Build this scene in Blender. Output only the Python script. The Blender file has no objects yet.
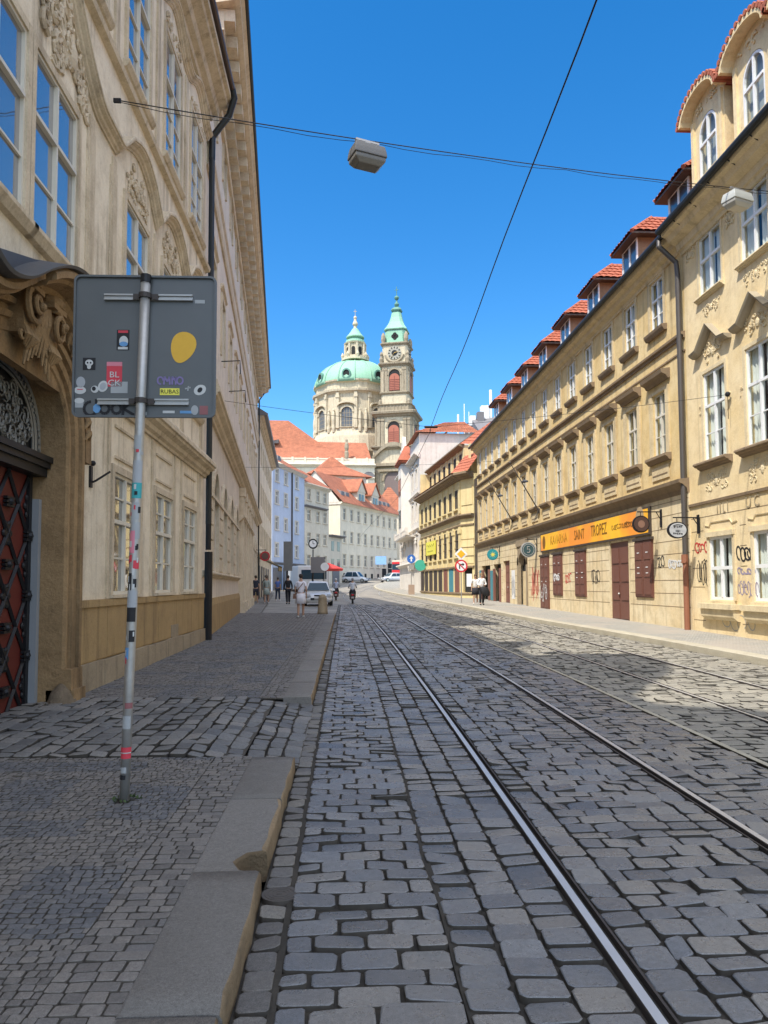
import bpy, bmesh, math, random
import numpy as np
from mathutils import Vector, noise
SC = bpy.context.scene
COL = SC.collection
PI = math.pi
rnd = random.Random(7)

# ------------------------------------------------------------------ ground profile and street lines (metres, street runs along +Y)
def lerp_tab(tab, t):
    if t <= tab[0][0]:
        return tab[0][1]
    for i in range(len(tab) - 1):
        (a, va), (b, vb) = tab[i], tab[i + 1]
        if t <= b:
            m0 = (vb - tab[i - 1][1]) / (b - tab[i - 1][0]) if i > 0 else (vb - va) / (b - a)
            m1 = (tab[i + 2][1] - va) / (tab[i + 2][0] - a) if i + 2 < len(tab) else (vb - va) / (b - a)
            h = b - a; s = (t - a) / h
            return ((2*s**3 - 3*s*s + 1)*va + (s**3 - 2*s*s + s)*h*m0 + (-2*s**3 + 3*s*s)*vb + (s**3 - s*s)*h*m1)
    return tab[-1][1]
def zg(Y):
    z = .008 * Y
    if Y > 70: z += .00049 * (min(Y, 130) - 70) ** 2
    if Y > 130: z += .0588 * (min(Y, 260) - 130)
    return z
RAIL = [(-6, 1.12), (1.5, 1.16), (3, 1.17), (10.6, 1.22), (17.3, 1.21), (23, 1.18), (34, 1.05), (43.7, .78), (53, .38), (62, 0), (75, -.15), (88, .5), (98, 1.7), (108, 3.9), (116, 7.0), (124, 12.0), (134, 20)]
def railx(Y): return lerp_tab(RAIL, Y)
KERB_R = [(-6, 7.95), (13.5, 7.87), (18, 7.72), (22, 7.5), (28, 7.12), (38, 6.85), (50, 6.45), (60, 6.2), (80, 5.09), (92, 4.2), (97, 3.95), (103, 3.95), (109, 4.6), (115, 5.9), (122, 8.3), (130, 13)]
def kerbr(Y): return lerp_tab(KERB_R, Y)
KL = -.44

# ------------------------------------------------------------------ frames and mesh builder
class Fr:
    """local (u along, d outward, z up) -> world"""
    def __init__(s, ox=0, oy=0, ux=1, uy=0, nx=0, ny=-1, oz=0):
        l = math.hypot(ux, uy); s.o = (ox, oy, oz); s.u = (ux/l, uy/l); l = math.hypot(nx, ny); s.n = (nx/l, ny/l)
    def __call__(s, u, d, z):
        return (s.o[0] + u*s.u[0] + d*s.n[0], s.o[1] + u*s.u[1] + d*s.n[1], s.o[2] + z)
    def at(s, u, d=0, z=0):
        return s(u, d, z)
def facade(ox, oy, ux, uy, side):
    """side = +1: outward normal is u rotated -90 deg (u=+Y -> n=+X); -1 the other way"""
    return Fr(ox, oy, ux, uy, uy*side, -ux*side)

def dress(o, fr, name, fn, mat):
    g = MB(fr); fn(g); return g.build(name, mat, o)
class MB:
    def __init__(s, fr=None):
        s.v = []; s.f = []; s.mi = []; s.fr = fr; s.cur = 0; s.sm = []; s.smooth = False
    def p(s, u, d, z):
        s.v.append(s.fr(u, d, z) if s.fr else (u, d, z)); return len(s.v) - 1
    def face(s, ids):
        s.f.append(tuple(ids)); s.mi.append(s.cur); s.sm.append(s.smooth)
    def quad(s, a, b, c, d):
        s.face([s.p(*a), s.p(*b), s.p(*c), s.p(*d)])
    def poly(s, pts): s.face([s.p(*q) for q in pts])
    def box(s, u0, u1, d0, d1, z0, z1, top=None):
        """top=(du,dd) insets the upper face"""
        a, b = top or (0, 0)
        i = [s.p(*q) for q in ((u0, d0, z0), (u1, d0, z0), (u1, d1, z0), (u0, d1, z0), (u0+a, d0+b, z1), (u1-a, d0+b, z1), (u1-a, d1-b, z1), (u0+a, d1-b, z1))]
        for q in ((0, 3, 2, 1), (4, 5, 6, 7), (0, 1, 5, 4), (1, 2, 6, 5), (2, 3, 7, 6), (3, 0, 4, 7)): s.face([i[k] for k in q])
    def loft(s, rings, close=True, cap=True):
        """rings: lists of 3-tuples of equal length"""
        ids = [[s.p(*q) for q in r] for r in rings]; n = len(ids[0])
        for a, b in zip(ids, ids[1:]):
            for k in range(n if close else n - 1):
                s.face((a[k], a[(k+1) % n], b[(k+1) % n], b[k]))
        if cap and close:
            s.face(ids[0][::-1]); s.face(ids[-1])
    def mould(s, u0, u1, prof):
        """prof: (d,z) outline extruded along u"""
        s.loft([[(u0, d, z) for d, z in prof], [(u1, d, z) for d, z in prof]])
    def sweep(s, path, prof):
        """path: (u,z); prof: (d,dz)"""
        s.loft([[(u, d, z + dz) for d, dz in prof] for u, z in path])
    def prism(s, pts, d0, d1):
        """pts (u,z) outline with thickness in d"""
        s.loft([[(u, d0, z) for u, z in pts], [(u, d1, z) for u, z in pts]])
    def slab(s, pts, z0, z1):
        s.loft([[(u, d, z0) for u, d in pts], [(u, d, z1) for u, d in pts]])
    def tube(s, pts, r, n=6, cap=True):
        rs = r if isinstance(r, (list, tuple)) else [r]*len(pts)
        P = [Vector(q) for q in pts]; rings = []; prev = None
        for i, q in enumerate(P):
            t = (P[min(i+1, len(P)-1)] - P[max(i-1, 0)])
            if t.length < 1e-9: t = Vector((0, 0, 1))
            t.normalize()
            if prev is None:
                a = Vector((0, 0, 1)) if abs(t.z) < .9 else Vector((1, 0, 0)); x = t.cross(a).normalized()
            else:
                x = (prev - t*prev.dot(t))
                x = x.normalized() if x.length > 1e-6 else t.orthogonal().normalized()
            prev = x; y = t.cross(x)
            rings.append([tuple(q + (x*math.cos(2*PI*k/n) + y*math.sin(2*PI*k/n))*rs[i]) for k in range(n)])
        s.loft(rings, cap=cap)
    def lathe(s, prof, n=16, c=(0, 0), a0=0, sx=1, sy=1):
        """prof (r,z) around vertical axis at c"""
        s.loft([[(c[0] + sx*r*math.cos(a0 + 2*PI*k/n), c[1] + sy*r*math.sin(a0 + 2*PI*k/n), z) for k in range(n)] for r, z in prof])
    def disc(s, u, z, ru, rz, d0, d1, n=20):
        s.prism([(u + ru*math.cos(2*PI*k/n), z + rz*math.sin(2*PI*k/n)) for k in range(n)], d0, d1)
    def ball(s, c, r, n=10, m=6, sx=1, sy=1, sz=1):
        rings = []
        for j in range(m+1):
            a = -PI/2 + PI*(j if 0 < j < m else (j + (.02 if j == 0 else -.02)))/m
            rings.append([(c[0] + sx*r*math.cos(a)*math.cos(2*PI*k/n), c[1] + sy*r*math.cos(a)*math.sin(2*PI*k/n), c[2] + sz*r*math.sin(a)) for k in range(n)])
        s.loft(rings)
    def walls(s, u0, u1, z0, z1, holes, rec=.2, d=0):
        """flat wall with rectangular holes (a,b,c,e) = u0,u1,z0,z1 and reveals"""
        us = sorted({u0, u1, *[h[0] for h in holes], *[h[1] for h in holes]}); zs = sorted({z0, z1, *[h[2] for h in holes], *[h[3] for h in holes]})
        us = [x for x in us if u0 <= x <= u1]; zs = [x for x in zs if z0 <= x <= z1]
        for a, b in zip(us, us[1:]):
            for c, e in zip(zs, zs[1:]):
                mu, mz = (a+b)/2, (c+e)/2
                if not any(h[0] < mu < h[1] and h[2] < mz < h[3] for h in holes):
                    s.quad((a, d, c), (b, d, c), (b, d, e), (a, d, e))
        for h in holes:
            a, b, c, e = h
            s.quad((a, d, c), (a, d, e), (a, d-rec, e), (a, d-rec, c)); s.quad((b, d, c), (b, d, e), (b, d-rec, e), (b, d-rec, c))
            s.quad((a, d, c), (b, d, c), (b, d-rec, c), (a, d-rec, c)); s.quad((a, d, e), (b, d, e), (b, d-rec, e), (a, d-rec, e))
    def tiles(s, bl, br, tr, tl, nc, nr, amp=.03):
        """pantiled slope: real corrugation and stepped courses"""
        A, B, C, D = map(Vector, (bl, br, tr, tl)); N = (B - A).cross(D - A).normalized()
        if N.z < 0: N = -N
        k = 4; ids = []
        for r in range(nr*2):
            row, low = divmod(r, 2); t = (row + low*.98)/nr; off = amp*(1.1*(1 - low) + .15)
            L, R = A.lerp(D, t), B.lerp(C, t)
            ids.append([s.p(*(L.lerp(R, c/(nc*k)) + N*(off + amp*(abs(math.cos(PI*c/k)) + .25*math.sin(row*12.9 + (c//k)*7.7))))) for c in range(nc*k + 1)])
        for a, b in zip(ids, ids[1:]):
            for c in range(len(a) - 1): s.face((a[c], a[c+1], b[c+1], b[c]))
    def build(s, name, mats, parent=None, bevel=0, recalc=True, loc=None):
        me = bpy.data.meshes.new(name); me.from_pydata(s.v, [], s.f)
        for m in (mats if isinstance(mats, (list, tuple)) else [mats]): me.materials.append(m)
        me.polygons.foreach_set('material_index', s.mi); me.polygons.foreach_set('use_smooth', s.sm)
        if recalc or bevel:
            bm = bmesh.new(); bm.from_mesh(me)
            if bevel:
                bmesh.ops.remove_doubles(bm, verts=bm.verts, dist=1e-5)
                bmesh.ops.bevel(bm, geom=list(bm.edges), offset=bevel, segments=2, affect='EDGES', profile=.6, clamp_overlap=True)
            bmesh.ops.recalc_face_normals(bm, faces=bm.faces); bm.to_mesh(me); bm.free()
        me.update()
        return link(name, me, parent)
def link(name, data, parent=None):
    o = bpy.data.objects.new(name, data); COL.objects.link(o)
    if parent is not None: o.parent = parent
    return o
def tag(o, label=None, cat=None, group=None, kind=None):
    for k, v in (('label', label), ('category', cat), ('group', group), ('kind', kind)):
        if v: o[k] = v
    return o
def thing(name, label, cat, loc=(0, 0, 0), rz=0, group=None):
    o = bpy.data.objects.new(name, None); COL.objects.link(o); o.location = loc; o.rotation_euler = (0, 0, rz)
    return tag(o, label, cat, group)
def dup(root, loc, rz=None, label=None, group=None, scale=None):
    def cp(o, par):
        c = o.copy(); COL.objects.link(c)
        if par is not None: c.parent = par
        for ch in list(KIDS.get(o.name, [])): cp(ch, c)
        return c
    KIDS = {}
    for o in bpy.data.objects:
        if o.parent: KIDS.setdefault(o.parent.name, []).append(o)
    r = cp(root, None); r.location = loc
    if rz is not None: r.rotation_euler = (0, 0, rz)
    if scale: r.scale = scale
    if label: r['label'] = label
    if group: r['group'] = group
    return r
def text(name, s, size, R, N, pos, mat, parent=None, sx=1, depth=.004, align='CENTER'):
    """flat raised lettering; R reading direction, N outward normal"""
    cu = bpy.data.curves.new(name, 'FONT'); cu.body = s; cu.size = size; cu.extrude = depth; cu.align_x = align; cu.align_y = 'CENTER'; cu.resolution_u = 2
    o = bpy.data.objects.new('tmp', cu); COL.objects.link(o)
    dg = bpy.context.evaluated_depsgraph_get(); me = bpy.data.meshes.new_from_object(o.evaluated_get(dg)); bpy.data.objects.remove(o)
    bpy.data.curves.remove(cu)
    R, N = Vector(R).normalized(), Vector(N).normalized(); U = N.cross(R)
    for v in me.vertices:
        q = v.co; v.co = Vector(pos) + R*q.x*sx + U*q.y + N*(q.z + depth)
    me.name = name
    me.materials.clear(); me.materials.append(mat)
    return link(name, me, parent)

# ------------------------------------------------------------------ materials
def nodes(name):
    m = bpy.data.materials.new(name); m.use_nodes = True; nt = m.node_tree; b = nt.nodes['Principled BSDF']
    return m, nt, b
def N(nt, t, **k):
    n = nt.nodes.new(t)
    for a, v in k.items(): setattr(n, a, v)
    return n
def ramp(nt, fac, stops):
    r = N(nt, 'ShaderNodeValToRGB'); e = r.color_ramp.elements
    while len(e) < len(stops): e.new(.5)
    for q, (p, c) in zip(e, stops): q.position = p; q.color = (*c, 1) if len(c) == 3 else c
    nt.links.new(fac, r.inputs[0]); return r.outputs[0]
def mix(nt, f, a, b, mode='MIX'):
    m = N(nt, 'ShaderNodeMix', data_type='RGBA', blend_type=mode)
    for sk, v in ((0, f), (6, a), (7, b)):
        if hasattr(v, 'links'): nt.links.new(v, m.inputs[sk])
        elif sk == 0: m.inputs[0].default_value = v
        else: m.inputs[sk].default_value = (*v, 1)
    return m.outputs[2]
def tex(nt, scale=1, detail=4, vec=(1, 1, 1), rough=.6):
    g = N(nt, 'ShaderNodeNewGeometry'); mp = N(nt, 'ShaderNodeMapping'); mp.inputs['Scale'].default_value = vec
    n = N(nt, 'ShaderNodeTexNoise'); n.inputs['Scale'].default_value = scale; n.inputs['Detail'].default_value = detail; n.inputs['Roughness'].default_value = rough
    nt.links.new(g.outputs['Position'], mp.inputs[0]); nt.links.new(mp.outputs[0], n.inputs['Vector']); return n.outputs['Fac']
def bump(nt, b, h, strength=.3, dist=.02):
    bp = N(nt, 'ShaderNodeBump'); bp.inputs['Strength'].default_value = strength; bp.inputs['Distance'].default_value = dist
    nt.links.new(h, bp.inputs['Height']); nt.links.new(bp.outputs[0], b.inputs['Normal'])
def plain(name, col, rough=.7, metal=0, var=.15, scale=3, spec=.4):
    m, nt, b = nodes(name)
    c = mix(nt, tex(nt, scale), tuple(x*(1-var) for x in col), tuple(min(1, x*(1+var)) for x in col))
    nt.links.new(c, b.inputs['Base Color']); b.inputs['Roughness'].default_value = rough; b.inputs['Metallic'].default_value = metal
    b.inputs['Specular IOR Level'].default_value = spec
    return m
def stucco(name, col, dirt, dark=None, streak=.5, sc=.7, rough=.88, bs=.35, fine=9, tint=None):
    """weathered render: broad colour drift, blotchy grime, rain streaks"""
    m, nt, b = nodes(name)
    f1 = ramp(nt, tex(nt, sc, 5), [(.35, (0, 0, 0)), (.68, (1, 1, 1))])
    c = mix(nt, f1, col, tint or tuple(.86*x for x in col))
    f2 = ramp(nt, tex(nt, 2.2, 8, (1, 1, 1), .74), [(.46, (0, 0, 0)), (.70, (1, 1, 1))])
    c = mix(nt, f2, c, mix(nt, .62, c, dirt))
    f4 = ramp(nt, tex(nt, 5.5, 7, (1, 1, .6), .8), [(.60, (0, 0, 0)), (.72, (1, 1, 1))])
    c = mix(nt, f4, c, mix(nt, .5, c, dark or dirt))
    f3 = ramp(nt, tex(nt, 1.0, 5, (3.2, 3.2, .22), .65), [(.52, (0, 0, 0)), (.75, (1, 1, 1))])
    st = N(nt, 'ShaderNodeMath', operation='MULTIPLY'); nt.links.new(f3, st.inputs[0]); st.inputs[1].default_value = streak
    c = mix(nt, st.outputs[0], c, dark or tuple(.45*x for x in dirt))
    c = mix(nt, .12, c, ramp(nt, tex(nt, fine*4, 3), [(.3, (.1, .1, .1)), (.7, (1, 1, 1))]), 'OVERLAY')
    nt.links.new(c, b.inputs['Base Color']); b.inputs['Roughness'].default_value = rough; b.inputs['Specular IOR Level'].default_value = .2
    bump(nt, b, tex(nt, fine, 8, (1, 1, 1), .7), bs, .03)
    return m
def glass_refl(name, base, refl=.3, rough=.03, tint=(1, 1, 1)):
    """old window pane over a dim room: mirror-like layer over dark base, slightly wavy"""
    m, nt, b = nodes(name); out = nt.nodes['Material Output']
    nt.links.new(mix(nt, tex(nt, .9, 2), tuple(.6*x for x in base), tuple(1.3*x for x in base)), b.inputs['Base Color'])
    b.inputs['Roughness'].default_value = .35
    g = N(nt, 'ShaderNodeBsdfGlossy'); g.inputs['Roughness'].default_value = rough; g.inputs['Color'].default_value = (*tint, 1)
    lw = N(nt, 'ShaderNodeLayerWeight'); lw.inputs['Blend'].default_value = .5
    pw = N(nt, 'ShaderNodeMath', operation='POWER'); nt.links.new(lw.outputs['Facing'], pw.inputs[0]); pw.inputs[1].default_value = 4.5
    ma = N(nt, 'ShaderNodeMath', operation='MULTIPLY_ADD'); ma.use_clamp = True; nt.links.new(pw.outputs[0], ma.inputs[0]); ma.inputs[1].default_value = .85; ma.inputs[2].default_value = refl
    bp = N(nt, 'ShaderNodeBump'); bp.inputs['Strength'].default_value = .12; bp.inputs['Distance'].default_value = .02; nt.links.new(tex(nt, 1.6, 2), bp.inputs['Height']); nt.links.new(bp.outputs[0], g.inputs['Normal'])
    mx = N(nt, 'ShaderNodeMixShader'); nt.links.new(ma.outputs[0], mx.inputs[0]); nt.links.new(b.outputs[0], mx.inputs[1]); nt.links.new(g.outputs[0], mx.inputs[2]); nt.links.new(mx.outputs[0], out.inputs[0])
    return m
def glass_clear(name, refl=.08):
    m, nt, b = nodes(name); out = nt.nodes['Material Output']
    t = N(nt, 'ShaderNodeBsdfTransparent'); t.inputs[0].default_value = (.88, .92, .9, 1)
    g = N(nt, 'ShaderNodeBsdfGlossy'); g.inputs['Roughness'].default_value = .03
    bp = N(nt, 'ShaderNodeBump'); bp.inputs['Strength'].default_value = .12; bp.inputs['Distance'].default_value = .02; nt.links.new(tex(nt, 1.6, 2), bp.inputs['Height']); nt.links.new(bp.outputs[0], g.inputs['Normal'])
    lw = N(nt, 'ShaderNodeLayerWeight'); lw.inputs['Blend'].default_value = .5        # 1 - |cos|, the same from both sides
    pw = N(nt, 'ShaderNodeMath', operation='POWER'); nt.links.new(lw.outputs['Facing'], pw.inputs[0]); pw.inputs[1].default_value = 4.5
    ma = N(nt, 'ShaderNodeMath', operation='MULTIPLY_ADD'); ma.use_clamp = True; nt.links.new(pw.outputs[0], ma.inputs[0]); ma.inputs[1].default_value = .9; ma.inputs[2].default_value = refl
    mx = N(nt, 'ShaderNodeMixShader'); nt.links.new(ma.outputs[0], mx.inputs[0]); nt.links.new(t.outputs[0], mx.inputs[1]); nt.links.new(g.outputs[0], mx.inputs[2]); nt.links.new(mx.outputs[0], out.inputs[0])
    return m
def island(name, stops, rough=(.4, .7), nscale=40, bs=.4, bd=.006, patch=None, spec=.5):
    """each laid stone gets its own tone"""
    m, nt, b = nodes(name); g = N(nt, 'ShaderNodeNewGeometry')
    c = ramp(nt, g.outputs['Random Per Island'], stops)
    c = mix(nt, .35, c, ramp(nt, tex(nt, nscale, 6, (1, 1, 1), .75), [(.3, (.1, .1, .1)), (.72, (.95, .95, .95))]), 'OVERLAY')
    c = mix(nt, .38, c, ramp(nt, tex(nt, nscale*5, 3, (1, 1, 1), .8), [(.40, (.12, .12, .12)), (.58, (.92, .92, .92))]), 'OVERLAY')
    if patch:
        f = ramp(nt, tex(nt, .45, 5, (1, 1, 1), .65), [(.46, (0, 0, 0)), (.66, (1, 1, 1))])
        c = mix(nt, f, c, mix(nt, .45, c, patch))
    nt.links.new(c, b.inputs['Base Color']); b.inputs['Specular IOR Level'].default_value = spec
    r = N(nt, 'ShaderNodeMapRange'); nt.links.new(tex(nt, 14, 4), r.inputs[0]); r.inputs[1].default_value = .3; r.inputs[2].default_value = .7; r.inputs[3].default_value = rough[0]; r.inputs[4].default_value = rough[1]
    nt.links.new(r.outputs[0], b.inputs['Roughness'])
    bump(nt, b, tex(nt, nscale, 8, (1, 1, 1), .85), bs, bd)
    return m
def tilemat(name, col, axis=1, step=.28):
    """far tiled roof: courses and pan columns as bump plus tile-to-tile tone"""
    m, nt, b = nodes(name)
    c = mix(nt, ramp(nt, tex(nt, 1.1, 6, (1, 1, 1), .7), [(.3, (0, 0, 0)), (.7, (1, 1, 1))]), tuple(.6*x for x in col), tuple(1.2*x for x in col))
    c = mix(nt, ramp(nt, tex(nt, 7, 3), [(.45, (0, 0, 0)), (.75, (1, 1, 1))]), c, tuple(.6*x for x in col))
    nt.links.new(c, b.inputs['Base Color']); b.inputs['Roughness'].default_value = .8
    g = N(nt, 'ShaderNodeNewGeometry'); w = N(nt, 'ShaderNodeTexWave', bands_direction='XYZ'[axis]); w.inputs['Scale'].default_value = .314/step*1.0
    w2 = N(nt, 'ShaderNodeTexWave', bands_direction='Z', wave_profile='SAW'); w2.inputs['Scale'].default_value = .314/(step*.8)
    nt.links.new(g.outputs['Position'], w.inputs[0]); nt.links.new(g.outputs['Position'], w2.inputs[0])
    a = N(nt, 'ShaderNodeMath', operation='ADD'); nt.links.new(w.outputs['Fac'], a.inputs[0]); nt.links.new(w2.outputs['Fac'], a.inputs[1])
    bump(nt, b, a.outputs[0], .6, .06)
    return m

M = {}
# left palace (shaded side)
M['left_stucco'] = stucco('left_stucco', (.80, .69, .52), (.44, .35, .24), (.19, .14, .09), .8, .5)
M['left_trim'] = stucco('left_trim', (.64, .53, .38), (.34, .27, .18), (.15, .11, .07), .75, .9)
M['left_stone'] = stucco('left_stone', (.40, .27, .125), (.25, .165, .085), (.10, .07, .04), .75, 1.3)
M['portal_stone'] = stucco('portal_stone', (.34, .22, .11), (.16, .10, .05), (.05, .034, .02), .85, 1.6, bs=.9)
M['plinth_stone'] = stucco('plinth_stone', (.34, .27, .18), (.2, .15, .1), None, .6, 1.2, bs=.5)
M['arcade_stucco'] = stucco('arcade_stucco', (.66, .55, .40), (.42, .33, .22), (.22, .17, .11), .45, .7)
M['arcade_pale'] = stucco('arcade_pale', (.72, .62, .50), (.50, .42, .32), None, .4, .6)
# right row (sunlit)
M['ochre'] = stucco('ochre', (.70, .55, .30), (.42, .29, .13), (.26, .18, .09), .7, .8, tint=(.62, .44, .19))
M['ochre_band'] = stucco('ochre_band', (.70, .59, .39), (.40, .31, .18), (.24, .19, .12), .75, 1.0, tint=(.64, .50, .29))
M['ochre_trim'] = stucco('ochre_trim', (.66, .53, .32), (.42, .32, .18), None, .45, 1.2)
M['brown_trim'] = stucco('brown_trim', (.26, .19, .12), (.16, .12, .08), None, .4, 1.2)
M['buff'] = stucco('buff', (.78, .64, .40), (.52, .39, .22), (.34, .26, .16), .55, .6, tint=(.72, .55, .29))
M['buff_trim'] = stucco('buff_trim', (.70, .58, .37), (.46, .36, .22), None, .45, 1.2)
M['yellow_stucco'] = stucco('yellow_stucco', (.74, .60, .31), (.56, .43, .22), None, .3, .8)
M['white_stucco'] = stucco('white_stucco', (.68, .62, .53), (.50, .45, .37), None, .3, .6)
M['pale_stucco'] = stucco('pale_stucco', (.80, .70, .53), (.62, .54, .41), None, .3, .6)
M['grey_stucco'] = stucco('grey_stucco', (.70, .61, .47), (.52, .46, .36), None, .35, .6)
M['blue_stucco'] = stucco('blue_stucco', (.50, .56, .68), (.42, .47, .58), None, .2, .6)
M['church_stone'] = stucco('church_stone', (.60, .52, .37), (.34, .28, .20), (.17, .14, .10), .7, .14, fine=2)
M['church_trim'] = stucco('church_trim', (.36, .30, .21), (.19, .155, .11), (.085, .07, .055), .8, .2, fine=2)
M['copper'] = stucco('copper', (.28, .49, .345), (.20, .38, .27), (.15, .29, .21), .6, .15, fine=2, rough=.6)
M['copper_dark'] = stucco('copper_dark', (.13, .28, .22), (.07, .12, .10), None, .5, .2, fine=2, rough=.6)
M['louvre'] = plain('louvre', (.36, .12, .075), .7)
M['gold'] = plain('gold', (.75, .55, .2), .35, 1)
M['tile'] = tilemat('tile', (.40, .135, .066))
M['tile_x'] = tilemat('tile_x', (.40, .135, .066), 0)
M['tile_old'] = plain('tile_old', (.35, .105, .055), .85, var=.5, scale=6)
M['slate'] = plain('slate', (.16, .15, .15), .6)
M['lead'] = plain('lead', (.085, .085, .088), .55, .2)
M['gutter_brown'] = plain('gutter_brown', (.07, .045, .035), .4, .2)
M['gutter_dark'] = plain('gutter_dark', (.022, .024, .024), .45, .2)
M['pipe_grey'] = plain('pipe_grey', (.085, .075, .068), .5, .2)
M['pipe_rust'] = plain('pipe_rust', (.25, .10, .055), .7)
M['white_paint'] = plain('white_paint', (.74, .74, .72), .45, var=.06)
M['cream_paint'] = plain('cream_paint', (.62, .57, .47), .5, var=.1)
M['brown_paint'] = plain('brown_paint', (.15, .062, .042), .5)
M['rust_door'] = plain('rust_door', (.20, .085, .06), .6)
M['dark_wood'] = plain('dark_wood', (.06, .045, .035), .55)
M['black_iron'] = plain('black_iron', (.014, .014, .016), .5, .3)
M['red_door'] = plain('red_door', (.095, .012, .008), .6, var=.35, scale=2)
M['steel'] = plain('steel', (.40, .385, .36), .48, .6, var=.18, scale=30)
M['rail_top'] = plain('rail_top', (.62, .61, .59), .38, .6, var=.15)
M['rail_side'] = plain('rail_side', (.06, .05, .045), .6, .4)
M['sign_back'] = plain('sign_back', (.105, .11, .11), .45, .25, var=.12, scale=4)
M['curtain'] = plain('curtain', (.72, .72, .68), .9, var=.08)
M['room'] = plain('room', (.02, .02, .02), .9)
M['grey_blind'] = plain('grey_blind', (.42, .43, .42), .9)
M['pane_sky'] = glass_refl('pane_sky', (.10, .115, .14), .34, tint=(.88, .86, .84))
M['pane_lit'] = glass_refl('pane_lit', (.06, .055, .045), .25)
M['pane_dark'] = glass_refl('pane_dark', (.045, .05, .05), .06)
M['pane_far'] = glass_refl('pane_far', (.045, .045, .042), .03)
M['pane_clear'] = glass_clear('pane_clear', .05)
def C3(name, col, **k):
    if name not in M: M[name] = plain(name, col, **k)
    return M[name]
# ------------------------------------------------------------------ camera, sky, sun
SUN_EL, SUN_AZ = 57., 47.6         # the sun stands behind the viewer, to the left
cam = bpy.data.cameras.new('camera'); co = bpy.data.objects.new('camera', cam); COL.objects.link(co); SC.camera = co
FPX = 739.
cam.sensor_fit = 'AUTO'; cam.sensor_width = 36; cam.lens = 36*FPX/1024; cam.clip_end = 2500; cam.clip_start = .05
pitch = math.atan((585 - 542.4)/FPX); yaw = math.atan(39/(FPX/math.cos(pitch)))
cam.shift_y = (542.4 - 512)/1024
f = Vector((math.sin(yaw)*math.cos(pitch), math.cos(yaw)*math.cos(pitch), math.sin(pitch)))
r = Vector((math.cos(yaw), -math.sin(yaw), 0)); u = r.cross(f)
ro = -.004
r2 = r*math.cos(ro) + u*math.sin(ro); u2 = -r*math.sin(ro) + u*math.cos(ro)
from mathutils import Matrix
mm = Matrix((r2, u2, -f)).transposed().to_4x4(); mm.translation = Vector((0, 0, 1.65)); co.matrix_world = mm

wd = bpy.data.worlds.new('World'); SC.world = wd; wd.use_nodes = True; nt = wd.node_tree
bg = nt.nodes['Background']; sk = N(nt, 'ShaderNodeTexSky', sky_type='NISHITA')
sk.sun_disc = False; sk.sun_elevation = math.radians(SUN_EL); sk.sun_rotation = math.radians(180 + SUN_AZ); sk.altitude = 250; sk.air_density = 1.0; sk.dust_density = .3; sk.ozone_density = 3
hs = N(nt, 'ShaderNodeHueSaturation'); hs.inputs['Saturation'].default_value = 1.37; hs.inputs['Value'].default_value = .90
nt.links.new(sk.outputs[0], hs.inputs['Color'])
# added sky fill overhead and south, out of view, to lift the shaded street
tc = N(nt, 'ShaderNodeTexCoord'); vm = N(nt, 'ShaderNodeVectorMath', operation='DOT_PRODUCT'); vm.inputs[1].default_value = Vector((0.05, -.42, .9)).normalized(); nt.links.new(tc.outputs['Generated'], vm.inputs[0])
mr = N(nt, 'ShaderNodeMapRange', interpolation_type='SMOOTHSTEP'); mr.inputs[1].default_value = .34; mr.inputs[2].default_value = .95; mr.inputs[3].default_value = 0; mr.inputs[4].default_value = 1; nt.links.new(vm.outputs['Value'], mr.inputs[0])
cn = N(nt, 'ShaderNodeTexNoise'); cn.inputs['Scale'].default_value = 2.2; cn.inputs['Detail'].default_value = 6; nt.links.new(tc.outputs['Generated'], cn.inputs['Vector'])
cm = N(nt, 'ShaderNodeMath', operation='MULTIPLY'); nt.links.new(mr.outputs[0], cm.inputs[0]); nt.links.new(ramp(nt, cn.outputs['Fac'], [(.3, (.55, .55, .55)), (.65, (1, 1, 1))]), cm.inputs[1])
SKY_FILL = 8.0
vc = mix(nt, cm.outputs[0], (0, 0, 0), (SKY_FILL, SKY_FILL*.96, SKY_FILL*.88)); ad = mix(nt, 1.0, hs.outputs[0], vc, 'ADD')
nt.links.new(ad, bg.inputs[0]); bg.inputs[1].default_value = .15
sl = bpy.data.lights.new('sun', 'SUN'); sl.energy = 3.3; sl.angle = math.radians(.53); sl.color = (1, .94, .84)
so = bpy.data.objects.new('sun', sl); COL.objects.link(so)
az, el = math.radians(SUN_AZ), math.radians(SUN_EL)
SUNV = Vector((-math.sin(az)*math.cos(el), -math.cos(az)*math.cos(el), math.sin(el)))
so.rotation_euler = SUNV.to_track_quat('Z', 'Y').to_euler(); so.location = (-30, -30, 60)
SC.view_settings.view_transform = 'Standard'; SC.view_settings.look = 'None'; SC.view_settings.gamma = 1; SC.view_settings.exposure = .9
SC.cycles.max_bounces = 6; SC.cycles.diffuse_bounces = 4; SC.cycles.glossy_bounces = 3; SC.cycles.transparent_max_bounces = 8

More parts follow.
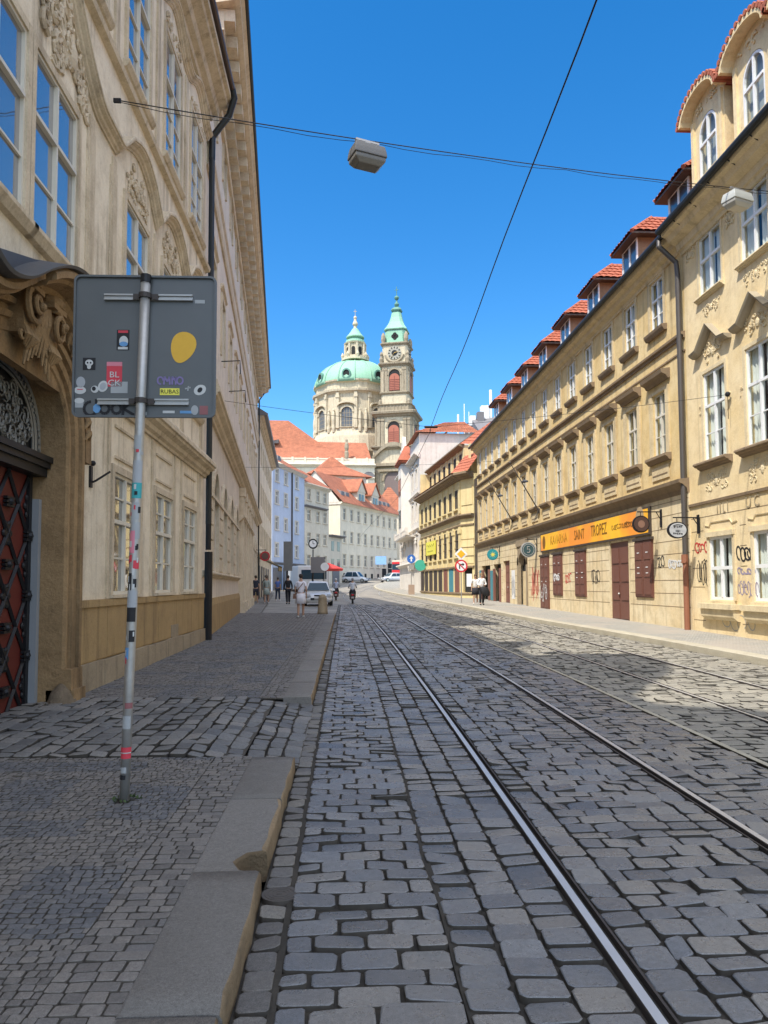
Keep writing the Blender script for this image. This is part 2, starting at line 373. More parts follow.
# ------------------------------------------------------------------ ground, road, pavements
M['mortar'] = stucco('mortar', (.042, .037, .030), (.065, .056, .044), None, 0, 3, bs=.3)
M['joint_sand'] = stucco('joint_sand', (.068, .060, .050), (.095, .083, .066), None, 0, 3, bs=.3)
M['sett'] = island('sett', [(0, (.075, .082, .094)), (.3, (.112, .119, .130)), (.6, (.15, .153, .157)), (.85, (.18, .170, .155)), (1, (.095, .10, .11))], (.20, .46), 42, .8, .008, patch=(.20, .185, .16), spec=.8)
M['sett_sunlit'] = island('sett_sunlit', [(0, (.16, .15, .125)), (.4, (.21, .195, .16)), (.75, (.25, .23, .185)), (1, (.18, .165, .14))], (.6, .85), 38, .7, .008, patch=(.29, .26, .20))  # lighter copy of the setts, sunlight put into the colour of the right lanes
M['sett_gutter'] = island('sett_gutter', [(0, (.09, .083, .075)), (.5, (.125, .115, .10)), (1, (.155, .14, .115))], (.5, .75), 38, .5)
M['sett_drive'] = island('sett_drive', [(0, (.085, .082, .078)), (.5, (.13, .125, .115)), (1, (.175, .16, .14))], (.5, .7), 38, .5)
M['mosaic_pink'] = island('mosaic_pink', [(0, (.095, .085, .076)), (.4, (.13, .117, .103)), (.75, (.155, .137, .118)), (1, (.115, .107, .10))], (.6, .85), 60, .5, .004)
M['mosaic_slate'] = island('mosaic_slate', [(0, (.07, .07, .073)), (.5, (.096, .094, .095)), (1, (.12, .114, .108))], (.55, .8), 60, .5, .004)
M['mosaic_pale'] = island('mosaic_pale', [(0, (.34, .32, .28)), (.5, (.40, .37, .32)), (1, (.28, .26, .22))], (.7, .9), 60, .4, .004)
M['kerb_granite'] = island('kerb_granite', [(0, (.135, .125, .112)), (.5, (.17, .157, .14)), (1, (.20, .185, .165))], (.6, .85), 55, .9, .008, patch=(.12, .105, .085), spec=.3)
M['kerb_edge'] = stucco('kerb_edge', (.30, .215, .125), (.13, .10, .065), (.07, .055, .04), .3, 5.5, bs=1.0, fine=18)
M['kerb_pale'] = stucco('kerb_pale', (.42, .38, .29), (.30, .26, .19), None, 0, 1.5, bs=.5, fine=14)
M['far_road'] = None
def far_road():
    m, nt, b = nodes('far_road'); g = N(nt, 'ShaderNodeNewGeometry')
    br = N(nt, 'ShaderNodeTexBrick'); br.inputs['Scale'].default_value = 1; br.inputs['Brick Width'].default_value = .26; br.inputs['Row Height'].default_value = .19; br.inputs['Mortar Size'].default_value = .012
    for i, c in ((1, (.17, .16, .14)), (2, (.25, .225, .185)), (3, (.08, .075, .07))): br.inputs[i].default_value = (*c, 1)
    nt.links.new(g.outputs['Position'], br.inputs[0])
    c = mix(nt, ramp(nt, tex(nt, .4, 5), [(.4, (0, 0, 0)), (.7, (1, 1, 1))]), br.outputs[0], (.34, .30, .24))
    nt.links.new(c, b.inputs['Base Color']); b.inputs['Roughness'].default_value = .6
    return m
M['far_road'] = far_road()
M['asphalt'] = plain('asphalt', (.10, .098, .094), .8, var=.3, scale=.5)

YS = [-8, -4, 0, 4, 8, 12, 16, 20, 25, 30, 34, 38, 42, 46, 50, 55, 60, 65, 70, 75, 80, 85, 90, 95, 100, 105, 110, 115, 120, 125, 130, 150, 200, 260]
g = MB()
xs = [-400, -60, -12, -4, 0, 4, 12, 60, 400]
ids = [[g.p(x, y, zg(max(0, y)) - .12) for x in xs] for y in [-60] + YS + [900]]
for a, b in zip(ids, ids[1:]):
    for k in range(len(xs) - 1): g.face((a[k], a[k+1], b[k+1], b[k]))
tag(g.build('ground', M['asphalt']), kind='structure')

class Stones:
    """vectorised laid stones with rounded shoulders, merged into one surface"""
    def __init__(s): s.V = []; s.F3 = []; s.n = 0; s.mats = []; s.sm = []
    def add(s, corners, z, h, sh, mat, dome=.004, tilt=.004, cut=.22, grad=None, dirt=None):
        """corners (n,4,2) ccw; z (n,) top height"""
        n = len(corners); R = np.random.RandomState(s.n + n)
        c = corners.mean(1, keepdims=True)
        ring = []
        for k in range(4):
            a, b = corners[:, k], corners[:, (k+1) % 4]; p = corners[:, k-1]
            la = np.linalg.norm(b - a, axis=1, keepdims=True); lp = np.linalg.norm(a - p, axis=1, keepdims=True); m = np.minimum(la, lp)*cut*R.uniform(.5, 1.2, (n, 1))
            ring.append(a + (p - a)/lp*m); ring.append(a + (b - a)/la*m)
        ring = np.stack(ring, 1)                                   # n,8,2
        d = ring - c; L = np.linalg.norm(d, axis=2, keepdims=True)
        inner = c + d*(1 - np.minimum(sh*1.25/L, .3)); mid = c + d*(1 - np.minimum(sh*.3/L, .1))
        tx, ty = R.normal(0, tilt, (n, 1)), R.normal(0, tilt, (n, 1))
        hw = np.abs(d).max(1); q = lambda r: (tx*(r[:, :, 0] - c[:, :, 0])/hw[:, :1] + ty*(r[:, :, 1] - c[:, :, 1])/hw[:, 1:])
        Z = z[:, None]
        def st(r, zz): return np.concatenate([r, zz[..., None]], 2)
        V = np.concatenate([st(c, Z + dome), st(inner, Z + q(inner)), st(mid, Z - sh*.55 + q(mid)), st(ring, Z - h + 0*q(ring))], 1)   # 1+8+8+8 = 25
        if grad is not None: V[:, :, 2] += grad[:, :1]*(V[:, :, 0] - c[:, :, 0])
        F = []
        for k in range(8): F.append((0, 1+k, 1+(k+1) % 8, 0))
        for b0 in (1, 9):
            for k in range(8): F.append((b0+k, b0+8+k, b0+8+(k+1) % 8, b0+(k+1) % 8))
        F = np.array(F); allF = F[None] + (np.arange(n)*25)[:, None, None] + s.n
        s.V.append(V.reshape(-1, 3)); s.F3.append(allF.reshape(-1, 4)); s.mats.append(np.tile(np.array([mat]*16 + [dirt if dirt is not None else mat]*8), n)); s.sm.append(np.tile(np.array([False]*8 + [True]*16), n)); s.n += n*25
    def build(s, name, mats, extra=None):
        V = np.concatenate(s.V); F = np.concatenate(s.F3); mi = np.concatenate(s.mats)
        tri = F[:, 0] == F[:, 3]
        lt = np.where(tri, 3, 4); loops = F.ravel()[np.stack([np.ones(len(F), bool)]*3 + [~tri], 1).ravel()]
        ev, ef, em = extra if extra else ([], [], [])
        V = np.concatenate([V, np.array(ev).reshape(-1, 3)]); base = len(V) - len(ev)
        me = bpy.data.meshes.new(name)
        lt = np.concatenate([lt, [len(q) for q in ef]]).astype(np.int32); loops = np.concatenate([loops] + [np.array(q) + base for q in ef]).astype(np.int32)
        me.vertices.add(len(V)); me.vertices.foreach_set('co', V.astype(np.float32).ravel())
        me.loops.add(len(loops)); me.loops.foreach_set('vertex_index', loops)
        me.polygons.add(len(lt)); me.polygons.foreach_set('loop_start', (np.cumsum(lt) - lt).astype(np.int32)); me.polygons.foreach_set('loop_total', lt)
        for m in mats: me.materials.append(m)
        me.polygons.foreach_set('material_index', np.concatenate([mi, em]).astype(np.int32)); me.polygons.foreach_set('use_smooth', np.concatenate(s.sm + [np.zeros(len(em), bool)]))
        me.update(calc_edges=True); me.validate()
        return link(name, me)
def bond(x0, x1, y0, y1, w, dp, gap, jit, seed, wvar=.3, skip=None, wav=.0, gy=1.0, alt=False):
    """rows across (along x) of stones about w wide and dp deep"""
    R = np.random.RandomState(seed); out = []; y = y0
    row = 0
    while y < y1:
        d = dp*R.uniform(.88, 1.12); x = x0; first = w < x1 - x0; row += 1
        while x < x1 - .02:
            ww = w*R.uniform(1 - wvar, 1 + wvar)
            if first: ww *= (1 if row % 2 else .52) if alt else R.uniform(.45, 1); first = False
            if x1 - (x + ww) < w*.4: ww = x1 - x
            if not (skip and skip(x + ww/2, y + d/2)):
                g_ = gap/2; h_ = gap*gy/2; out.append(((x+g_, y+h_), (x+ww-g_, y+h_), (x+ww-g_, y+d-h_), (x+g_, y+d-h_)))
            x += ww
        y += d
    A = np.array(out)
    if wav:
        A[:, :, 1] += wav*np.sin(A[:, :, 0]*5.1 + seed) + wav*.6*np.sin(A[:, :, 0]*11.7 + A[:, :, 1]*2.1)
    return A + R.normal(0, jit, A.shape)
zgv = np.vectorize(zg); railv = np.vectorize(railx); kerbv = np.vectorize(kerbr)
RD = Stones(); YE = 48.
def road_zone(x0, x1, w, dp, seed, gap=.013, mat=0, shift=True, y0=1.2, y1=YE, **k):
    A = bond(x0, x1, y0, y1, w, dp, gap, .0032, seed, **k)
    Y = A[:, :, 1]
    if shift:
        A[:, :, 0] += (railv(Y) - 1.2)*np.clip((A[:, :, 0] + .2)/1.3, 0, 1)
    A[:, :, 0] += (.006*np.sin(Y*2.3) + .005*np.sin(Y*5.1 + 1))*np.exp(-((A[:, :, 0] - .482)/.22)**2)
    n = len(A); R = np.random.RandomState(seed+1)
    z = zgv(A[:, :, 1].mean(1)) + R.normal(0, .0035, n)
    RD.add(A, z, .05, .0075, mat, dome=.0008, tilt=.005, cut=.15, dirt=2)
hole = lambda x, y: (x + .34)**2 + (y - 4.0)**2 < .0105
road_zone(-.432, -.288, .5, .165, 1, mat=1, skip=hole, wvar=.02, shift=False)
road_zone(-.278, .480, .252, .150, 2, wav=.004, skip=hole, gap=.012, gy=1.25, alt=True, wvar=.10)
for i, (a_, b_) in enumerate(((.484, .700), (.702, .922), (.924, 1.158))): road_zone(a_, b_, .5, .165, 30 + i, wvar=.0, wav=.003, gap=.012, gy=1.1)
road_zone(1.276, 1.470, .5, .17, 34, wvar=.0, wav=.003, gap=.012, gy=1.1); road_zone(1.472, 2.372, .235, .155, 4, wav=.006, gap=.012, gy=1.25, wvar=.2); road_zone(2.374, 2.565, .5, .17, 35, wvar=.0, wav=.003, gap=.012, gy=1.1)
road_zone(2.68, 2.87, .5, .17, 36, wvar=.0, gap=.012, gy=1.1); road_zone(2.872, 3.68, .24, .16, 5, wav=.006, gap=.012, gy=1.25, wvar=.2)
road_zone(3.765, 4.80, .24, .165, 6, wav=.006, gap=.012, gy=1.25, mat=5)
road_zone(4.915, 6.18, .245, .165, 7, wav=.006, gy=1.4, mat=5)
# last lane runs up to the right kerb, which draws in
A = bond(6.305, 7.86, 1.2, YE, .24, .175, .013, .0045, 8, wav=.012)
t = (A[:, :, 0] - 6.305)/(7.86 - 6.305); lo = 6.305 + railv(A[:, :, 1]) - 1.2; A[:, :, 0] = lo + t*(kerbv(A[:, :, 1]) - .02 - lo)
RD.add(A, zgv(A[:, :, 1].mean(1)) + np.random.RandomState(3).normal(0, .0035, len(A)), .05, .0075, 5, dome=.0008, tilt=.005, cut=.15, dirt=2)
# bedding under the stones, light strip between the tracks, and the far carriageway
ev, ef, em = [], [], []
def strip(fx0, fx1, ys, off, m, zf=zg):
    b = len(ev)
    for y in ys: ev.append((fx0(y), y, zf(y) + off)); ev.append((fx1(y), y, zf(y) + off))
    for k in range(len(ys) - 1): ef.append((b+2*k, b+2*k+1, b+2*k+3, b+2*k+2)); em.append(m)
near = [-4, 0] + list(range(2, 47, 2)) + [YE]; far = [YE] + list(range(50, 131, 2)) + [140, 170]
strip(lambda y: KL, kerbr, near, -.024, 2)
wob = lambda y: .006*math.sin(y*2.3) + .005*math.sin(y*5.1 + 1)
seam = [1.3 + .2*k for k in range(180)]
strip(lambda y: .462 + wob(y), lambda y: .502 + wob(y), seam, -.008, 2); strip(lambda y: -.300, lambda y: -.268, seam, -.009, 2)
strip(lambda y: 3.69 + railx(y) - 1.2, lambda y: 3.755 + railx(y) - 1.2, near, .004, 4)
strip(lambda y: -14 if y > 34 else KL, lambda y: kerbr(y) if y < 100 else kerbr(y) + (y-100)*.6, far, -.004, 3)
strip(lambda y: -8, lambda y: KL, [34.1] + list(range(36, 47, 2)) + [YE], -.004, 3)
tag(RD.build('road', [M['sett'], M['sett_gutter'], M['mortar'], M['far_road'], M['kerb_pale'], M['sett_sunlit']], (ev, ef, em)), kind='structure')

# left pavement: small mosaic setts, driveway crossing, granite kerb
PZ = lambda x, y: zg(y) + .12 + .03*np.clip((-x - .8)/2.7, 0, 1)
PV = Stones()
def mosaic(A, seed, mat, pz=.0016, sh=.004):
    c = A.mean(1); PV.add(A, np.vectorize(PZ)(c[:, 0], c[:, 1]) + np.random.RandomState(seed).normal(0, pz, len(A)), .03, sh, mat, dome=.0008, tilt=.0012, cut=.10, dirt=3)
def patch_of(c):
    """woven field of pink and slate squares with a pink border along the kerb"""
    x, y = c[:, 0], c[:, 1]
    sl = np.zeros(len(c), bool)
    band = (x < -1.14) & (x > -1.62); sl |= band & (np.floor((y + .15*x)/.78) % 2 == 0)
    sl |= (x < -2.0) & (x > -2.5) & (np.floor((y + .4)/.78) % 2 == 1)
    sl |= (x < -1.62) & (np.floor((y - .1)/.30) % 5 == 0)
    return sl
for (ya, yb, s) in ((1.2, 6.5, 11), (9.75, 22, 12)):
    big = .085
    A = bond(-1.12, -.80, ya, yb, .095, .07, .006, .002, s+40, wvar=.2); mosaic(A, s, 0)
    sz = .056 if yb < 8 else .075
    A = bond(-3.56 if yb < 8 else -3.95, -1.12, ya, yb, sz, sz*.9, .0045, .0018, s, wvar=.25, wav=.003)
    A = A[((A.mean(1)[:, 0] + 1.53)**2 + (A.mean(1)[:, 1] - 5.3)**2) > .0025]
    m = patch_of(A.mean(1))
    mosaic(A[~m], s+1, 0); mosaic(A[m], s+2, 1)
A = bond(22.0, 33.6, .80, 5.05, .12, .12, .008, .003, 77)[:, :, ::-1].copy(); A[:, :, 0] *= -1
c = A.mean(1); mosaic(A, 78, 0, sh=.008)
# driveway of bigger setts, rows running along the street, dipping to the carriageway at the kerb line
A = bond(6.55, 9.72, .40, 4.3, .24, .165, .018, .004, 15, wvar=.25, wav=.006)[:, :, ::-1].copy(); A[:, :, 0] = -A[:, :, 0]
A[:, :, 1] += .10*(A[:, :, 0] + 2)*.3
DZ = lambda x, y: zg(y) + (.015 + .12*np.clip((-x - .42)/.9, 0, 1)) + .03*np.clip((-x - .8)/2.7, 0, 1)
c = A.mean(1); PV.add(A, np.vectorize(DZ)(c[:, 0], c[:, 1]) + np.random.RandomState(5).normal(0, .004, len(A)), .05, .011, 2, dome=.004, tilt=.005, cut=.13, dirt=4, grad=np.where((-c[:, :1] > .42) & (-c[:, :1] < 1.32), -.133, 0.))
ev, ef, em = [], [], []
ysn = [-4, 0, 2, 4, 6.6]
strip(lambda y: -4.6, lambda y: -.8, ysn, -.012, 3, lambda y: zg(y) + .12)
strip(lambda y: -4.6, lambda y: -.9, [6.3, 8, 9.9], -.02, 3, lambda y: zg(y) + .105)
strip(lambda y: -.9, lambda y: -.42, [6.56, 8, 9.75], -.02, 3, lambda y: zg(y) + .03)
strip(lambda y: -4.4 if y < 22 else -5.6, lambda y: -.8, [9.7, 14, 18, 22, 26, 30, 33.6], -.012, 3, lambda y: zg(y) + .12)
b = len(ev); z = zg(33.6)
tag(PV.build('pavement', [M['mosaic_pink'], M['mosaic_slate'], M['sett_drive'], M['joint_sand'], M['mortar']], (ev, ef, em)), kind='structure')

# granite kerb stones, worn tan along the edge; one is broken
kb = MB()
def kerb_stone(y0, y1, notch=None, seed=0):
    R = random.Random(seed); ys = [y0 + .006] + [y0 + (y1 - y0)*k/8 for k in range(1, 8)] + [y1 - .006]
    if notch: ys = sorted(set(ys + [notch[0], notch[0] + .04, notch[0] + .15, notch[1] - .12, notch[1] - .03, notch[1]]))
    rings = []
    for y in ys:
        z = zg(y) + .12; e = KL + R.uniform(-.010, .007); ch = R.uniform(.012, .022)
        if notch and notch[0] < y < notch[1]:
            t = math.sin(PI*(y - notch[0])/(notch[1] - notch[0])); e -= .15*t**.45; ch = .012
        rings.append([(-.805, y, z - .15), (-.805, y, z - .004), (-.795, y, z), (e - ch*1.4, y, z + R.uniform(-.002, .002)), (e - ch*.5, y, z - ch*.3), (e - ch*.05, y, z - ch), (e + .002, y, z - .07), (e + .003, y, z - .17)])
    ids = [[kb.p(*q) for q in rg] for rg in rings]
    for a, b in zip(ids, ids[1:]):
        for k in range(7):
            yy = (kb.v[a[0]][1] + kb.v[b[0]][1])/2; kb.cur = (2 if notch and notch[0] < yy < notch[1] + .02 else 1) if k >= 3 + (not notch) else 0; kb.smooth = k >= 2 and not notch
            kb.face((a[k], a[k+1], b[k+1], b[k]))
    kb.cur = 0; kb.smooth = False
    kb.face(ids[0][::-1]); kb.face(ids[-1])
for i, (a, b_, nc) in enumerate([(.6, 1.7, None), (1.7, 2.72, None), (2.72, 4.02, None), (4.02, 5.3, (3.99, 4.30)), (5.3, 6.52, None)]): kerb_stone(a, b_, nc, i)
y = 9.75; i = 10
while y < 33:
    l = rnd.uniform(1.2, 2.0); kerb_stone(y, min(y+l, 33.6), None, i); y += l; i += 1
tag(kb.build('kerb', [M['kerb_granite'], M['kerb_edge'], stucco('kerb_break', (.17, .12, .07), (.08, .06, .035), None, 0, 6, bs=1.0, fine=24)]), kind='structure')
# far left: the pavement steps down to a side street with parked cars, and a narrow footway carries on by the wall
g = MB()
g.box(-5.6, KL, 33.6, 33.72, zg(33) - .05, zg(33.6) + .118)
for a, b_ in zip(range(34, 84, 5), range(39, 89, 5)):
    xa, xb = -3.6 - .0837*(a - 19) + 1.0, -3.6 - .0837*(b_ - 19) + 1.0
    g.poly([(xa - 2.5, a, zg(a)+.1), (xa, a, zg(a)+.1), (xb, b_, zg(b_)+.1), (xb - 2.5, b_, zg(b_)+.1)]); g.poly([(xa, a, zg(a)-.02), (xa, a, zg(a)+.1), (xb, b_, zg(b_)+.1), (xb, b_, zg(b_)-.02)])
tag(g.build('footpath', M['kerb_granite']), kind='structure')
# right pavement and kerb
rp = MB(); ys = list(range(-4, 131, 2))
def band(f0, f1, z0, z1, m):
    rp.cur = m
    A = [(rp.p(f0(y), y, zg(y)+z0), rp.p(f1(y), y, zg(y)+z1)) for y in ys]
    for a, b in zip(A, A[1:]): rp.face((a[0], a[1], b[1], b[0]))
band(kerbr, kerbr, -.05, .13, 1); band(kerbr, lambda y: kerbr(y) + .03, .13, .15, 1); band(lambda y: kerbr(y) + .03, lambda y: kerbr(y) + .3, .15, .15, 1)
band(lambda y: kerbr(y) + .3, lambda y: 14 if y < 100 else kerbr(y) + 8, .15, .17, 0)
def pavemat():
    m, nt, b = nodes('right_paving'); g = N(nt, 'ShaderNodeNewGeometry'); br = N(nt, 'ShaderNodeTexBrick')
    br.inputs['Scale'].default_value = 1; br.inputs['Brick Width'].default_value = .08; br.inputs['Row Height'].default_value = .075; br.inputs['Mortar Size'].default_value = .004
    for i, c in ((1, (.25, .24, .205)), (2, (.33, .315, .27)), (3, (.14, .13, .11))): br.inputs[i].default_value = (*c, 1)
    nt.links.new(g.outputs['Position'], br.inputs[0])
    c = mix(nt, ramp(nt, tex(nt, .8, 6), [(.45, (0, 0, 0)), (.7, (1, 1, 1))]), br.outputs[0], (.33, .285, .23))
    nt.links.new(c, b.inputs['Base Color']); b.inputs['Roughness'].default_value = .85
    return m
tag(rp.build('sidewalk', [pavemat(), M['kerb_pale']]), kind='structure')

# tram rails: grooved, polished running head
def rail_path(off, ys):
    P = []
    for y in ys:
        t = Vector((railx(y+.1) - railx(y-.1), .2, 0)).normalized(); P.append((railx(y) + off*t.y, y - off*t.x))
    return P
RY_ = [-4, -2, 0] + [1.5 + .75*k for k in range(40)] + [32 + 1.5*k for k in range(64)]
for off, lab in ((0, 'near track rail next to the kerb lane, polished bright steel'), (1.435, 'near track rail second from the kerb, polished bright steel'), (3.64, 'far track rail half in shade, beside the pale line in the setts'), (5.05, 'farthest tram rail, in the sun by the right kerb')):
    P = rail_path(off, RY_); rb = MB()
    sgn = -1 if off in (1.435, 5.05) else 1
    prof = [(-.038, -.10, 1), (-.027, .003, 1), (-.023, .008, 0), (.019, .008, 0), (.023, .003, 1), (.025, -.034, 1), (.054, -.034, 1), (.057, .001, 1), (.069, .001, 1), (.072, -.10, 1)]
    ids = []
    for i, (x, y) in enumerate(P):
        a, b = P[max(i-1, 0)], P[min(i+1, len(P)-1)]; t = Vector((b[0]-a[0], b[1]-a[1])).normalized()
        ids.append([rb.p(x + sgn*o*t.y, y - sgn*o*t.x, zg(y) + dz + .004) for o, dz, m in prof])
    for a, b in zip(ids, ids[1:]):
        for k in range(len(prof) - 1):
            rb.cur = 0 if k == 2 else 1
            rb.face((a[k], a[k+1], b[k+1], b[k]))
    tag(rb.build('tram_rail', [M['rail_top'], M['rail_side']]), lab, 'tram rail', 'tram rails set in the street')
# cast-iron cover in the gutter
mc = MB(); z = zg(4.0) + .004; cc = (-.34, 4.0)
mc.lathe([(.10, z - .05), (.10, z), (.088, z)], 24, cc)
for r_ in (.075, .055, .035): mc.lathe([(r_ + .010, z - .03), (r_ + .009, z + .002), (r_ - .006, z + .002), (r_ - .007, z - .03)], 24, cc)
mc.lathe([(.097, z - .02), (.0001, z - .010)], 24, cc); mc.box(-.36, -.33, 3.99, 4.005, z - .02, z + .003)
tag(mc.build('manhole_cover', plain('cast_iron', (.10, .085, .07), .6, .4)), 'small round cast iron cover in the gutter by the broken kerb stone', 'manhole cover')
# ------------------------------------------------------------------ shared facade pieces
def window(fr, par, u, z, w, h, rec=.14, t=.06, cols=2, tr=(.38,), bars=(.5, ), fm='white_paint', pm='pane_dark', curtain=None, arch=False, d=0):
    """casement set back in its opening: frame > pane, curtain; returns the frame object"""
    f = MB(fr); a, b = u - w/2, u + w/2; D0, D1 = d - rec, d - rec + .06
    if arch:
        n = 10; pts = [(a, z), (b, z)] + [(u + w/2*math.cos(PI*k/n), z + h - w/2 + w/2*math.sin(PI*k/n)) for k in range(n+1)]
        inn = [(u + (q[0]-u)*(1 - 2*t/w), z + t + (q[1] - z)*(1 - 2*t/h)) for q in pts]
        ids = [[f.p(x, dd, y) for x, y in P] for dd in (D0, D1) for P in (pts, inn)]
        for k in range(len(pts)):
            j = (k+1) % len(pts); f.face((ids[2][k], ids[2][j], ids[3][j], ids[3][k])); f.face((ids[3][k], ids[3][j], ids[1][j], ids[1][k])); f.face((ids[2][k], ids[2][j], ids[0][j], ids[0][k]))
    else:
        f.box(a, a+t, D0, D1, z, z+h); f.box(b-t, b, D0, D1, z, z+h); f.box(a+t, b-t, D0, D1, z, z+t); f.box(a+t, b-t, D0, D1, z+h-t, z+h)
    top = z + h - (t if not arch else t + .02)
    for k in range(1, cols): f.box(a + w*k/cols - t*.55, a + w*k/cols + t*.55, D0 + .002, D1 + .012, z + t*.9, top)
    for q in tr: f.box(a + t, b - t, D0 + .003, D1 + .018, z + h*(1-q) - t*.6, z + h*(1-q) + t*.6)
    zs = [z] + [z + h*(1-q) for q in tr[::-1]] + [z + h]
    for lo, hi, nb in zip(zs, zs[1:], (list(bars) + [0]*9)):
        nb = int(nb) if nb >= 1 else 0
        for k in range(1, nb + 1): f.box(a + t, b - t, D0 + .012, D1 - .012, lo + (hi - lo)*k/(nb+1) - .014, lo + (hi - lo)*k/(nb+1) + .014)
    o = f.build('window', M[fm], par)
    p = MB(fr); e = t*.6
    P = [(x, D0 + .02, y) for x, y in inn] if arch else [(a+e, D0+.02, z+e), (b-e, D0+.02, z+e), (b-e, D0+.02, z+h-e), (a+e, D0+.02, z+h-e)]
    p.poly(P if fr.u[1]*fr.n[0] - fr.u[0]*fr.n[1] > 0 else P[::-1])
    p.build('pane', M[pm], o, recalc=False)
    if curtain:
        c = MB(fr)
        if curtain == 'blind': c.quad((a, D0-.12, z+h*.0), (b, D0-.12, z), (b, D0-.12, z+h), (a, D0-.12, z+h))
        else:
            for (x0, x1) in ((a, a + w*.47), (b - w*.45, b)):
                n = 12; L = [(x0 + (x1-x0)*k/n, D0 - .10 - .03*math.sin(k*2.3 + u)) for k in range(n+1)]
                for (p0, q0), (p1, q1) in zip(L, L[1:]): c.quad((p0, q0, z), (p1, q1, z), (p1, q1, z+h), (p0, q0, z+h))
        c.build('curtain', M['grey_blind' if curtain == 'blind' else 'curtain'], o, recalc=False)
    return o
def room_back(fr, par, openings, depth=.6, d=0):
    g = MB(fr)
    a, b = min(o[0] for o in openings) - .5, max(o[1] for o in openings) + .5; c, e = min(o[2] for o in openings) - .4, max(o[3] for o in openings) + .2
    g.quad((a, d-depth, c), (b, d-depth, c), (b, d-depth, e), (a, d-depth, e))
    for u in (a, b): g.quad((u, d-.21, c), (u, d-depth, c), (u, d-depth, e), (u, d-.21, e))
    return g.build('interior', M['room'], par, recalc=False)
def surround(mb, u, z, w, h, t=.14, p=.05, d=0, sill=True):
    a, b = u - w/2, u + w/2
    mb.box(a-t, a, d, d+p, z - .02, z+h+t); mb.box(b, b+t, d, d+p, z - .02, z+h+t); mb.box(a+.001, b-.001, d, d+p-.004, z+h, z+h+t)
def cornice_prof(p, h):
    """stepped moulding profile, projecting p, h tall, from its lower wall edge"""
    return [(-.02, 0), (p*.18, 0), (p*.22, h*.12), (p*.42, h*.2), (p*.5, h*.38), (p*.82, h*.5), (p*.86, h*.62), (p, h*.66), (p, h*.86), (p*.9, h), (-.02, h)]
def scrolls(mb, u, z, w, h, d=.03, seed=0, n=7, r=.035):
    """symmetrical leafy scrollwork in relief"""
    R = random.Random(seed)
    for k in range(n):
        cx, cz = R.uniform(.06, .46)*w, z + R.uniform(.12, .88)*h; r0 = R.uniform(.10, .2)*min(w, h)*.9; turn = R.choice((-1, 1)); a0 = R.uniform(0, 6.28)
        for s in (-1, 1):
            P = []; rr = []
            for i in range(9):
                t = i/8; a = a0 + turn*t*5.2; q = r0*(1 - .8*t)
                P.append((u + s*(cx + q*math.cos(a)), d + .02*t, cz + q*math.sin(a))); rr.append(r*(1 - .5*t) + .004)
            mb.tube(P, rr, 5)
    mb.ball((u, d, z + h*.5), min(w, h)*.17, 8, 5, .8, .45, 1.2)

# ------------------------------------------------------------------ near palace on the left (in shade)
FL = facade(-3.55, 0, 0, 1, 1)
B = thing('palace', 'weathered beige baroque palace with the carved portal and red door, at the left edge', 'building')
GW = [(12.1, 1.52, 1.38, 1.88), (14.58, 1.52, 1.38, 1.88), (16.98, 1.52, 1.38, 1.88)]
FW = [(7.42, 5.68, 1.34, 2.15), (8.98, 5.68, 1.34, 2.15), (12.48, 5.72, 1.36, 2.2), (14.9, 5.72, 1.36, 2.2), (17.3, 5.72, 1.3, 2.2)]
SW = [(10.0, 10.1, 1.36, 2.58), (12.42, 10.1, 1.36, 2.58), (14.92, 10.1, 1.36, 2.58), (17.32, 10.1, 1.34, 2.58)]
for k in (4.9, 2.5): FW.append((k - .1, 5.72, 1.36, 2.2)); SW.append((k + .1, 10.1, 1.36, 2.58))
SW.append((7.4, 10.1, 1.36, 2.58)); GW += [(4.2, 1.52, 1.38, 1.88), (1.7, 1.52, 1.38, 1.88)]
PC = 8.05                                                  # portal centre
hl = lambda L: [(u - w/2, u + w/2, z, z + h) for u, z, w, h in L]
w = MB(FL)
w.walls(-2, 18.6, .9, 14.0, hl(GW) + hl(FW) + hl(SW) + [(PC - 1.36, PC + 1.36, -.2, 4.36)], .22)
w.box(-2, PC - 1.4, -.6, -.22, 0, .9); w.box(PC + 1.4, 18.6, -.6, -.22, 0, .9); w.quad((18.6, 0, 0), (18.6, -9, 0), (18.6, -9, 14.0), (18.6, 0, 14.0))
w.quad((-2, 0, 0), (-2, -9, 0), (-2, -9, 14.0), (-2, 0, 14.0))
wall = w.build('wall', M['left_stucco'], B)
for (a, b) in ((-2, PC - 1.6), (PC + 1.6, 18.62)):
    pl = MB(FL); n = max(1, round((b - a)/1.62))
    for k in range(n):
        x0, x1 = a + (b-a)*k/n, a + (b-a)*(k+1)/n
        pl.box(x0 + .012, x1 - .012, -.1, .05, .62, 1.36); pl.box(x0, x1, -.1, .038, .60, 1.40)
    pl.box(a, b, -.1, .075, 1.36, 1.46); pl.build('panelling', M['left_stone'], B)
    pl = MB(FL); n = max(1, round((b - a)/1.3))
    for k in range(n):
        x0, x1 = a + (b-a)*k/n, a + (b-a)*(k+1)/n
        pl.box(x0 + .006, x1 - .006, -.1, .10 + .006*(k % 3), -.1, .60 - .012*(k % 2), (0, .012))
    if a > 0: pl.box(15.15, 15.75, 0, .065, .42, .86)
    pl.build('plinth', M['plinth_stone'], B)
tr = MB(FL)
tr.mould(PC + 1.75, 18.8, [(d, 4.36 + z) for d, z in cornice_prof(.30, .40)])
tr.mould(-2, PC - 1.75, [(d, 4.36 + z) for d, z in cornice_prof(.30, .40)])
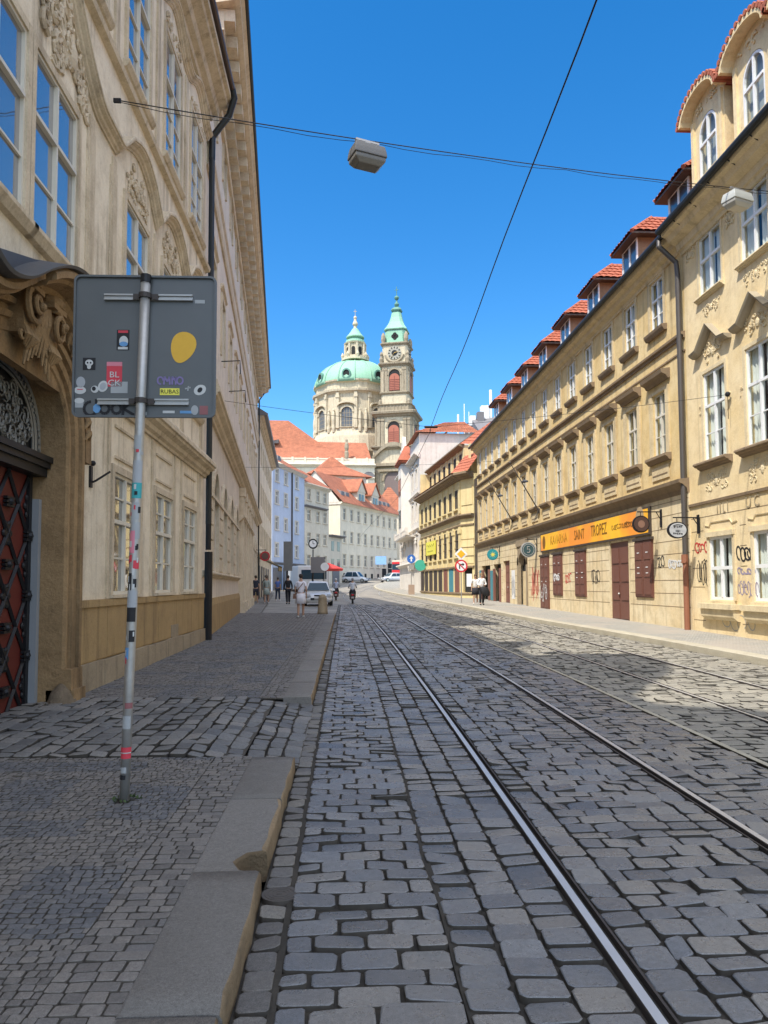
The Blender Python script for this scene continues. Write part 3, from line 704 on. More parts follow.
# undulating cornice between first and second floor, lifted over each window
def wave(u):
    z = 8.30
    for c, hw, amp in ((8.2, 2.3, 1.55), (12.48, 1.2, .62), (14.9, 1.2, .62), (17.3, 1.15, .62), (4.8, 1.2, .62), (2.4, 1.2, .62)):
        t = abs(u - c)/hw
        if t < 1: z += amp*(1 - t*t*(3 - 2*t)) if amp > 1 else amp*min(1, (1 - t)*2.6)**.8*(.75 + .25*math.cos(PI*t))
    return z
path = [(-2 + k*.1, wave(-2 + k*.1)) for k in range(207)]
tr.smooth = False
tr.sweep(path, cornice_prof(.17, .21))
# upper eyebrow line under the eaves
def wave2(u):
    z = 13.1
    for c in (2.6, 5.0, 7.4, 10.0, 12.42, 14.92, 17.32):
        t = abs(u - c)/1.1
        if t < 1: z += .42*(math.cos(PI*t)*.5 + .5)
    return z
tr.sweep([(-2 + k*.12, wave2(-2 + k*.12)) for k in range(173)], cornice_prof(.16, .2))
tr.mould(-2, 18.7, [(d, 9.62 + z) for d, z in [(-.02, 0), (.10, .04), (.12, .12), (.05, .18), (-.02, .18)]])
tr.mould(-2, 18.75, [(d, 13.7 + z) for d, z in cornice_prof(.62, .72)])
tr.build('cornice', M['left_trim'], B)
sr = MB(FL)
for L in (GW[:3], GW[3:]):
    for u, z, w_, h in L:
        sr.box(u - .95, u - .86, -.01, .03, 1.47, 4.35); sr.box(u + .86, u + .95, -.01, .03, 1.47, 4.35)
        sr.box(u - .62, u + .62, 0, .03, 3.62, 3.66); sr.box(u - .62, u + .62, 0, .03, 4.1, 4.14)
sr.build('panel_moulding', M['left_trim'], B)
for u in (11.2, 13.69, 16.1, 18.2, 6.1, 10.2): sr = MB(FL); sr.box(u - .16, u + .16, -.01, .02, 4.97, 8.03); sr.box(u - .09, u + .09, -.01, .03, 4.77, 8.2); sr.build('pilaster_strip', M['left_trim'], B)
for u in (11.2, 13.67, 16.12, 18.2, 8.7): sr = MB(FL); sr.box(u - .1, u + .1, -.01, .04, 9.8, 13.0); sr.build('pilaster_strip', M['left_trim'], B)
def sur(t): return lambda g: (surround(g, u, z, w_, h, t, .045))
def sill(a, b, c): return lambda g: g.mould(u - w_/2 - a, u + w_/2 + a, [(-.02, z - b), (c*.55, z - b + .02), (c, z - .05), (c, z), (-.02, z)])
for u, z, w_, h in GW:
    o = window(FL, B, u, z, w_, h, .06, .05, 2, (.40,), (1, 1), 'cream_paint', 'pane_lit'); dress(o, FL, 'surround', sur(.11), M['left_trim']); dress(o, FL, 'sill', sill(.12, .07, .09), M['left_trim'])
for i, (u, z, w_, h) in enumerate(FW):
    o = window(FL, B, u, z, w_, h, .045, .038, 2, (.36,), (1, 0), 'cream_paint', 'pane_sky'); dress(o, FL, 'surround', sur(.10), M['left_trim']); dress(o, FL, 'sill', sill(.16, .16, .13), M['left_trim'])
    if i > 1: dress(o, FL, 'stucco_ornament', lambda g: (scrolls(g, u, z + h + .13, w_*1.0, .5, .012, int(u*10), 13, .024), scrolls(g, u, z + h + .3, w_*.6, .5, .02, int(u*7), 8, .03)), M['left_trim'])
for u, z, w_, h in SW:
    o = window(FL, B, u, z, w_, h, .045, .038, 2, (.36,), (2, 0), 'cream_paint', 'pane_sky'); dress(o, FL, 'surround', sur(.10), M['left_trim']); dress(o, FL, 'sill', sill(.16, .14, .11), M['left_trim'])
    dress(o, FL, 'stucco_ornament', lambda g: scrolls(g, u, z + h + .12, w_*1.0, .42, .012, int(u*10)+3, 11, .022), M['left_trim'])
orn = MB(FL)
scrolls(orn, 9.4, 8.0, 1.2, 1.0, .012, 5, 18, .026); scrolls(orn, 8.2, 8.1, 2.6, 1.4, .02, 9, 30, .035)
orn.build('stucco_ornament', M['left_trim'], B)
g = MB(FL); g.ball((8.2, .0, 8.95), .42, 14, 8, .8, .30, 1.3); g.build('oval_medallion', M['portal_stone'], B)
# eaves, gutter and drainpipe
gt = MB(FL)
gt.tube([(-2, .66, 14.42), (18.55, .66, 14.42)], .075, 10)
gt.build('gutter', M['gutter_brown'], B)
dp = MB(FL)
dp.tube([(18.5, .66, 14.42), (18.6, .70, 14.25), (18.72, .55, 13.85), (18.78, .12, 13.3), (18.78, .11, 12.7)], .085, 10)
dp.tube([(18.78, .11, 13.1), (18.78, .11, 3.2)], .075, 10); dp.build('drainpipe', M['gutter_dark'], B)
dp = MB(FL); dp.tube([(18.78, .11, 3.2), (18.78, .11, 2.55)], .07, 10); dp.tube([(18.78, .12, 2.5), (18.78, .12, .22)], .1, 10); dp.build('drainpipe_foot', M['black_iron'], B)
rf = MB(FL)
rf.poly([(-2, .66, 14.5), (18.7, .66, 14.5), (18.7, -5, 18.6), (-2, -5, 18.6)])
rf.poly([(-2, -5, 18.6), (18.7, -5, 18.6), (18.7, -10, 14.6), (-2, -10, 14.6)])
rf.build('roof', M['tile'], B)
# attic gables on the roof (their shadows fall across the setts)
ga = MB(FL)
def gable(c, hw, z1):
    pts = [(c - hw, 14.3), (c + hw, 14.3)] + [(c + hw*math.cos(PI*k/10)*(.82 if 0 < k < 10 else 1), 16.4 + (z1 - 16.4)*math.sin(PI*k/10)**.8) for k in range(11)]
    ga.prism(pts, -.9, -.1)
for q in ((5.9, 2.6, 21.1), (-.7, 3.1, 19.0), (11.3, .8, 18.0)): ga = MB(FL); gable(*q); ga.build('attic_gable', M['left_stucco'], B)
# carved portal
po = MB(FL)
SPR = 3.27
def ell(a, b, n=24): return [(PC + a*math.copysign(abs(math.cos(PI*k/n))**.78, math.cos(PI*k/n)), SPR + b*math.sin(PI*k/n)**.78) for k in range(n+1)]
rings = []
for (a, b, d) in ((1.27, 1.0, -.34), (1.27, 1.0, .08), (1.29, 1.02, .115), (1.33, 1.06, .12), (1.34, 1.07, .075), (1.41, 1.14, .07), (1.42, 1.15, .14), (1.48, 1.21, .16), (1.49, 1.22, .10), (1.55, 1.28, .10), (1.56, 1.29, .18), (1.62, 1.35, .19), (1.64, 1.37, -.01)):
    e = ell(a, b); rings.append([(e[0][0], d, .62)] + [(u, d, z) for u, z in e] + [(e[-1][0], d, .62)])
ids = [[po.p(*q) for q in rg] for rg in rings]
for a, b in zip(ids, ids[1:]):
    for k in range(len(a) - 1): po.face((a[k], a[k+1], b[k+1], b[k]))
for s in (-1, 1):
    x0 = PC + s*1.265; x1 = PC + s*1.66
    po.box(min(x0, x1), max(x0, x1), -.34, .21, 0, .63, (.0, .015)); po.box(min(x0, x1) - .0, max(x0, x1) + .015, -.1, .235, 0, .38)
# swan-neck pediment: a rounded shoulder over a dip
ped = [(4.6, 5.1), (5.2, 5.15), (5.8, 4.80), (6.3, 4.50), (6.6, 4.44), (7.0, 4.56), (7.5, 4.86), (8.0, 5.10), (8.45, 5.20), (8.85, 5.15), (9.25, 4.98), (9.65, 4.72), (10.0, 4.42)]
fine = [(6.05 + k*(3.95/50), lerp_tab(ped, 6.05 + k*(3.95/50))) for k in range(51)]
for f_, pz, hh in (([q for q in fine if q[0] < 7.62], .50, .30), ([q for q in fine if q[0] > 7.60], .58, .34)): po.sweep([(u, z - hh) for u, z in f_], cornice_prof(pz, hh))
po.loft([[(u, d, z) for d, z in ((-.02, 4.0), (.09, 4.0), (.11, zz - .32), (-.02, zz - .32))] for u, zz in fine if u < PC + 1.62])
e1, e2 = ell(1.75, 1.48), ell(1.95, 1.66)
for k in range(24): po.prism([e1[k], e1[k+1], e2[k+1], e2[k]], .05, .16)
# scroll keystone with hanging acanthus
for s, c in ((1, 7.74), (-1, 8.36)):
    P = []; rr = []
    for i in range(30):
        t = i/29; a = 1.9 + s*t*12; q = .17*(1 - .88*t); P.append((c + q*math.cos(a), .30 + .10*t, 4.56 + q*math.sin(a)*1.15)); rr.append(.040*(1 - .5*t))
    po.tube(P, rr, 7); po.ball((c, .40, 4.56), .045, 8, 6)
    po.box(c - .16, c + .2, .1, .34, 4.74, 4.80); po.ball((c + .03, .24, 4.84), .14, 10, 6, 1.3, 1, .6)
    po.box(c - .13, c + .13, .08, .27, 4.26, 4.75, (.01, .02))
    for k in range(6): po.tube([(c + s*(.10 + .055*k), .26, 4.72 - .02*k), (c + s*(.20 + .07*k), .29 - .012*k, 4.5 - .045*k), (c + s*(.16 + .095*k), .22, 4.25 - .06*k)], [.025, .036, .014], 6)
    for k in range(5): po.tube([(c + (k - 2)*.05, .26, 4.34), (c + (k - 2)*.06, .30, 4.24), (c + (k - 2)*.03, .24, 4.12 + .015*abs(k - 2))], [.022, .032, .012], 6)
    scrolls(po, c, 4.16, .36, .3, .24, 3, 6, .018)
for k in range(9): po.tube([(PC + (1.7 + .02*k)*math.cos(.2 + .1*k), .17, SPR + (1.4 + .02*k)*math.sin(.2 + .1*k)), (PC + (1.78 + .02*k)*math.cos(.24 + .1*k), .21, SPR + (1.5 + .02*k)*math.sin(.26 + .1*k)), (PC + (1.88 + .02*k)*math.cos(.2 + .1*k), .17, SPR + (1.6 + .02*k)*math.sin(.2 + .1*k))], [.02, .035, .02], 5)
po.build('portal', M['portal_stone'], B)
for s in (-1, 1):
    R = random.Random(3 + s); g = MB(FL); g.smooth = True; n = 14; rg = []
    for j in range(9): t = j/8; q = (.24*(1 - t**1.7) + .02)*R.uniform(.88, 1.1); rg.append([(PC + s*1.30 + q*(1 + .12*math.sin(3*k + j))*math.cos(2*PI*k/n), .08 + q*math.sin(2*PI*k/n), .02 + .46*t) for k in range(n)])
    g.loft(rg); g.build('guard_stone', stucco('guard_stone', (.20, .15, .10), (.08, .06, .04), (.03, .025, .02), .5, 4, bs=1.0, fine=16), B)
ld = MB(FL)
ld.loft([[(u, d, z) for d, z in ((-.02, zz + .0), (.60, zz - .005), (.62, zz + .025), (-.02, zz + .12))] for u, zz in fine])
ld.loft([[(u, d, z) for d, z in ((.30, zz), (.33, zz), (.33, max(zz + .02, 4.62 + (u - 6.3)*.31)), (.30, max(zz + .02, 4.62 + (u - 6.3)*.31)))] for u, zz in fine if u < 8.0])
ld.build('lead_flashing', M['lead'], B)
dr = MB(FL)
DW, DD = 1.20, -.34
dr.quad((PC - 1.27, DD - .02, 0), (PC + 1.27, DD - .02, 0), (PC + 1.27, DD - .02, 3.3), (PC - 1.27, DD - .02, 3.3))
for s in (0, 1): dr.box(PC - 1.14 + s*1.16, PC - .02 + s*1.16, DD - .01, DD + .02, .10, 3.0)
door = dr.build('door', M['red_door'], B)
ir = MB(FL)
ir.box(PC - 1.26, PC + 1.262, DD, -.10, 3.10, 3.17); ir.box(PC - 1.26, PC + 1.262, DD, -.07, 3.17, 3.24); ir.box(PC - 1.26, PC + 1.262, DD, -.14, 3.0, 3.10)
for a, b in ((PC - 1.2, PC - 1.12), (PC + 1.10, PC + 1.18), (PC - .05, PC + .05)): ir.box(a, b, DD, DD + .06, .04, 3.0)
for s in (0, 1):
    a = PC - 1.12 + s*1.16
    for j in range(-2, 6):
        for sg in (1, -1):
            (u0, z0), (u1, z1) = [(a + (1.08*t if sg > 0 else 1.08*(1-t)), .1 + j*.72 + 1.44*t) for t in (0, 1)]
            lo, hi = max(0, (.12 - z0)/(z1 - z0)), min(1, (3.0 - z0)/(z1 - z0))
            if lo < hi: ir.tube([(u0 + (u1-u0)*lo, DD + .035, z0 + (z1-z0)*lo), (u0 + (u1-u0)*hi, DD + .035, z0 + (z1-z0)*hi)], .026, 4)
    for i in range(3):
        for j in range(9):
            u_, z_ = a + .54*i, .10 + .36*j
            if not .2 < z_ < 2.9: continue
            if (i + j) % 2 == 0:                       # knots where straps cross
                for k in range(3): ir.box(u_ - .10, u_ + .10, DD + .03, DD + .075, z_ - .06 + .045*k, z_ - .03 + .045*k)
                ir.ball((u_, DD + .06, z_), .05, 6, 4)
            else:                                      # rosettes in the fields
                ir.disc(u_, z_, .075, .10, DD + .02, DD + .05, 10)
                for k in range(6): ir.ball((u_ + .085*math.cos(k*PI/3), DD + .035, z_ + .12*math.sin(k*PI/3)), .034, 6, 4, 1, .6, 1.2)
ir.build('iron_strapwork', M['black_iron'], door)
jb = MB(FL); jb.box(PC + 1.18, PC + 1.262, DD, -.20, .1, 2.72); jb.build('door_jamb', plain('grey_jamb', (.26, .27, .28), .6), B)
lu = MB(FL)
e = ell(1.26, .99); lu.poly([(u, DD + .04, z) for u, z in e])
fan = lu.build('fanlight', plain('fan_dark', (.02, .02, .02), .5), B)
gr = MB(FL)
for a, b in ((1.25, .98), (1.15, .89), (1.08, .83)):
    e = ell(a, b); gr.tube([(u, DD + .09, z) for u, z in e], .028 if a > 1.1 else .018, 5)
for k in range(40): t = PI*(k + .5)/40; gr.ball((PC + 1.2*math.cos(t), DD + .12, SPR + .94*math.sin(t)**.9), .022, 5, 4)
R = random.Random(4)
for k in range(150):
    t = PI*R.uniform(.02, .98); q = R.uniform(.08, .95)**.6; cu, cz = PC + 1.02*q*math.cos(t), SPR + .02 + .78*q*math.sin(t)
    P = []; r0 = R.uniform(.05, .12); a0 = R.uniform(0, 6.3); tn = R.choice((-1, 1))
    for i in range(8): a = a0 + tn*i*.8; P.append((cu + r0*(1 - i*.1)*math.cos(a), DD + .08 + .02*(k % 3), max(3.27, cz + r0*(1 - i*.1)*math.sin(a))))
    gr.tube(P, .011, 4)
gr.build('grille', plain('fan_iron', (.20, .19, .165), .5, .3), fan)
# little flag-holder bracket and cable staples
bk = MB(FL); bk.tube([(10.42, .0, 3.1), (10.42, .05, 3.1), (10.44, .08, 3.12), (10.6, .22, 3.27)], .016, 6); bk.box(10.38, 10.46, 0, .03, 3.02, 3.32); bk.ball((10.42, .04, 3.36), .04)
bk.build('flag_bracket', M['black_iron'], B)

# ------------------------------------------------------------------ long arcaded palace beyond it on the left
F2 = facade(-3.6, 18.75, -.0837, .9965, 1)
B = thing('palace', 'long pale palace with ground floor arches and toothed eaves, beyond the left drainpipe', 'building')
bays = [3.2 + 3.35*k for k in range(11)]; bays2 = [2.3 + 3.4*k for k in range(12)]
SL = [(u, 14.95, 1.15, 1.35) for u in bays2[:11]]; LL = [(u - .05, 9.1, 1.2, 1.9) for u in bays2[:11]]; GL = [(u, 2.2, 1.5, 2.75) for u in bays if not 15.5 < u < 27]
w = MB(F2)
w.walls(.05, 40, 0, 17.2, hl(SL) + hl(LL) + hl(GL), .22); w.quad((40, 0, 0), (40, -9, 0), (40, -9, 17), (40, 0, 17)); w.quad((.05, 0, 13), (.05, -9, 13), (.05, -9, 17.2), (.05, 0, 17.2))
w.build('wall', M['arcade_pale'], B)
t = MB(F2)
t.box(.05, 15.4, 0, .10, 0, 1.12); t.mould(.05, 15.4, [(-.01, 1.12), (.10, 1.12), (.06, 1.3), (-.01, 1.3)]); t.build('plinth', M['left_stone'], B); t = MB(F2); t.box(27.4, 40, 0, .10, 0, 1.12); t.build('plinth', M['left_stone'], B)
t = MB(F2)
t.mould(.05, 40.1, [(d, 6.25 + z) for d, z in cornice_prof(.42, .55)])
t.mould(.05, 40.1, [(d, 12.6 + z) for d, z in [(-.01, 0), (.06, .0), (.10, .12), (.10, .42), (.16, .5), (.16, .62), (-.01, .62)]])
t.mould(.05, 15.4, [(d, 1.86 + z) for d, z in cornice_prof(.14, .18)]); t.mould(27.4, 40, [(d, 1.86 + z) for d, z in cornice_prof(.14, .18)])
for u in bays:
    if 15.5 < u < 27: continue
    n = 10; o_ = [(u + .95*math.cos(PI*k/n), 4.15 + .95*math.sin(PI*k/n)) for k in range(n+1)]; i_ = [(u + .76*math.cos(PI*k/n), 4.15 + .8*math.sin(PI*k/n)) for k in range(n+1)]
    for k in range(n): t.prism([o_[k], o_[k+1], i_[k+1], i_[k]], 0, .10)
    for s in (-1, 1):
        t.box(u + s*.86 - .10, u + s*.86 + .10, 0, .10, 2.05, 4.15); t.box(u + s*1.3 - .35, u + s*1.3 + .35, 0, .03, 2.05, 4.1)
        for k in range(5): t.box(u + s*1.32 - .36, u + s*1.32 + .36, 0, .075, 2.1 + k*.42, 2.1 + k*.42 + .36)
    t.box(u - 1.65, u + 1.65, 0, .12, 4.1, 4.2)
for u in (16.1, 18.4, 20.6, 22.8, 25, 27): t.box(u - .28, u + .28, 0, .22, 0, 5.8); t.box(u - .36, u + .36, 0, .3, 0, .9); t.box(u - .34, u + .34, 0, .28, 5.8, 6.2)
t.mould(15.5, 27.5, [(d, 4.6 + z) for d, z in cornice_prof(.3, .3)])
t.mould(0, 40.3, [(d, 16.9 + z) for d, z in [(-.01, 0), (.72, .18), (.85, .24), (.85, .42), (.95, .5), (.95, .6), (-.01, .6)]])
t.mould(0, 40.2, [(d, 16.2 + z) for d, z in [(-.01, 0), (.10, .0), (.14, .1), (-.01, .1)]])
for k in range(40): t.box(.2 + k*.98, .70 + k*.98, 0, .42, 16.38, 16.88); t.box(.24 + k*.98, .66 + k*.98, .2, .70, 16.66, 16.98)
for k in range(40): t.box(.3 + k, .75 + k, .05, .32, 6.82, 7.0)
t.build('cornice', M['arcade_stucco'], B)
for u, z, w_, h in LL + SL:
    o = window(F2, B, u, z, w_, h, .15, .06, 2, (.4,), (0, 0), 'cream_paint', 'pane_dark')
    dress(o, F2, 'surround', lambda g: surround(g, u, z, w_, h, .14, .06), M['arcade_stucco'])
    if z < 12: dress(o, F2, 'hood', lambda g: g.mould(u - .85, u + .85, [(d, z + h + .22 + q) for d, q in cornice_prof(.11, .16)]), M['arcade_stucco'])
for u, z, w_, h in GL: window(F2, B, u, z, w_, h, .2, .07, 2, (.35,), (1, 0), 'dark_wood', 'pane_dark')
rf = MB(F2); rf.poly([(0, .95, 17.5), (40.2, .95, 17.5), (40.2, -4.5, 21), (0, -4.5, 21)]); rf.poly([(0, -4.5, 21), (40.2, -4.5, 21), (40.2, -9, 17), (0, -9, 17)]); rf.build('roof', M['tile'], B)
gt = MB(F2); gt.tube([(0, .98, 17.47), (40.2, .98, 17.47)], .07, 8); gt.tube([(39.6, .9, 17.4), (39.6, .14, 16.3), (39.6, .14, .5)], .06, 6); gt.build('gutter', M['gutter_dark'], B)
for u, z in ((5.4, 9.0), (8.8, 8.9)): br = MB(F2); br.tube([(u, 0, z), (u, .6, z + .05), (u, .62, z - .4)], .02, 5); br.build('lamp_bracket', M['black_iron'], B)

# third house down the left side
F3 = facade(-6.95, 58.7, -.055, .998, 1)
B = thing('townhouse', 'narrow shaded house with a dark roof edge, last on the left before the blue house', 'building')
WL = [(u, z, 1.0, 1.7) for u in (2, 5, 8, 11, 14, 17, 20, 23) for z in (5, 8.5, 12)]
w = MB(F3); w.walls(0, 26, 0, 15.2, hl(WL), .2); w.quad((26, 0, 0), (26, -9, 0), (26, -9, 15.2), (26, 0, 15.2)); w.quad((0, 0, 10), (0, -9, 10), (0, -9, 15.2), (0, 0, 15.2)); w.build('wall', M['left_stucco'], B)
t = MB(F3); t.mould(0, 26.3, [(d, 14.8 + z) for d, z in cornice_prof(.5, .5)]); t.mould(0, 26, [(d, 4 + z) for d, z in cornice_prof(.25, .3)])
t.build('cornice', M['left_trim'], B)
for u, z, w_, h in WL: o = window(F3, B, u, z, w_, h, .15, .06); dress(o, F3, 'surround', lambda g: surround(g, u, z, w_, h), M['left_trim'])
rf = MB(F3); rf.loft([[(u, .75, 15.2), (u, .8, 15.36), (u, -4.5, 18.6), (u, -9, 15.3)] for u in (-.1, 26.4)]); rf.build('roof', M['slate'], B)
for u in (3, 6.5, 10, 14, 18): dk = MB(F3); dk.box(u - .8, u + .8, -.05, .05, .4, 3.3); dk.build('shopfront', M['dark_wood'], B)
# ------------------------------------------------------------------ near buff house on the right
FR = facade(10, 0, 0, 1, -1)          # u = Y, outward = -X
R_ = (0, -1, 0); NR = (-1, 0, 0)      # reading direction and outward normal for lettering on this side
def scribble(fr, par, name, u, z, w, h, mat, seed, strokes=5, r=.018, d=.006):
    R = random.Random(seed); g = MB(fr)
    for k in range(strokes):
        cx = u + w*(.5 - (k + .5)/strokes); P = []
        a0, a1 = R.uniform(0, 6.3), R.uniform(3.5, 8)*R.choice((-1, 1)); rx, rz = w/strokes*R.uniform(.5, .95), h*R.uniform(.3, .5); sl = R.uniform(-.4, .4)
        for i in range(13):
            t = i/12; a = a0 + a1*t; q = 1 - .35*t
            P.append((cx + rx*q*math.cos(a) + sl*rx*t, d + .0006*k, z + h/2 + rz*q*math.sin(a + .5*t)))
        for p0, p1 in zip(P, P[1:]):
            du, dz = p1[0]-p0[0], p1[2]-p0[2]; L = math.hypot(du, dz) or 1; nu, nz = -dz/L*r, du/L*r
            g.quad((p0[0]+nu, p0[1], p0[2]+nz), (p1[0]+nu, p1[1], p1[2]+nz), (p1[0]-nu, p1[1], p1[2]-nz), (p0[0]-nu, p0[1], p0[2]-nz))
    return g.build(name, mat, par, recalc=False)
C3('hood_grey', (.33, .28, .20), rough=.85, var=.25); C3('paint_black', (.02, .02, .022)); C3('paint_red', (.55, .06, .05)); C3('paint_white', (.7, .7, .68)); C3('paint_violet', (.30, .26, .36)); C3('paint_blue', (.10, .16, .40)); C3('paint_grey', (.36, .35, .33))
B = thing('townhouse', 'buff stucco house with arched dormers and pointed window hoods, at the right edge', 'building')
ys_ = [10.4 + 2.2*k for k in range(-3, 5)]                # window axes: 19.2 nearest the drainpipe
GW = [(y - .05, 1.22, 1.22, 1.7) for y in ys_]; FW = [(y + .08, 5.02, 1.2, 2.46) for y in ys_]; SW = [(y + .1, 9.66, 1.22, 1.72) for y in ys_]
w = MB(FR); w.walls(2.6, 20.862, 0, 11.9, hl(GW) + hl(FW) + hl(SW), .2); w.quad((2.6, 0, 0), (2.6, -9, 0), (2.6, -9, 12), (2.6, 0, 12)); w.quad((20.85, -.01, 11), (20.85, -9, 11), (20.85, -9, 13), (20.85, -.01, 13))
w.cur = 1
for z in (.62, 1.55, 2.08, 2.6, 3.12, 3.5):
    e = .95 if z < 3.3 else 0
    if e:
        for a, b in zip([2.7] + [u + .95 for u, *_ in GW], [u - .95 for u, *_ in GW] + [20.8]): w.box(a, b, .001, .004, z, z + .018)
    else: w.box(2.7, 20.8, .001, .004, z, z + .018)
w.build('wall', [M['buff'], M['brown_trim']], B)
t = MB(FR)
t.mould(2.6, 20.9, [(d, 11.35 + z) for d, z in [(-.01, 0), (.06, 0), (.10, .10), (.16, .12), (.2, .3), (.42, .38), (.5, .52), (.62, .56), (.66, .72), (-.01, .72)]])
t.build('cornice', M['buff_trim'], B)
t = MB(FR); t.mould(2.6, 20.86, [(-.01, 3.85), (.05, 3.86), (.06, 3.93), (-.01, 3.95)]); t.build('string_course', M['brown_trim'], B)
wj = MB(FR)
def gwtrim(s_):
    s_.box(u - .66, u + .66, 0, .12, 1.12, 1.2); s_.box(u - .71, u - .61, -.02, .04, 1.2, 2.95); s_.box(u + .61, u + .71, -.02, .04, 1.2, 2.95); s_.box(u - .72, u + .72, -.02, .08, 2.92, 3.05)
def gwsill(s_):
    s_.box(u - .9, u + .9, 0, .26, .98, 1.12); s_.loft([[(u + e*.86, d, zz) for e in (-1, 1)] + [(u + e*.86, 0, zz) for e in (1, -1)] for d, zz in ((.06, .68), (.18, .78), (.20, .97))])
def gwhood(s_): s_.sweep([(u - .85, 3.24), (u - .6, 3.2), (u - .5, 3.3), (u + .5, 3.3), (u + .6, 3.2), (u + .85, 3.24)], [(-.01, 0), (.025, .01), (.03, .035), (-.01, .035)])
def fwhood(t):
    hood = [(u - .98, 8.02), (u - .62, 8.06), (u - .40, 8.26), (u, 8.62), (u + .40, 8.26), (u + .62, 8.06), (u + .98, 8.02)]
    t.sweep(hood, [(-.01, 0), (.10, .0), (.2, .06), (.23, .12), (-.01, .12)])
for u, z, w_, h in GW:
    o = window(FR, B, u, z, w_, h, .06, .075, 2, (.5,), (0, 0), 'white_paint', 'pane_clear', 'cloth')
    dress(o, FR, 'surround', gwtrim, M['buff_trim']); dress(o, FR, 'sill', gwsill, M['buff_trim']); dress(o, FR, 'hood', gwhood, M['buff_trim'])
for u, z, w_, h in FW:
    o = window(FR, B, u, z, w_, h, .08, .06, 2, (.38,), (1, 0), 'white_paint', 'pane_clear', 'cloth')
    dress(o, FR, 'surround', lambda t: surround(t, u, z, w_, h, .1, .03), M['buff_trim']); dress(o, FR, 'hood', fwhood, M['hood_grey']); dress(o, FR, 'sill', lambda t: t.mould(u - .86, u + .86, [(d, z - .22 + q) for d, q in cornice_prof(.24, .2)]), M['brown_trim'])
    dress(o, FR, 'stucco_ornament', lambda t: scrolls(t, u, 4.1, 1.2, .62, -.004, int(u*7), 14, .018), M['buff_trim']); dress(o, FR, 'stucco_ornament', lambda t: scrolls(t, u, 7.68, 1.1, .6, .01, int(u*3), 12, .02), M['buff_trim'])
    for s in (-1, 1): dress(o, FR, 'stucco_ornament', lambda t: scrolls(t, u + s*.78, 6.3, .16, .5, .008, int(u*9), 3, .014), M['buff_trim'])
for u, z, w_, h in SW:
    o = window(FR, B, u, z, w_, h, .08, .06, 2, (.42,), (0, 0), 'white_paint', 'pane_clear', 'cloth')
    dress(o, FR, 'surround', lambda t: surround(t, u, z, w_, h, .09, .03), M['buff_trim']); dress(o, FR, 'sill', lambda t: t.mould(u - .74, u + .74, [(d, z - .13 + q) for d, q in cornice_prof(.14, .12)]), M['buff_trim'])
    dress(o, FR, 'stucco_ornament', lambda t: scrolls(t, u, 9.0, 1.15, .42, -.002, int(u*5), 12, .016), M['buff_trim']); dress(o, FR, 'stucco_ornament', lambda t: scrolls(t, u + 1.1, 10.9, .5, .5, .012, int(u*4), 7, .02), M['buff_trim'])
room_back(FR, B, hl(GW) + hl(FW) + hl(SW))
gt = MB(FR); gt.tube([(2.6, .72, 12.06), (20.9, .72, 12.06)], .10, 10)
for k in range(18): gt.tube([(3 + k, .72, 12.0), (3 + k, .3, 11.75)], .02, 4)
gt.build('gutter', M['gutter_dark'], B)
rf = MB(FR); rf.poly([(2.6, .7, 12.12), (20.9, .7, 12.12), (20.9, -5, 17.2), (2.6, -5, 17.2)]); rf.poly([(2.6, -5, 17.2), (20.9, -5, 17.2), (20.9, -9.5, 12), (2.6, -9.5, 12)]); rf.build('roof', M['tile'], B)
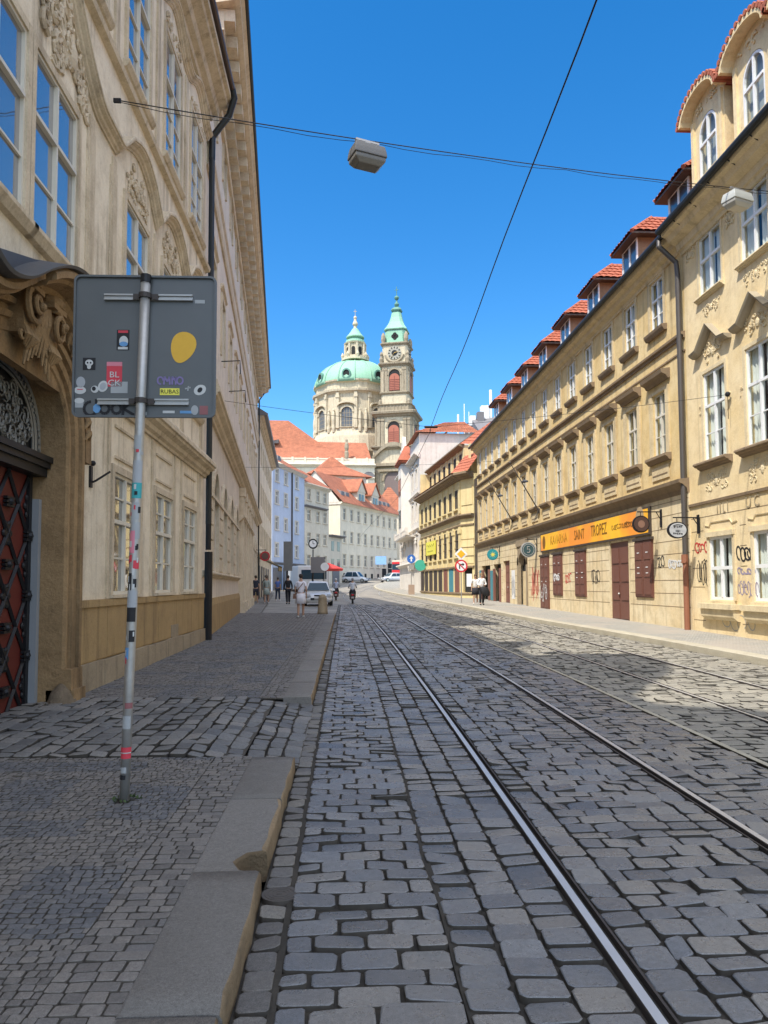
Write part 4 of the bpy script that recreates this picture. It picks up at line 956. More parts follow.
for i, y in enumerate((19.25, 16.95, 14.75, 12.5)):
    d0 = -.02; hw = .92; g = MB(FR); zb, zs = 12.1, 14.82
    hd = MB(FR)
    n = 12; top = [(y + hw*math.cos(PI*k/n), zs + .50*math.sin(PI*k/n)) for k in range(n+1)]
    # front wall with an arched opening
    wi = .48; arch_ = [(y + wi*math.cos(PI*k/n), 14.2 + wi*math.sin(PI*k/n)) for k in range(n+1)]
    O_ = [(y + hw, zb)] + top + [(y - hw, zb)]; I_ = [(y + wi, 12.98)] + arch_ + [(y - wi, 12.98)]
    for k in range(len(O_) - 1): g.poly([(O_[k][0], d0, O_[k][1]), (O_[k+1][0], d0, O_[k+1][1]), (I_[k+1][0], d0, I_[k+1][1]), (I_[k][0], d0, I_[k][1])])
    g.poly([(y - hw, d0, zb), (y + hw, d0, zb), (y + wi, d0, 12.98), (y - wi, d0, 12.98)])
    for k in range(len(I_) - 1): g.quad((I_[k][0], d0, I_[k][1]), (I_[k+1][0], d0, I_[k+1][1]), (I_[k+1][0], d0-.2, I_[k+1][1]), (I_[k][0], d0-.2, I_[k][1]))
    for s in (-1, 1): g.quad((y + s*hw, d0, zb), (y + s*hw, -3.5, zb), (y + s*hw, -3.5, zs), (y + s*hw, d0, zs)); g.box(y + s*.78 - .07, y + s*.78 + .07, d0, d0+.06, zb, zs)
    for k in range(n): g.prism([top[k], top[k+1], (y + (top[k+1][0]-y)*1.16, zs + (top[k+1][1]-zs)*1.25), (y + (top[k][0]-y)*1.16, zs + (top[k][1]-zs)*1.25)], d0 - .02, d0 + .34)
    g.box(y - .62, y + .62, d0, d0 + .1, 12.84, 12.96)
    scrolls(g, y, 14.86, 1.3, .28, d0 + .02, i, 6, .03)
    o = g.build('dormer', M['buff'], B)
    window(FR, o, y, 12.98, .96, 1.68, .06, .06, 2, (.44,), (0, 0), 'white_paint', 'pane_clear', 'blind', arch=True, d=d0)
    rb = MB(FR); nt_ = 16; tp = [(y + hw*1.19*math.cos(PI*k/nt_), zs - .02 + .68*math.sin(PI*k/nt_)) for k in range(nt_+1)]
    for k in range(nt_):
        (a, za), (b, zb_) = tp[k], tp[k+1]; mx_, mz_ = (a+b)/2, (za+zb_)/2
        rb.tube([(mx_, d0 + .37, mz_), (mx_, -3.2, mz_)], .075, 6)
    rb.build('dormer_roof', M['tile_old'], o)
hb = MB(FR)
for k, ch in enumerate((20.05, 19.75, 19.45)): pass
hb = text('lettering', 'U C', .42, R_, NR, (9.985, 17.55, 3.66), C3('letter_faint', (.36, .29, .18)), B, .9)
text('lettering', 'I I L I', .42, R_, NR, (9.985, 19.0, 3.66), C3('letter_faint', (.36, .29, .18)), B, .7)
scribble(FR, B, 'graffiti', 20.2, 1.55, .62, .85, M['paint_black'], 3, 5, .014); scribble(FR, B, 'graffiti', 20.25, 2.45, .7, .4, M['paint_red'], 5, 4, .025)
scribble(FR, B, 'graffiti', 18.0, 2.15, .8, .5, M['paint_black'], 9, 4, .026); scribble(FR, B, 'graffiti', 17.95, 1.85, .8, .22, M['paint_violet'], 10, 5, .02); scribble(FR, B, 'graffiti', 17.9, 1.3, .95, .45, M['paint_violet'], 12, 8, .014); scribble(FR, B, 'graffiti', 18.4, .42, 1.5, .5, M['paint_grey'], 14, 4, .012)

# ------------------------------------------------------------------ long ochre house 
B = thing('townhouse', 'long ochre house with tiled dormers, brown shutters and the orange banner, on the right', 'building')
ax = [22.75 + 2.225*k for k in range(15)]
UW = [(y, 9.76, .98, 1.66) for y in ax]; MW = [(y, 5.70, 1.0, 2.02) for y in ax]
OP = [(25.55, 27.35, .15, 3.18), (39.95, 42.35, .2, 3.78), (44.4, 46.2, .3, 3.12), (46.9, 49.3, .35, 3.0), (50.4, 53.6, .35, 3.0)]
w = MB(FR); w.walls(20.86, 55.2, 4.2, 12.0, hl(UW) + hl(MW), .2)
w.quad((55.2, 0, 0), (55.2, -9, 0), (55.2, -9, 12.5), (55.2, 0, 12.5)); w.quad((20.86, -.3, 10), (20.86, -9, 10), (20.86, -9, 12.5), (20.86, -.3, 12.5)); w.build('wall', M['ochre'], B)
w = MB(FR); w.walls(20.864, 55.22, 0, 4.3, OP, .3, .03); w.quad((20.864, .03, 0), (20.864, -2, 0), (20.864, -2, 4.3), (20.864, .03, 4.3)); w.quad((20.9, -2, 0), (55, -2, 0), (55, -2, 4.3), (20.9, -2, 4.3)); w.quad((20.86, .03, 4.3), (55.22, .03, 4.3), (55.22, 0, 4.3), (20.86, 0, 4.3)); w.cur = 1
for j in range(9):
    z = .95 + .40*j; segs = sorted([20.9, 55.1] + [x for a, b, c, e in OP if e > z for x in (a - .12, b + .12)])
    for a, b in zip(segs[::2], segs[1::2]): w.box(a, b, .031, .034, z, z + .02)
w.build('ground_floor', [M['ochre_band'], M['brown_trim']], B)
t = MB(FR)
t.mould(20.86, 55.3, [(d, 4.30 + z) for d, z in [(.0, 0), (.05, .0), (.08, .14), (.20, .26), (.30, .30), (.32, .40), (.0, .44)]])
t.build('band_cornice', M['brown_trim'], B)
t = MB(FR); t.mould(20.87, 55.3, [(d, 8.90 + z) for d, z in [(-.01, 0), (.05, 0), (.06, .08), (.12, .10), (.13, .17), (-.01, .20)]]); t.build('string_course', M['brown_trim'], B)
t = MB(FR); t.mould(20.87, 55.3, [(d, 8.50 + z) for d, z in [(-.01, 0), (.03, 0), (.03, .05), (-.01, .05)]]); t.build('string_course', M['brown_trim'], B)
t = MB(FR)
t.mould(20.86, 55.4, [(d, 11.5 + z) for d, z in [(-.01, 0), (.05, 0), (.08, .10), (.22, .16), (.26, .3), (.42, .34), (.46, .5), (-.01, .5)]])
t.build('trim', M['ochre_trim'], B)
def mwsur(t): t.box(u - .72, u - .5, 0, .05, z - .0, z + h + .1); t.box(u + .5, u + .72, 0, .05, z - .0, z + h + .1); t.box(u - .499, u + .499, 0, .046, z + h, z + h + .1); t.box(u - .62, u + .62, 0, .04, 4.95, 5.36)
for i, (u, z, w_, h) in enumerate(MW):
    o = window(FR, B, u, z, w_, h, .12, .05, 2, (.36,), (1, 0), 'cream_paint', 'pane_clear', 'blind' if i % 3 else 'cloth'); dress(o, FR, 'surround', mwsur, M['ochre_trim'])
    dress(o, FR, 'hood', lambda g: g.mould(u - .82, u + .82, [(-.01, 8.0), (.08, 8.0), (.14, 8.1), (.27, 8.16), (.30, 8.28), (-.01, 8.32)]), M['brown_trim'])
    dress(o, FR, 'sill', lambda g: (g.mould(u - .78, u + .78, [(-.01, 5.48), (.08, 5.48), (.14, 5.56), (.20, 5.60), (.20, 5.68), (-.01, 5.70)]), g.box(u - .55, u + .55, 0.03, .05, 5.08, 5.12)), M['brown_trim'])
for i, (u, z, w_, h) in enumerate(UW):
    o = window(FR, B, u, z, w_, h, .10, .055, 2, (.38,), (1, 0), 'white_paint', 'pane_clear', 'cloth' if i % 2 else 'blind'); dress(o, FR, 'surround', lambda g: surround(g, u, z, w_, h, .16, .035), M['ochre_trim'])
    dress(o, FR, 'sill', lambda g: g.mould(u - .7, u + .7, [(-.01, 9.56), (.10, 9.56), (.16, 9.66), (.18, 9.74), (-.01, 9.76)]), M['brown_trim'])
room_back(FR, B, hl(UW) + hl(MW))
gt = MB(FR); gt.tube([(20.95, .56, 12.02), (55.4, .56, 12.02)], .09, 10); gt.build('gutter', M['gutter_dark'], B)
dp = MB(FR); dp.tube([(21.2, .56, 12.0), (21.15, .6, 11.75), (21.0, .15, 11.2), (20.95, .14, 10.8), (20.95, .14, 2.3)], .075, 10); dp.build('drainpipe', M['pipe_grey'], B)
dp = MB(FR); dp.tube([(20.95, .14, 2.3), (20.95, .14, .2)], .08, 10); dp.tube([(20.95, .16, 2.5), (20.95, .16, 2.25)], .1, 8); dp.build('drainpipe_foot', M['pipe_rust'], B)
rf = MB(FR); rf.poly([(20.9, .5, 12.06), (55.4, .5, 12.06), (55.4, -4.6, 16.8), (20.9, -4.6, 16.8)]); rf.poly([(20.9, -4.6, 16.8), (55.4, -4.6, 16.8), (55.4, -9, 12), (20.9, -9, 12)]); rf.build('roof', M['tile'], B)
for k in range(8):
    y = 22.3 + 4.05*k; dF = -.62; hw = .72
    g = MB(FR); zb, zt = 12.9, 14.32
    g.box(y - hw, y + hw, dF - 2.6, dF, zb - .3, zt)
    o = g.build('dormer', M['brown_trim'], B)
    fr_ = MB(FR)
    for a, b in ((y - hw, y - hw + .1), (y - .05, y + .05), (y + hw - .1, y + hw)): fr_.box(a, b, dF, dF + .04, zb + .1, zt - .05)
    fr_.box(y - hw, y + hw, dF, dF + .035, zb, zb + .1); fr_.box(y - hw, y + hw, dF, dF + .035, zt - .12, zt)
    wv = fr_.build('window', M['white_paint'], o)
    p = MB(FR); p.quad((y - hw, dF + .015, zb), (y + hw, dF + .015, zb), (y + hw, dF + .015, zt), (y - hw, dF + .015, zt)); p.build('pane', M['pane_far'], wv, recalc=False)
    e = .34; A0, A1 = (y - hw - e, dF + .36, zt - .02), (y + hw + e, dF + .36, zt - .02); rz_ = zt + .95
    r0, r1 = (y - .12, dF - .78, rz_), (y + .12, dF - .78, rz_)
    tl = MB(FR)
    to = lambda q: FR(*q)
    tl2 = MB(); 
    tl2.tiles(to(A0), to(A1), to(r1), to(r0), 9, 5, .035)
    for s, Q in ((1, A1), (-1, A0)):
        back = (Q[0], dF - 3.0, zt - .02); rb_ = (y + s*.12, dF - 3.0, rz_); rr_ = r1 if s > 0 else r0
        tl2.tiles(to(Q), to(back), to(rb_), to(rr_), 12, 5, .035)
    for s, Q in ((1, A1), (-1, A0)): tl2.tube([to(Q), to(r1 if s > 0 else r0)], .075, 6)
    tl2.tube([to((y, dF - .75, rz_)), to((y, dF - 3, rz_))], .09, 6)
    tl2.build('dormer_roof', M['tile_old'], o)
    ev_ = MB(FR); ev_.box(y - hw - e, y + hw + e, dF - 2.6, dF + .34, zt - .10, zt - .03); ev_.build('eaves', M['dark_wood'], o)
def shutters(u0, u1, z0, z1, name, m, n=2, slots=True, par=None):
    g = MB(FR); g.box(u0, u1, .03, .075, z0, z1); ww = (u1 - u0)/n
    for k in range(n):
        a = u0 + k*ww; g.box(a + .02, a + ww - .02, .07, .095, z0 + .04, z1 - .04)
        nn = max(2, round((z1 - z0)/.55))
        for j in range(nn):
            za = z0 + .1 + j*(z1 - z0 - .16)/nn; g.box(a + .09, a + ww - .09, .09, .112, za, za + (z1 - z0)/nn - .12, (.03, .008))
    o = g.build(name, m, par or B)
    if slots:
        s = MB(FR)
        for k in range(n):
            for z in (z1 - .42, z0 + (z1-z0)*.52, z0 + .8): s.box(u0 + ww*(k+.5) - .09, u0 + ww*(k+.5) + .09, .112, .117, z, z + .03)
        s.build('vent', M['paint_white'], o)
    s = MB(FR); s.box(u0 - .06, u1 + .06, .03, .13, z1, z1 + .09); s.build('lintel', M['dark_wood'], o)
    return o
shutters(23.42, 24.85, 1.2, 3.1, 'shutter', M['brown_paint']); shutters(30.1, 31.5, 1.12, 3.05, 'shutter', M['brown_paint']); shutters(33.45, 34.9, 1.12, 3.05, 'shutter', M['brown_paint'])
shutters(35.65, 37.2, .42, 3.04, 'shutter', M['brown_paint'])
def door(u0, u1, z0, z1, m, d=-.12, n=2):
    g = MB(FR); g.box(u0, u1, d - .06, d, z0, z1); ww = (u1-u0)/n
    for k in range(n):
        for j in range(4): g.box(u0 + k*ww + .1, u0 + (k+1)*ww - .1, d, d + .025, z0 + .2 + j*(z1-z0-.3)/4, z0 + .1 + (j+1)*(z1-z0-.3)/4, (.03, .01))
    o = g.build('door', m, B); h = MB(FR); h.ball(((u0+u1)/2 + .07, d + .05, z0 + 1.1), .04, 6, 4); h.build('handle', M['steel'], o); return o
door(25.55, 27.35, .2, 3.18, M['brown_paint'], -.02); door(44.4, 46.2, .38, 3.12, M['rust_door'])
# arched doorway, and the dim shop entrances with teal panels
g = MB(FR); n = 12
g.box(39.95, 40.25, -.1, .07, .2, 3.2); g.box(42.05, 42.35, -.1, .07, .2, 3.2)
O_ = [(41.15 + 1.2*math.cos(PI*k/n), 2.75 + 1.05*math.sin(PI*k/n)) for k in range(n+1)]; I_ = [(41.15 + .9*math.cos(PI*k/n), 2.75 + .72*math.sin(PI*k/n)) for k in range(n+1)]
for k in range(n): g.prism([O_[k], O_[k+1], I_[k+1], I_[k]], -.28, .07)
for k in range(n): x = [O_[k], O_[k+1], (O_[k+1][0], 3.8), (O_[k][0], 3.8)]; g.prism(x, -.25, .035)
g.box(39.8, 42.5, .03, .10, 3.82, 4.2); g.build('door_arch', M['plinth_stone'], B)
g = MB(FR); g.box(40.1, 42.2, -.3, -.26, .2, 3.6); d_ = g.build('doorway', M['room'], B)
g = MB(FR); g.box(41.0, 42.05, -.25, -.20, .25, 2.4); g.build('door_leaf', M['ochre_trim'], d_)
g = MB(FR)
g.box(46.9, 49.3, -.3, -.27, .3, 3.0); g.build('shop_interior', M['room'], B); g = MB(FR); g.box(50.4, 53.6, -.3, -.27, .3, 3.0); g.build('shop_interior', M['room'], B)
C3('teal', (.06, .22, .26))
for a, b in ((46.95, 47.35), (48.85, 49.25), (50.45, 51.0), (52.9, 53.5)): g = MB(FR); g.box(a, b, -.02, .09, .45, 2.7); g.build('shop_shutter', M['rust_door'], B)
for q in ((49.45, 50.25, .6, 2.6), (53.65, 54.3, .8, 2.7)): g = MB(FR); g.box(q[0], q[1], .035, .07, q[2], q[3]); g.build('shop_panel', M['teal'], B)
g = MB(FR); g.box(43.0, 43.9, .034, .038, .8, 2.5); g.build('poster', M['paint_white'], B)
scribble(FR, B, 'graffiti', 43.4, .7, .9, 1.6, M['paint_grey'], 21, 6, .02, .045); scribble(FR, B, 'graffiti', 38.4, .75, 1.6, 2.0, M['paint_red'], 22, 7, .03, .04); scribble(FR, B, 'graffiti', 32.6, 1.6, .9, .6, M['paint_red'], 23, 4, .025, .04); scribble(FR, B, 'graffiti', 29.0, 1.5, 1.0, .9, M['paint_black'], 24, 4, .02, .04)
scribble(FR, B, 'graffiti', 21.75, 2.1, 1.1, .3, M['paint_white'], 25, 7, .03, .04); scribble(FR, B, 'graffiti', 22.9, 2.15, .5, .4, M['paint_black'], 26, 3, .018, .04); scribble(FR, B, 'graffiti', 36.6, .7, 1.4, 1.1, M['paint_white'], 28, 5, .02, .12); scribble(FR, B, 'graffiti', 34.2, 1.8, .9, .35, M['paint_white'], 29, 4, .04, .12)
# tavern banner
g = MB(FR); g.box(23.5, 36.95, .03, .11, 3.26, 4.18); bn = g.build('banner_sign', M['dark_wood'], B)
def banmat():
    m, nt, b = nodes('banner_print'); c = ramp(nt, tex(nt, .35, 2), [(.38, (.86, .30, .03)), (.55, (.92, .52, .02)), (.7, (.85, .32, .06))]); nt.links.new(c, b.inputs['Base Color']); b.inputs['Roughness'].default_value = .5; return m
g = MB(FR); g.box(23.6, 36.85, .10, .116, 3.33, 4.12); g.build('banner_print', banmat(), bn)
text('lettering', 'KAVARNA', .60, R_, NR, (10 - .118, 33.75, 3.73), C3('letter_gold', (.42, .20, .015)), bn, .98); text('lettering', 'SAINT', .60, R_, NR, (10 - .118, 30.7, 3.73), C3('letter_brown', (.20, .09, .01)), bn, .82); text('lettering', 'TROPEZ', .64, R_, NR, (10 - .118, 28.3, 3.75), M['letter_brown'], bn, .78)
scribble(FR, bn, 'script_line', 25.9, 3.62, 2.0, .22, M['letter_brown'], 61, 14, .014, .12)
g = MB(FR); g.disc(36.25, 3.72, .26, .33, .116, .122, 14); g.build('emblem', M['letter_brown'], bn); g = MB(FR); g.disc(24.25, 3.85, .35, .4, .117, .122, 16); g.build('emblem', C3('emblem_grey', (.38, .28, .16)), bn)

# ------------------------------------------------------------------ hanging signs and flagpoles on that wall
def hang_sign(label, x, y, z, ru, rz, face_m, rim_m, marks=None):
    """disc sign facing down the street on an iron bracket"""
    t = thing('hanging_sign', label, 'sign')
    F = Fr(x, y, 1, 0, 0, -1)
    g = MB(F); g.disc(0, z, ru, rz, -.04, .04, 28); g.build('sign_board', rim_m, t)
    for s in (-1, 1):
        g = MB(F); g.disc(0, z, ru*.86, rz*.86, .04*s, .055*s, 28); o = g.build('sign_face', face_m, t)
    if marks: marks(F, t, z)
    g = MB(); g.tube([(9.97, y, z + rz + .12), (x - ru*.4, y, z + rz + .12)], .02, 6); g.tube([(x, y, z + rz), (x, y, z + rz + .12)], .012, 5); g.tube([(9.97, y, z + .1), (9.8, y, z + rz + .12)], .014, 5)
    g.box(9.94, 9.965, y - .06, y + .06, z - .1, z + rz + .2); g.build('bracket', M['black_iron'], t); return t
RS = (1, 0, 0); NS = (0, -1, 0)
def mk_brown(F, t, z):
    g = MB(F); g.disc(0, z, .11, .12, .055, .06, 12); g.build('emblem', C3('sign_tan', (.22, .12, .08)), t)
hang_sign('round dark brown sign hanging over the right end of the orange banner', 9.3, 22.75, 3.53, .27, .27, C3('sign_brown', (.07, .035, .025)), M['black_iron'], mk_brown)
def mk_oval(F, t, z):
    g = MB(F); R = random.Random(6)
    for zz, ww in ((.09, .12), (-.03, .07), (-.10, .14)):
        n = 5
        for k in range(n):
            a = -ww + 2*ww*k/n; g.box(a, a + 2*ww/n*R.uniform(.5, .8), .055, .06, z + zz - R.uniform(.012, .03), z + zz + R.uniform(.012, .03))
    g.tube([(-.14 + .028*k, .056, z + .15 - .004*(k-5)**2*.35) for k in range(11)], .01, 4); g.build('worn_print', M['paint_black'], t)
hang_sign('black rimmed oval sign with a pale face hanging in front of the drainpipe', 9.34, 20.3, 3.16, .285, .235, C3('sign_pale', (.42, .43, .44)), M['black_iron'], mk_oval)
def mk_star(F, t, z):
    g = MB(F); P = []
    for k in range(16): q = .08 if k % 2 else .2; P.append((q*math.cos(PI*k/8), z + q*math.sin(PI*k/8)))
    g.prism(P, .055, .062); g.build('emblem', C3('sign_gold', (.62, .55, .10)), t)
hang_sign('round teal sign with a yellow star near the shop doors', 9.5, 47.2, 3.58, .36, .36, C3('sign_teal', (.02, .24, .27)), C3('sign_teal', (.02, .24, .27)), mk_star)
def mk_dark(F, t, z):
    g = MB(F)
    for k in range(24):
        a0, a1 = 2*PI*k/24, 2*PI*(k+1)/24; g.prism([(q*math.cos(a), z + q*math.sin(a)) for q, a in ((.30, a0), (.30, a1), (.275, a1), (.275, a0))], .055, .06)
    g.build('ring', M['paint_grey'], t)
    g = MB(F); g.tube([(.06, .058, z + .16), (-.06, .058, z + .16), (-.06, .058, z + .02), (.05, .058, z + .03), (.08, .058, z - .06), (.03, .058, z - .15), (-.07, .058, z - .14)], .018, 5); g.build('emblem', M['paint_grey'], t)
hang_sign('round dark slate green sign with a pale ring over the arched doorway', 9.5, 37.9, 3.45, .40, .40, C3('sign_slate', (.035, .075, .08)), M['paint_grey'], mk_dark)
for y, lab in ((37.4, 'slanting flagpole on the ochre wall with a furled flag, nearer one'), (43.4, 'slanting flagpole on the ochre wall with a furled flag, farther one')):
    t = thing('flagpole', lab, 'flagpole', group=None)
    g = MB(FR); g.tube([(y, .03, 5.4), (y, 1.5, 7.9)], [.035, .02], 6); g.ball((y, 1.5, 7.93), .05, 6, 4); g.box(y - .08, y + .08, 0, .1, 5.3, 5.55); g.build('pole', M['pipe_grey'], t)
    g = MB(FR); g.tube([(y, .9, 6.9), (y - .25, .85, 6.92), (y - .75, .8, 6.85)], [.05, .09, .05], 6); g.build('furled_flag', M['lead'], t)
# ------------------------------------------------------------------ yellow corner house
FY = facade(9.15, 58, -.081, .9967, -1)
B = thing('corner_house', 'yellow corner house with pillared windows and a yellow banner, beyond the ochre house', 'building')
L_ = 17.4; g = MB(FY)
pil = [.3 + 2.16*k for k in range(9)]
W1 = [(u + 1.08, 7.75, 1.15, 1.55) for u in pil[:-1]]; W2 = [(u + 1.08, 3.9, 1.1, 2.15) for u in pil[:-1]]; W3 = [(u + 1.08, 11.5, .95, 1.15) for u in pil[:-1]]; SH = [(u + 1.08, 1.05, 1.62, 1.9) for u in pil[:-1]]
g.walls(0, L_, 0, 10.3, hl(W1) + hl(W2), .12)
# chamfered corner and the side in the gap
c0 = FY(0, 0, 0); Fc = facade(9.15, 58, 1.05, -1.35, 1); Fc = Fr(9.95, 56.6, -.8, 1.4, -1.4, -.8)
Lc = math.hypot(.8, 1.4)
c = MB(Fc); CW = [(Lc/2, 1.05, 1.15, 1.9)]
c.walls(0, Lc, 0, 10.3, hl(CW), .3); 
g2 = MB(); g2.quad((9.95, 56.6, 0), (16, 56.6, 0), (16, 56.6, 10.3), (9.95, 56.6, 10.3))
e = FY(L_, 0, 0); g2.quad((e[0], e[1], 0), (e[0] + 8, e[1], 0), (e[0] + 8, e[1], 13), (e[0], e[1], 13))
for q in (c, g2):
    n0 = len(g.v); g.v += [tuple(v) for v in q.v]; g.f += [tuple(i + n0 for i in f_) for f_ in q.f]; g.mi += q.mi; g.sm += q.sm
g.build('wall', M['yellow_stucco'], B)
g = MB(); g.box(10.0, 10.1, 55.25, 56.55, 0, 9.8); g.build('gap_shade_sheet', M['dark_wood'], B)  # added dark sheet standing in for the shade of the narrow gap
# set-back attic storey
g = MB(FY); g.walls(2.2, L_ - .2, 10.6, 13.2, hl(W3[1:]), .25, -.9); g.quad((2.2, -.9, 10.3), (2.2, -8, 10.3), (2.2, -8, 13.2), (2.2, -.9, 13.2)); g.build('attic_wall', M['yellow_stucco'], B)
t = MB(FY)
def both(z, prof):
    t.mould(-.02, L_ + .1, [(d, z + q) for d, q in prof])
    c_ = MB(Fc); c_.mould(-.02, Lc + .03, [(d - .003, z + q - .002) for d, q in prof]); n0 = len(t.v); t.v += c_.v; t.f += [tuple(i + n0 for i in f_) for f_ in c_.f]; t.mi += c_.mi; t.sm += c_.sm
both(6.85, cornice_prof(.32, .34)); both(6.3, [(-.01, 0), (.08, 0), (.08, .1), (-.01, .12)]); both(2.98, [(-.01, 0), (.12, .02), (.12, .14), (-.01, .16)]); both(9.95, cornice_prof(.75, .5)); both(.9, [(-.01, 0), (.12, 0), (.12, .12), (-.01, .14)])
for z in (3.85, 4.55, 5.2): both(z, [(-.01, 0), (.03, 0), (.03, .03), (-.01, .03)])
t.mould(2.2, L_ - .1, [(d - .9, 12.95 + q) for d, q in cornice_prof(.5, .35)])
t.build('cornice', M['brown_trim'], B)
t = MB(FY)
for u in pil:
    t.box(u - .34, u + .34, 0, .07, 7.3, 9.85); t.box(u - .38, u + .38, 0, .1, 9.35, 9.6); t.box(u - .34, u + .34, 0, .06, 3.14, 6.25); t.box(u - .40, u + .40, 0, .12, 5.7, 6.05)
    t.box(u - .3, u + .3, -.9, -.84, 10.6, 12.95)
for u, z, w_, h in W1 + W2: t.mould(u - .7, u + .7, [(-.01, z - .16), (.16, z - .12), (.16, z - .02), (-.01, z)])
for z in (.2, .55): t.box(0, L_, 0, .05, z, z + .3)
c_ = MB(Fc); c_.box(0, Lc, -.05, .04, 3.3, 3.82); c_.box(0, Lc, -.05, .04, 3.92, 4.5); c_.box(0, Lc, -.05, .04, 4.6, 5.15); c_.box(.12, Lc - .12, -.05, .05, 7.9, 9.5); c_.box(0, Lc, -.05, .05, .05, .85)
n0 = len(t.v); t.v += c_.v; t.f += [tuple(i + n0 for i in f_) for f_ in c_.f]; t.mi += c_.mi; t.sm += c_.sm
t.build('pilaster', M['yellow_stucco'], B)
for L in (W1, W2, W3[1:]):
    for u, z, w_, h in L: window(FY, B, u, z, w_, h, .07, .06, 2, (.35,), (0, 0), 'dark_wood' if L is not W3 else 'cream_paint', 'pane_dark', d=-.9 if z > 11 else 0)
for i, (u, z, w_, h) in enumerate(SH):
    g = MB(FY); g.box(u - w_/2, u + w_/2, 0, .02, z, z + h); g.box(u - .04, u + .04, .02, .05, z, z + h); g.build('shopfront', M['teal'] if i == 1 else (M['rust_door'] if i in (0, 2) else M['dark_wood']), B)
c_ = MB(Fc); c_.box(Lc/2 - .57, Lc/2 + .57, -.3, -.2, 1.05, 2.95); o = c_.build('shop_window', M['room'], B); c_ = MB(Fc); c_.box(Lc/2 - .3, Lc/2 + .35, -.2, -.17, 1.5, 2.5); c_.build('poster', M['paint_white'], o)
rf = MB(); 
A = [FY(-.1, .7, 10.45), FY(L_ + .1, .7, 10.45), FY(L_ + .1, -.9, 11.0), FY(2.2, -.9, 11.0)]
rf.poly([FY(2.2, -.42, 13.3), FY(L_, -.42, 13.3), FY(L_, -4.5, 16.2), FY(5.6, -4.5, 16.2)])
rf.tiles(Fc(-.2, .7, 10.4), FY(-.1, .75, 10.45), FY(2.2, -1.0, 12.3), (10.9, 57.6, 12.3), 8, 6, .03)
rf.tiles(FY(-.1, .75, 10.45), FY(L_, .75, 10.45), FY(L_, -.9, 10.75), FY(2.2, -.9, 10.75), 40, 2, .03)
rf.tiles(FY(2.1, -.5, 13.25), FY(2.1, -7.0, 13.25), FY(5.6, -5.5, 16.2), FY(5.6, -4.5, 16.2), 14, 8, .03)
rf.poly([FY(2.2, -1.0, 12.3), (10.9, 57.6, 12.3), (15, 57, 12.3), FY(3, -7, 12.4)])
rf.build('roof', M['tile_old'], B)
g = MB(FY); g.box(9.0, 13.4, .17, .23, 4.45, 5.72); bn = g.build('banner', C3('banner_yellow', (.72, .66, .08), rough=.5), B)
g = MB(FY); g.tube([(12.8 - .3*k, .235, 5.35 + .12*math.sin(k*1.9)) for k in range(12)], .035, 4); g.box(10, 12.6, .232, .236, 4.75, 4.85); g.build('print', C3('olive_print', (.40, .38, .05)), bn)

# ------------------------------------------------------------------ white baroque house behind it
FWh = facade(7.75, 76.2, -.035, .999, -1)
B = thing('townhouse', 'white ornate house with a bay and an orange roof, behind the yellow corner house', 'building')
WL = [(u, z, 1.3, 2.0) for u in (2.2, 5.4, 14.2, 17.4) for z in (4.6, 8.4, 12.0)]
g = MB(FWh); g.walls(0, 19.5, 0, 15.2, hl(WL), .22); g.quad((0, 0, 0), (0, -14, 0), (0, -14, 17.5), (0, 0, 17.5)); g.quad((19.5, 0, 0), (19.5, -9, 0), (19.5, -9, 15), (19.5, 0, 15))
g.quad((0, 0, 15.2), (8, 0, 15.2), (8, 0, 17.4), (0, 0, 17.4))
g.build('wall', M['white_stucco'], B)
t = MB(FWh)
for z, p, h in ((3.7, .5, .4), (7.4, .25, .25), (11.1, .25, .25), (15.0, .6, .5)): t.mould(-.1, 19.6, [(d, z + q) for d, q in cornice_prof(p, h)])
for u, z, w_, h in WL: surround(t, u, z, w_, h, .18, .08); t.mould(u - 1, u + 1, [(d, z + h + .3 + q) for d, q in cornice_prof(.22, .16)]); t.disc(u, z + h + .52, .6, .4, 0, .08, 12)
t.mould(4, 15.5, [(d, 6.9 + q) for d, q in [(-.01, 0), (1.0, .05), (1.05, .2), (-.01, .2)]]); t.box(4, 15.5, .92, 1.02, 7.6, 7.75)
for k in range(24): t.box(4.1 + k*.48, 4.28 + k*.48, .9, 1.0, 7.1, 7.6)
for u in (4, 9.8, 15.5): t.box(u - .25, u + .25, .8, 1.1, 7.1, 7.9)
for k in range(5): scrolls(t, 3 + 3.4*k, 5.9, 1.4, .8, .08, k, 6, .08)
scrolls(t, 6, 3.2, 3.2, 1.6, .3, 50, 14, .13)
t.build('stucco_trim', M['white_stucco'], B)
# polygonal bay
g = MB(FWh); P = [(7.6, 0), (8.3, 1.0), (11.3, 1.0), (12, 0)]
g.slab(P + [(12, -.2), (7.6, -.2)], 7.1, 15.6); o = g.build('bay', M['white_stucco'], B)
g = MB(FWh)
for z in (8.3, 12.0): g.box(8.7, 9.7, 1.0, 1.05, z, z + 2); g.box(9.95, 10.9, 1.0, 1.05, z, z + 2)
g.build('bay_window', M['pane_far'], o)
g = MB(FWh); g.mould(7.4, 12.2, [(d, 15.5 + q) for d, q in cornice_prof(1.3, .4)]); g.loft([[(7.2, 1.4, 15.9), (12.4, 1.4, 15.9), (12.4, -1, 15.9), (7.2, -1, 15.9)], [(9.7, .4, 18), (9.9, .4, 18), (9.9, 0, 18), (9.7, 0, 18)]]); g.build('bay_roof', M['tile_old'], o)
for u, z, w_, h in WL: window(FWh, B, u, z, w_, h, .16, .09, 2, (.35,), (0, 0), 'cream_paint', 'pane_dark')
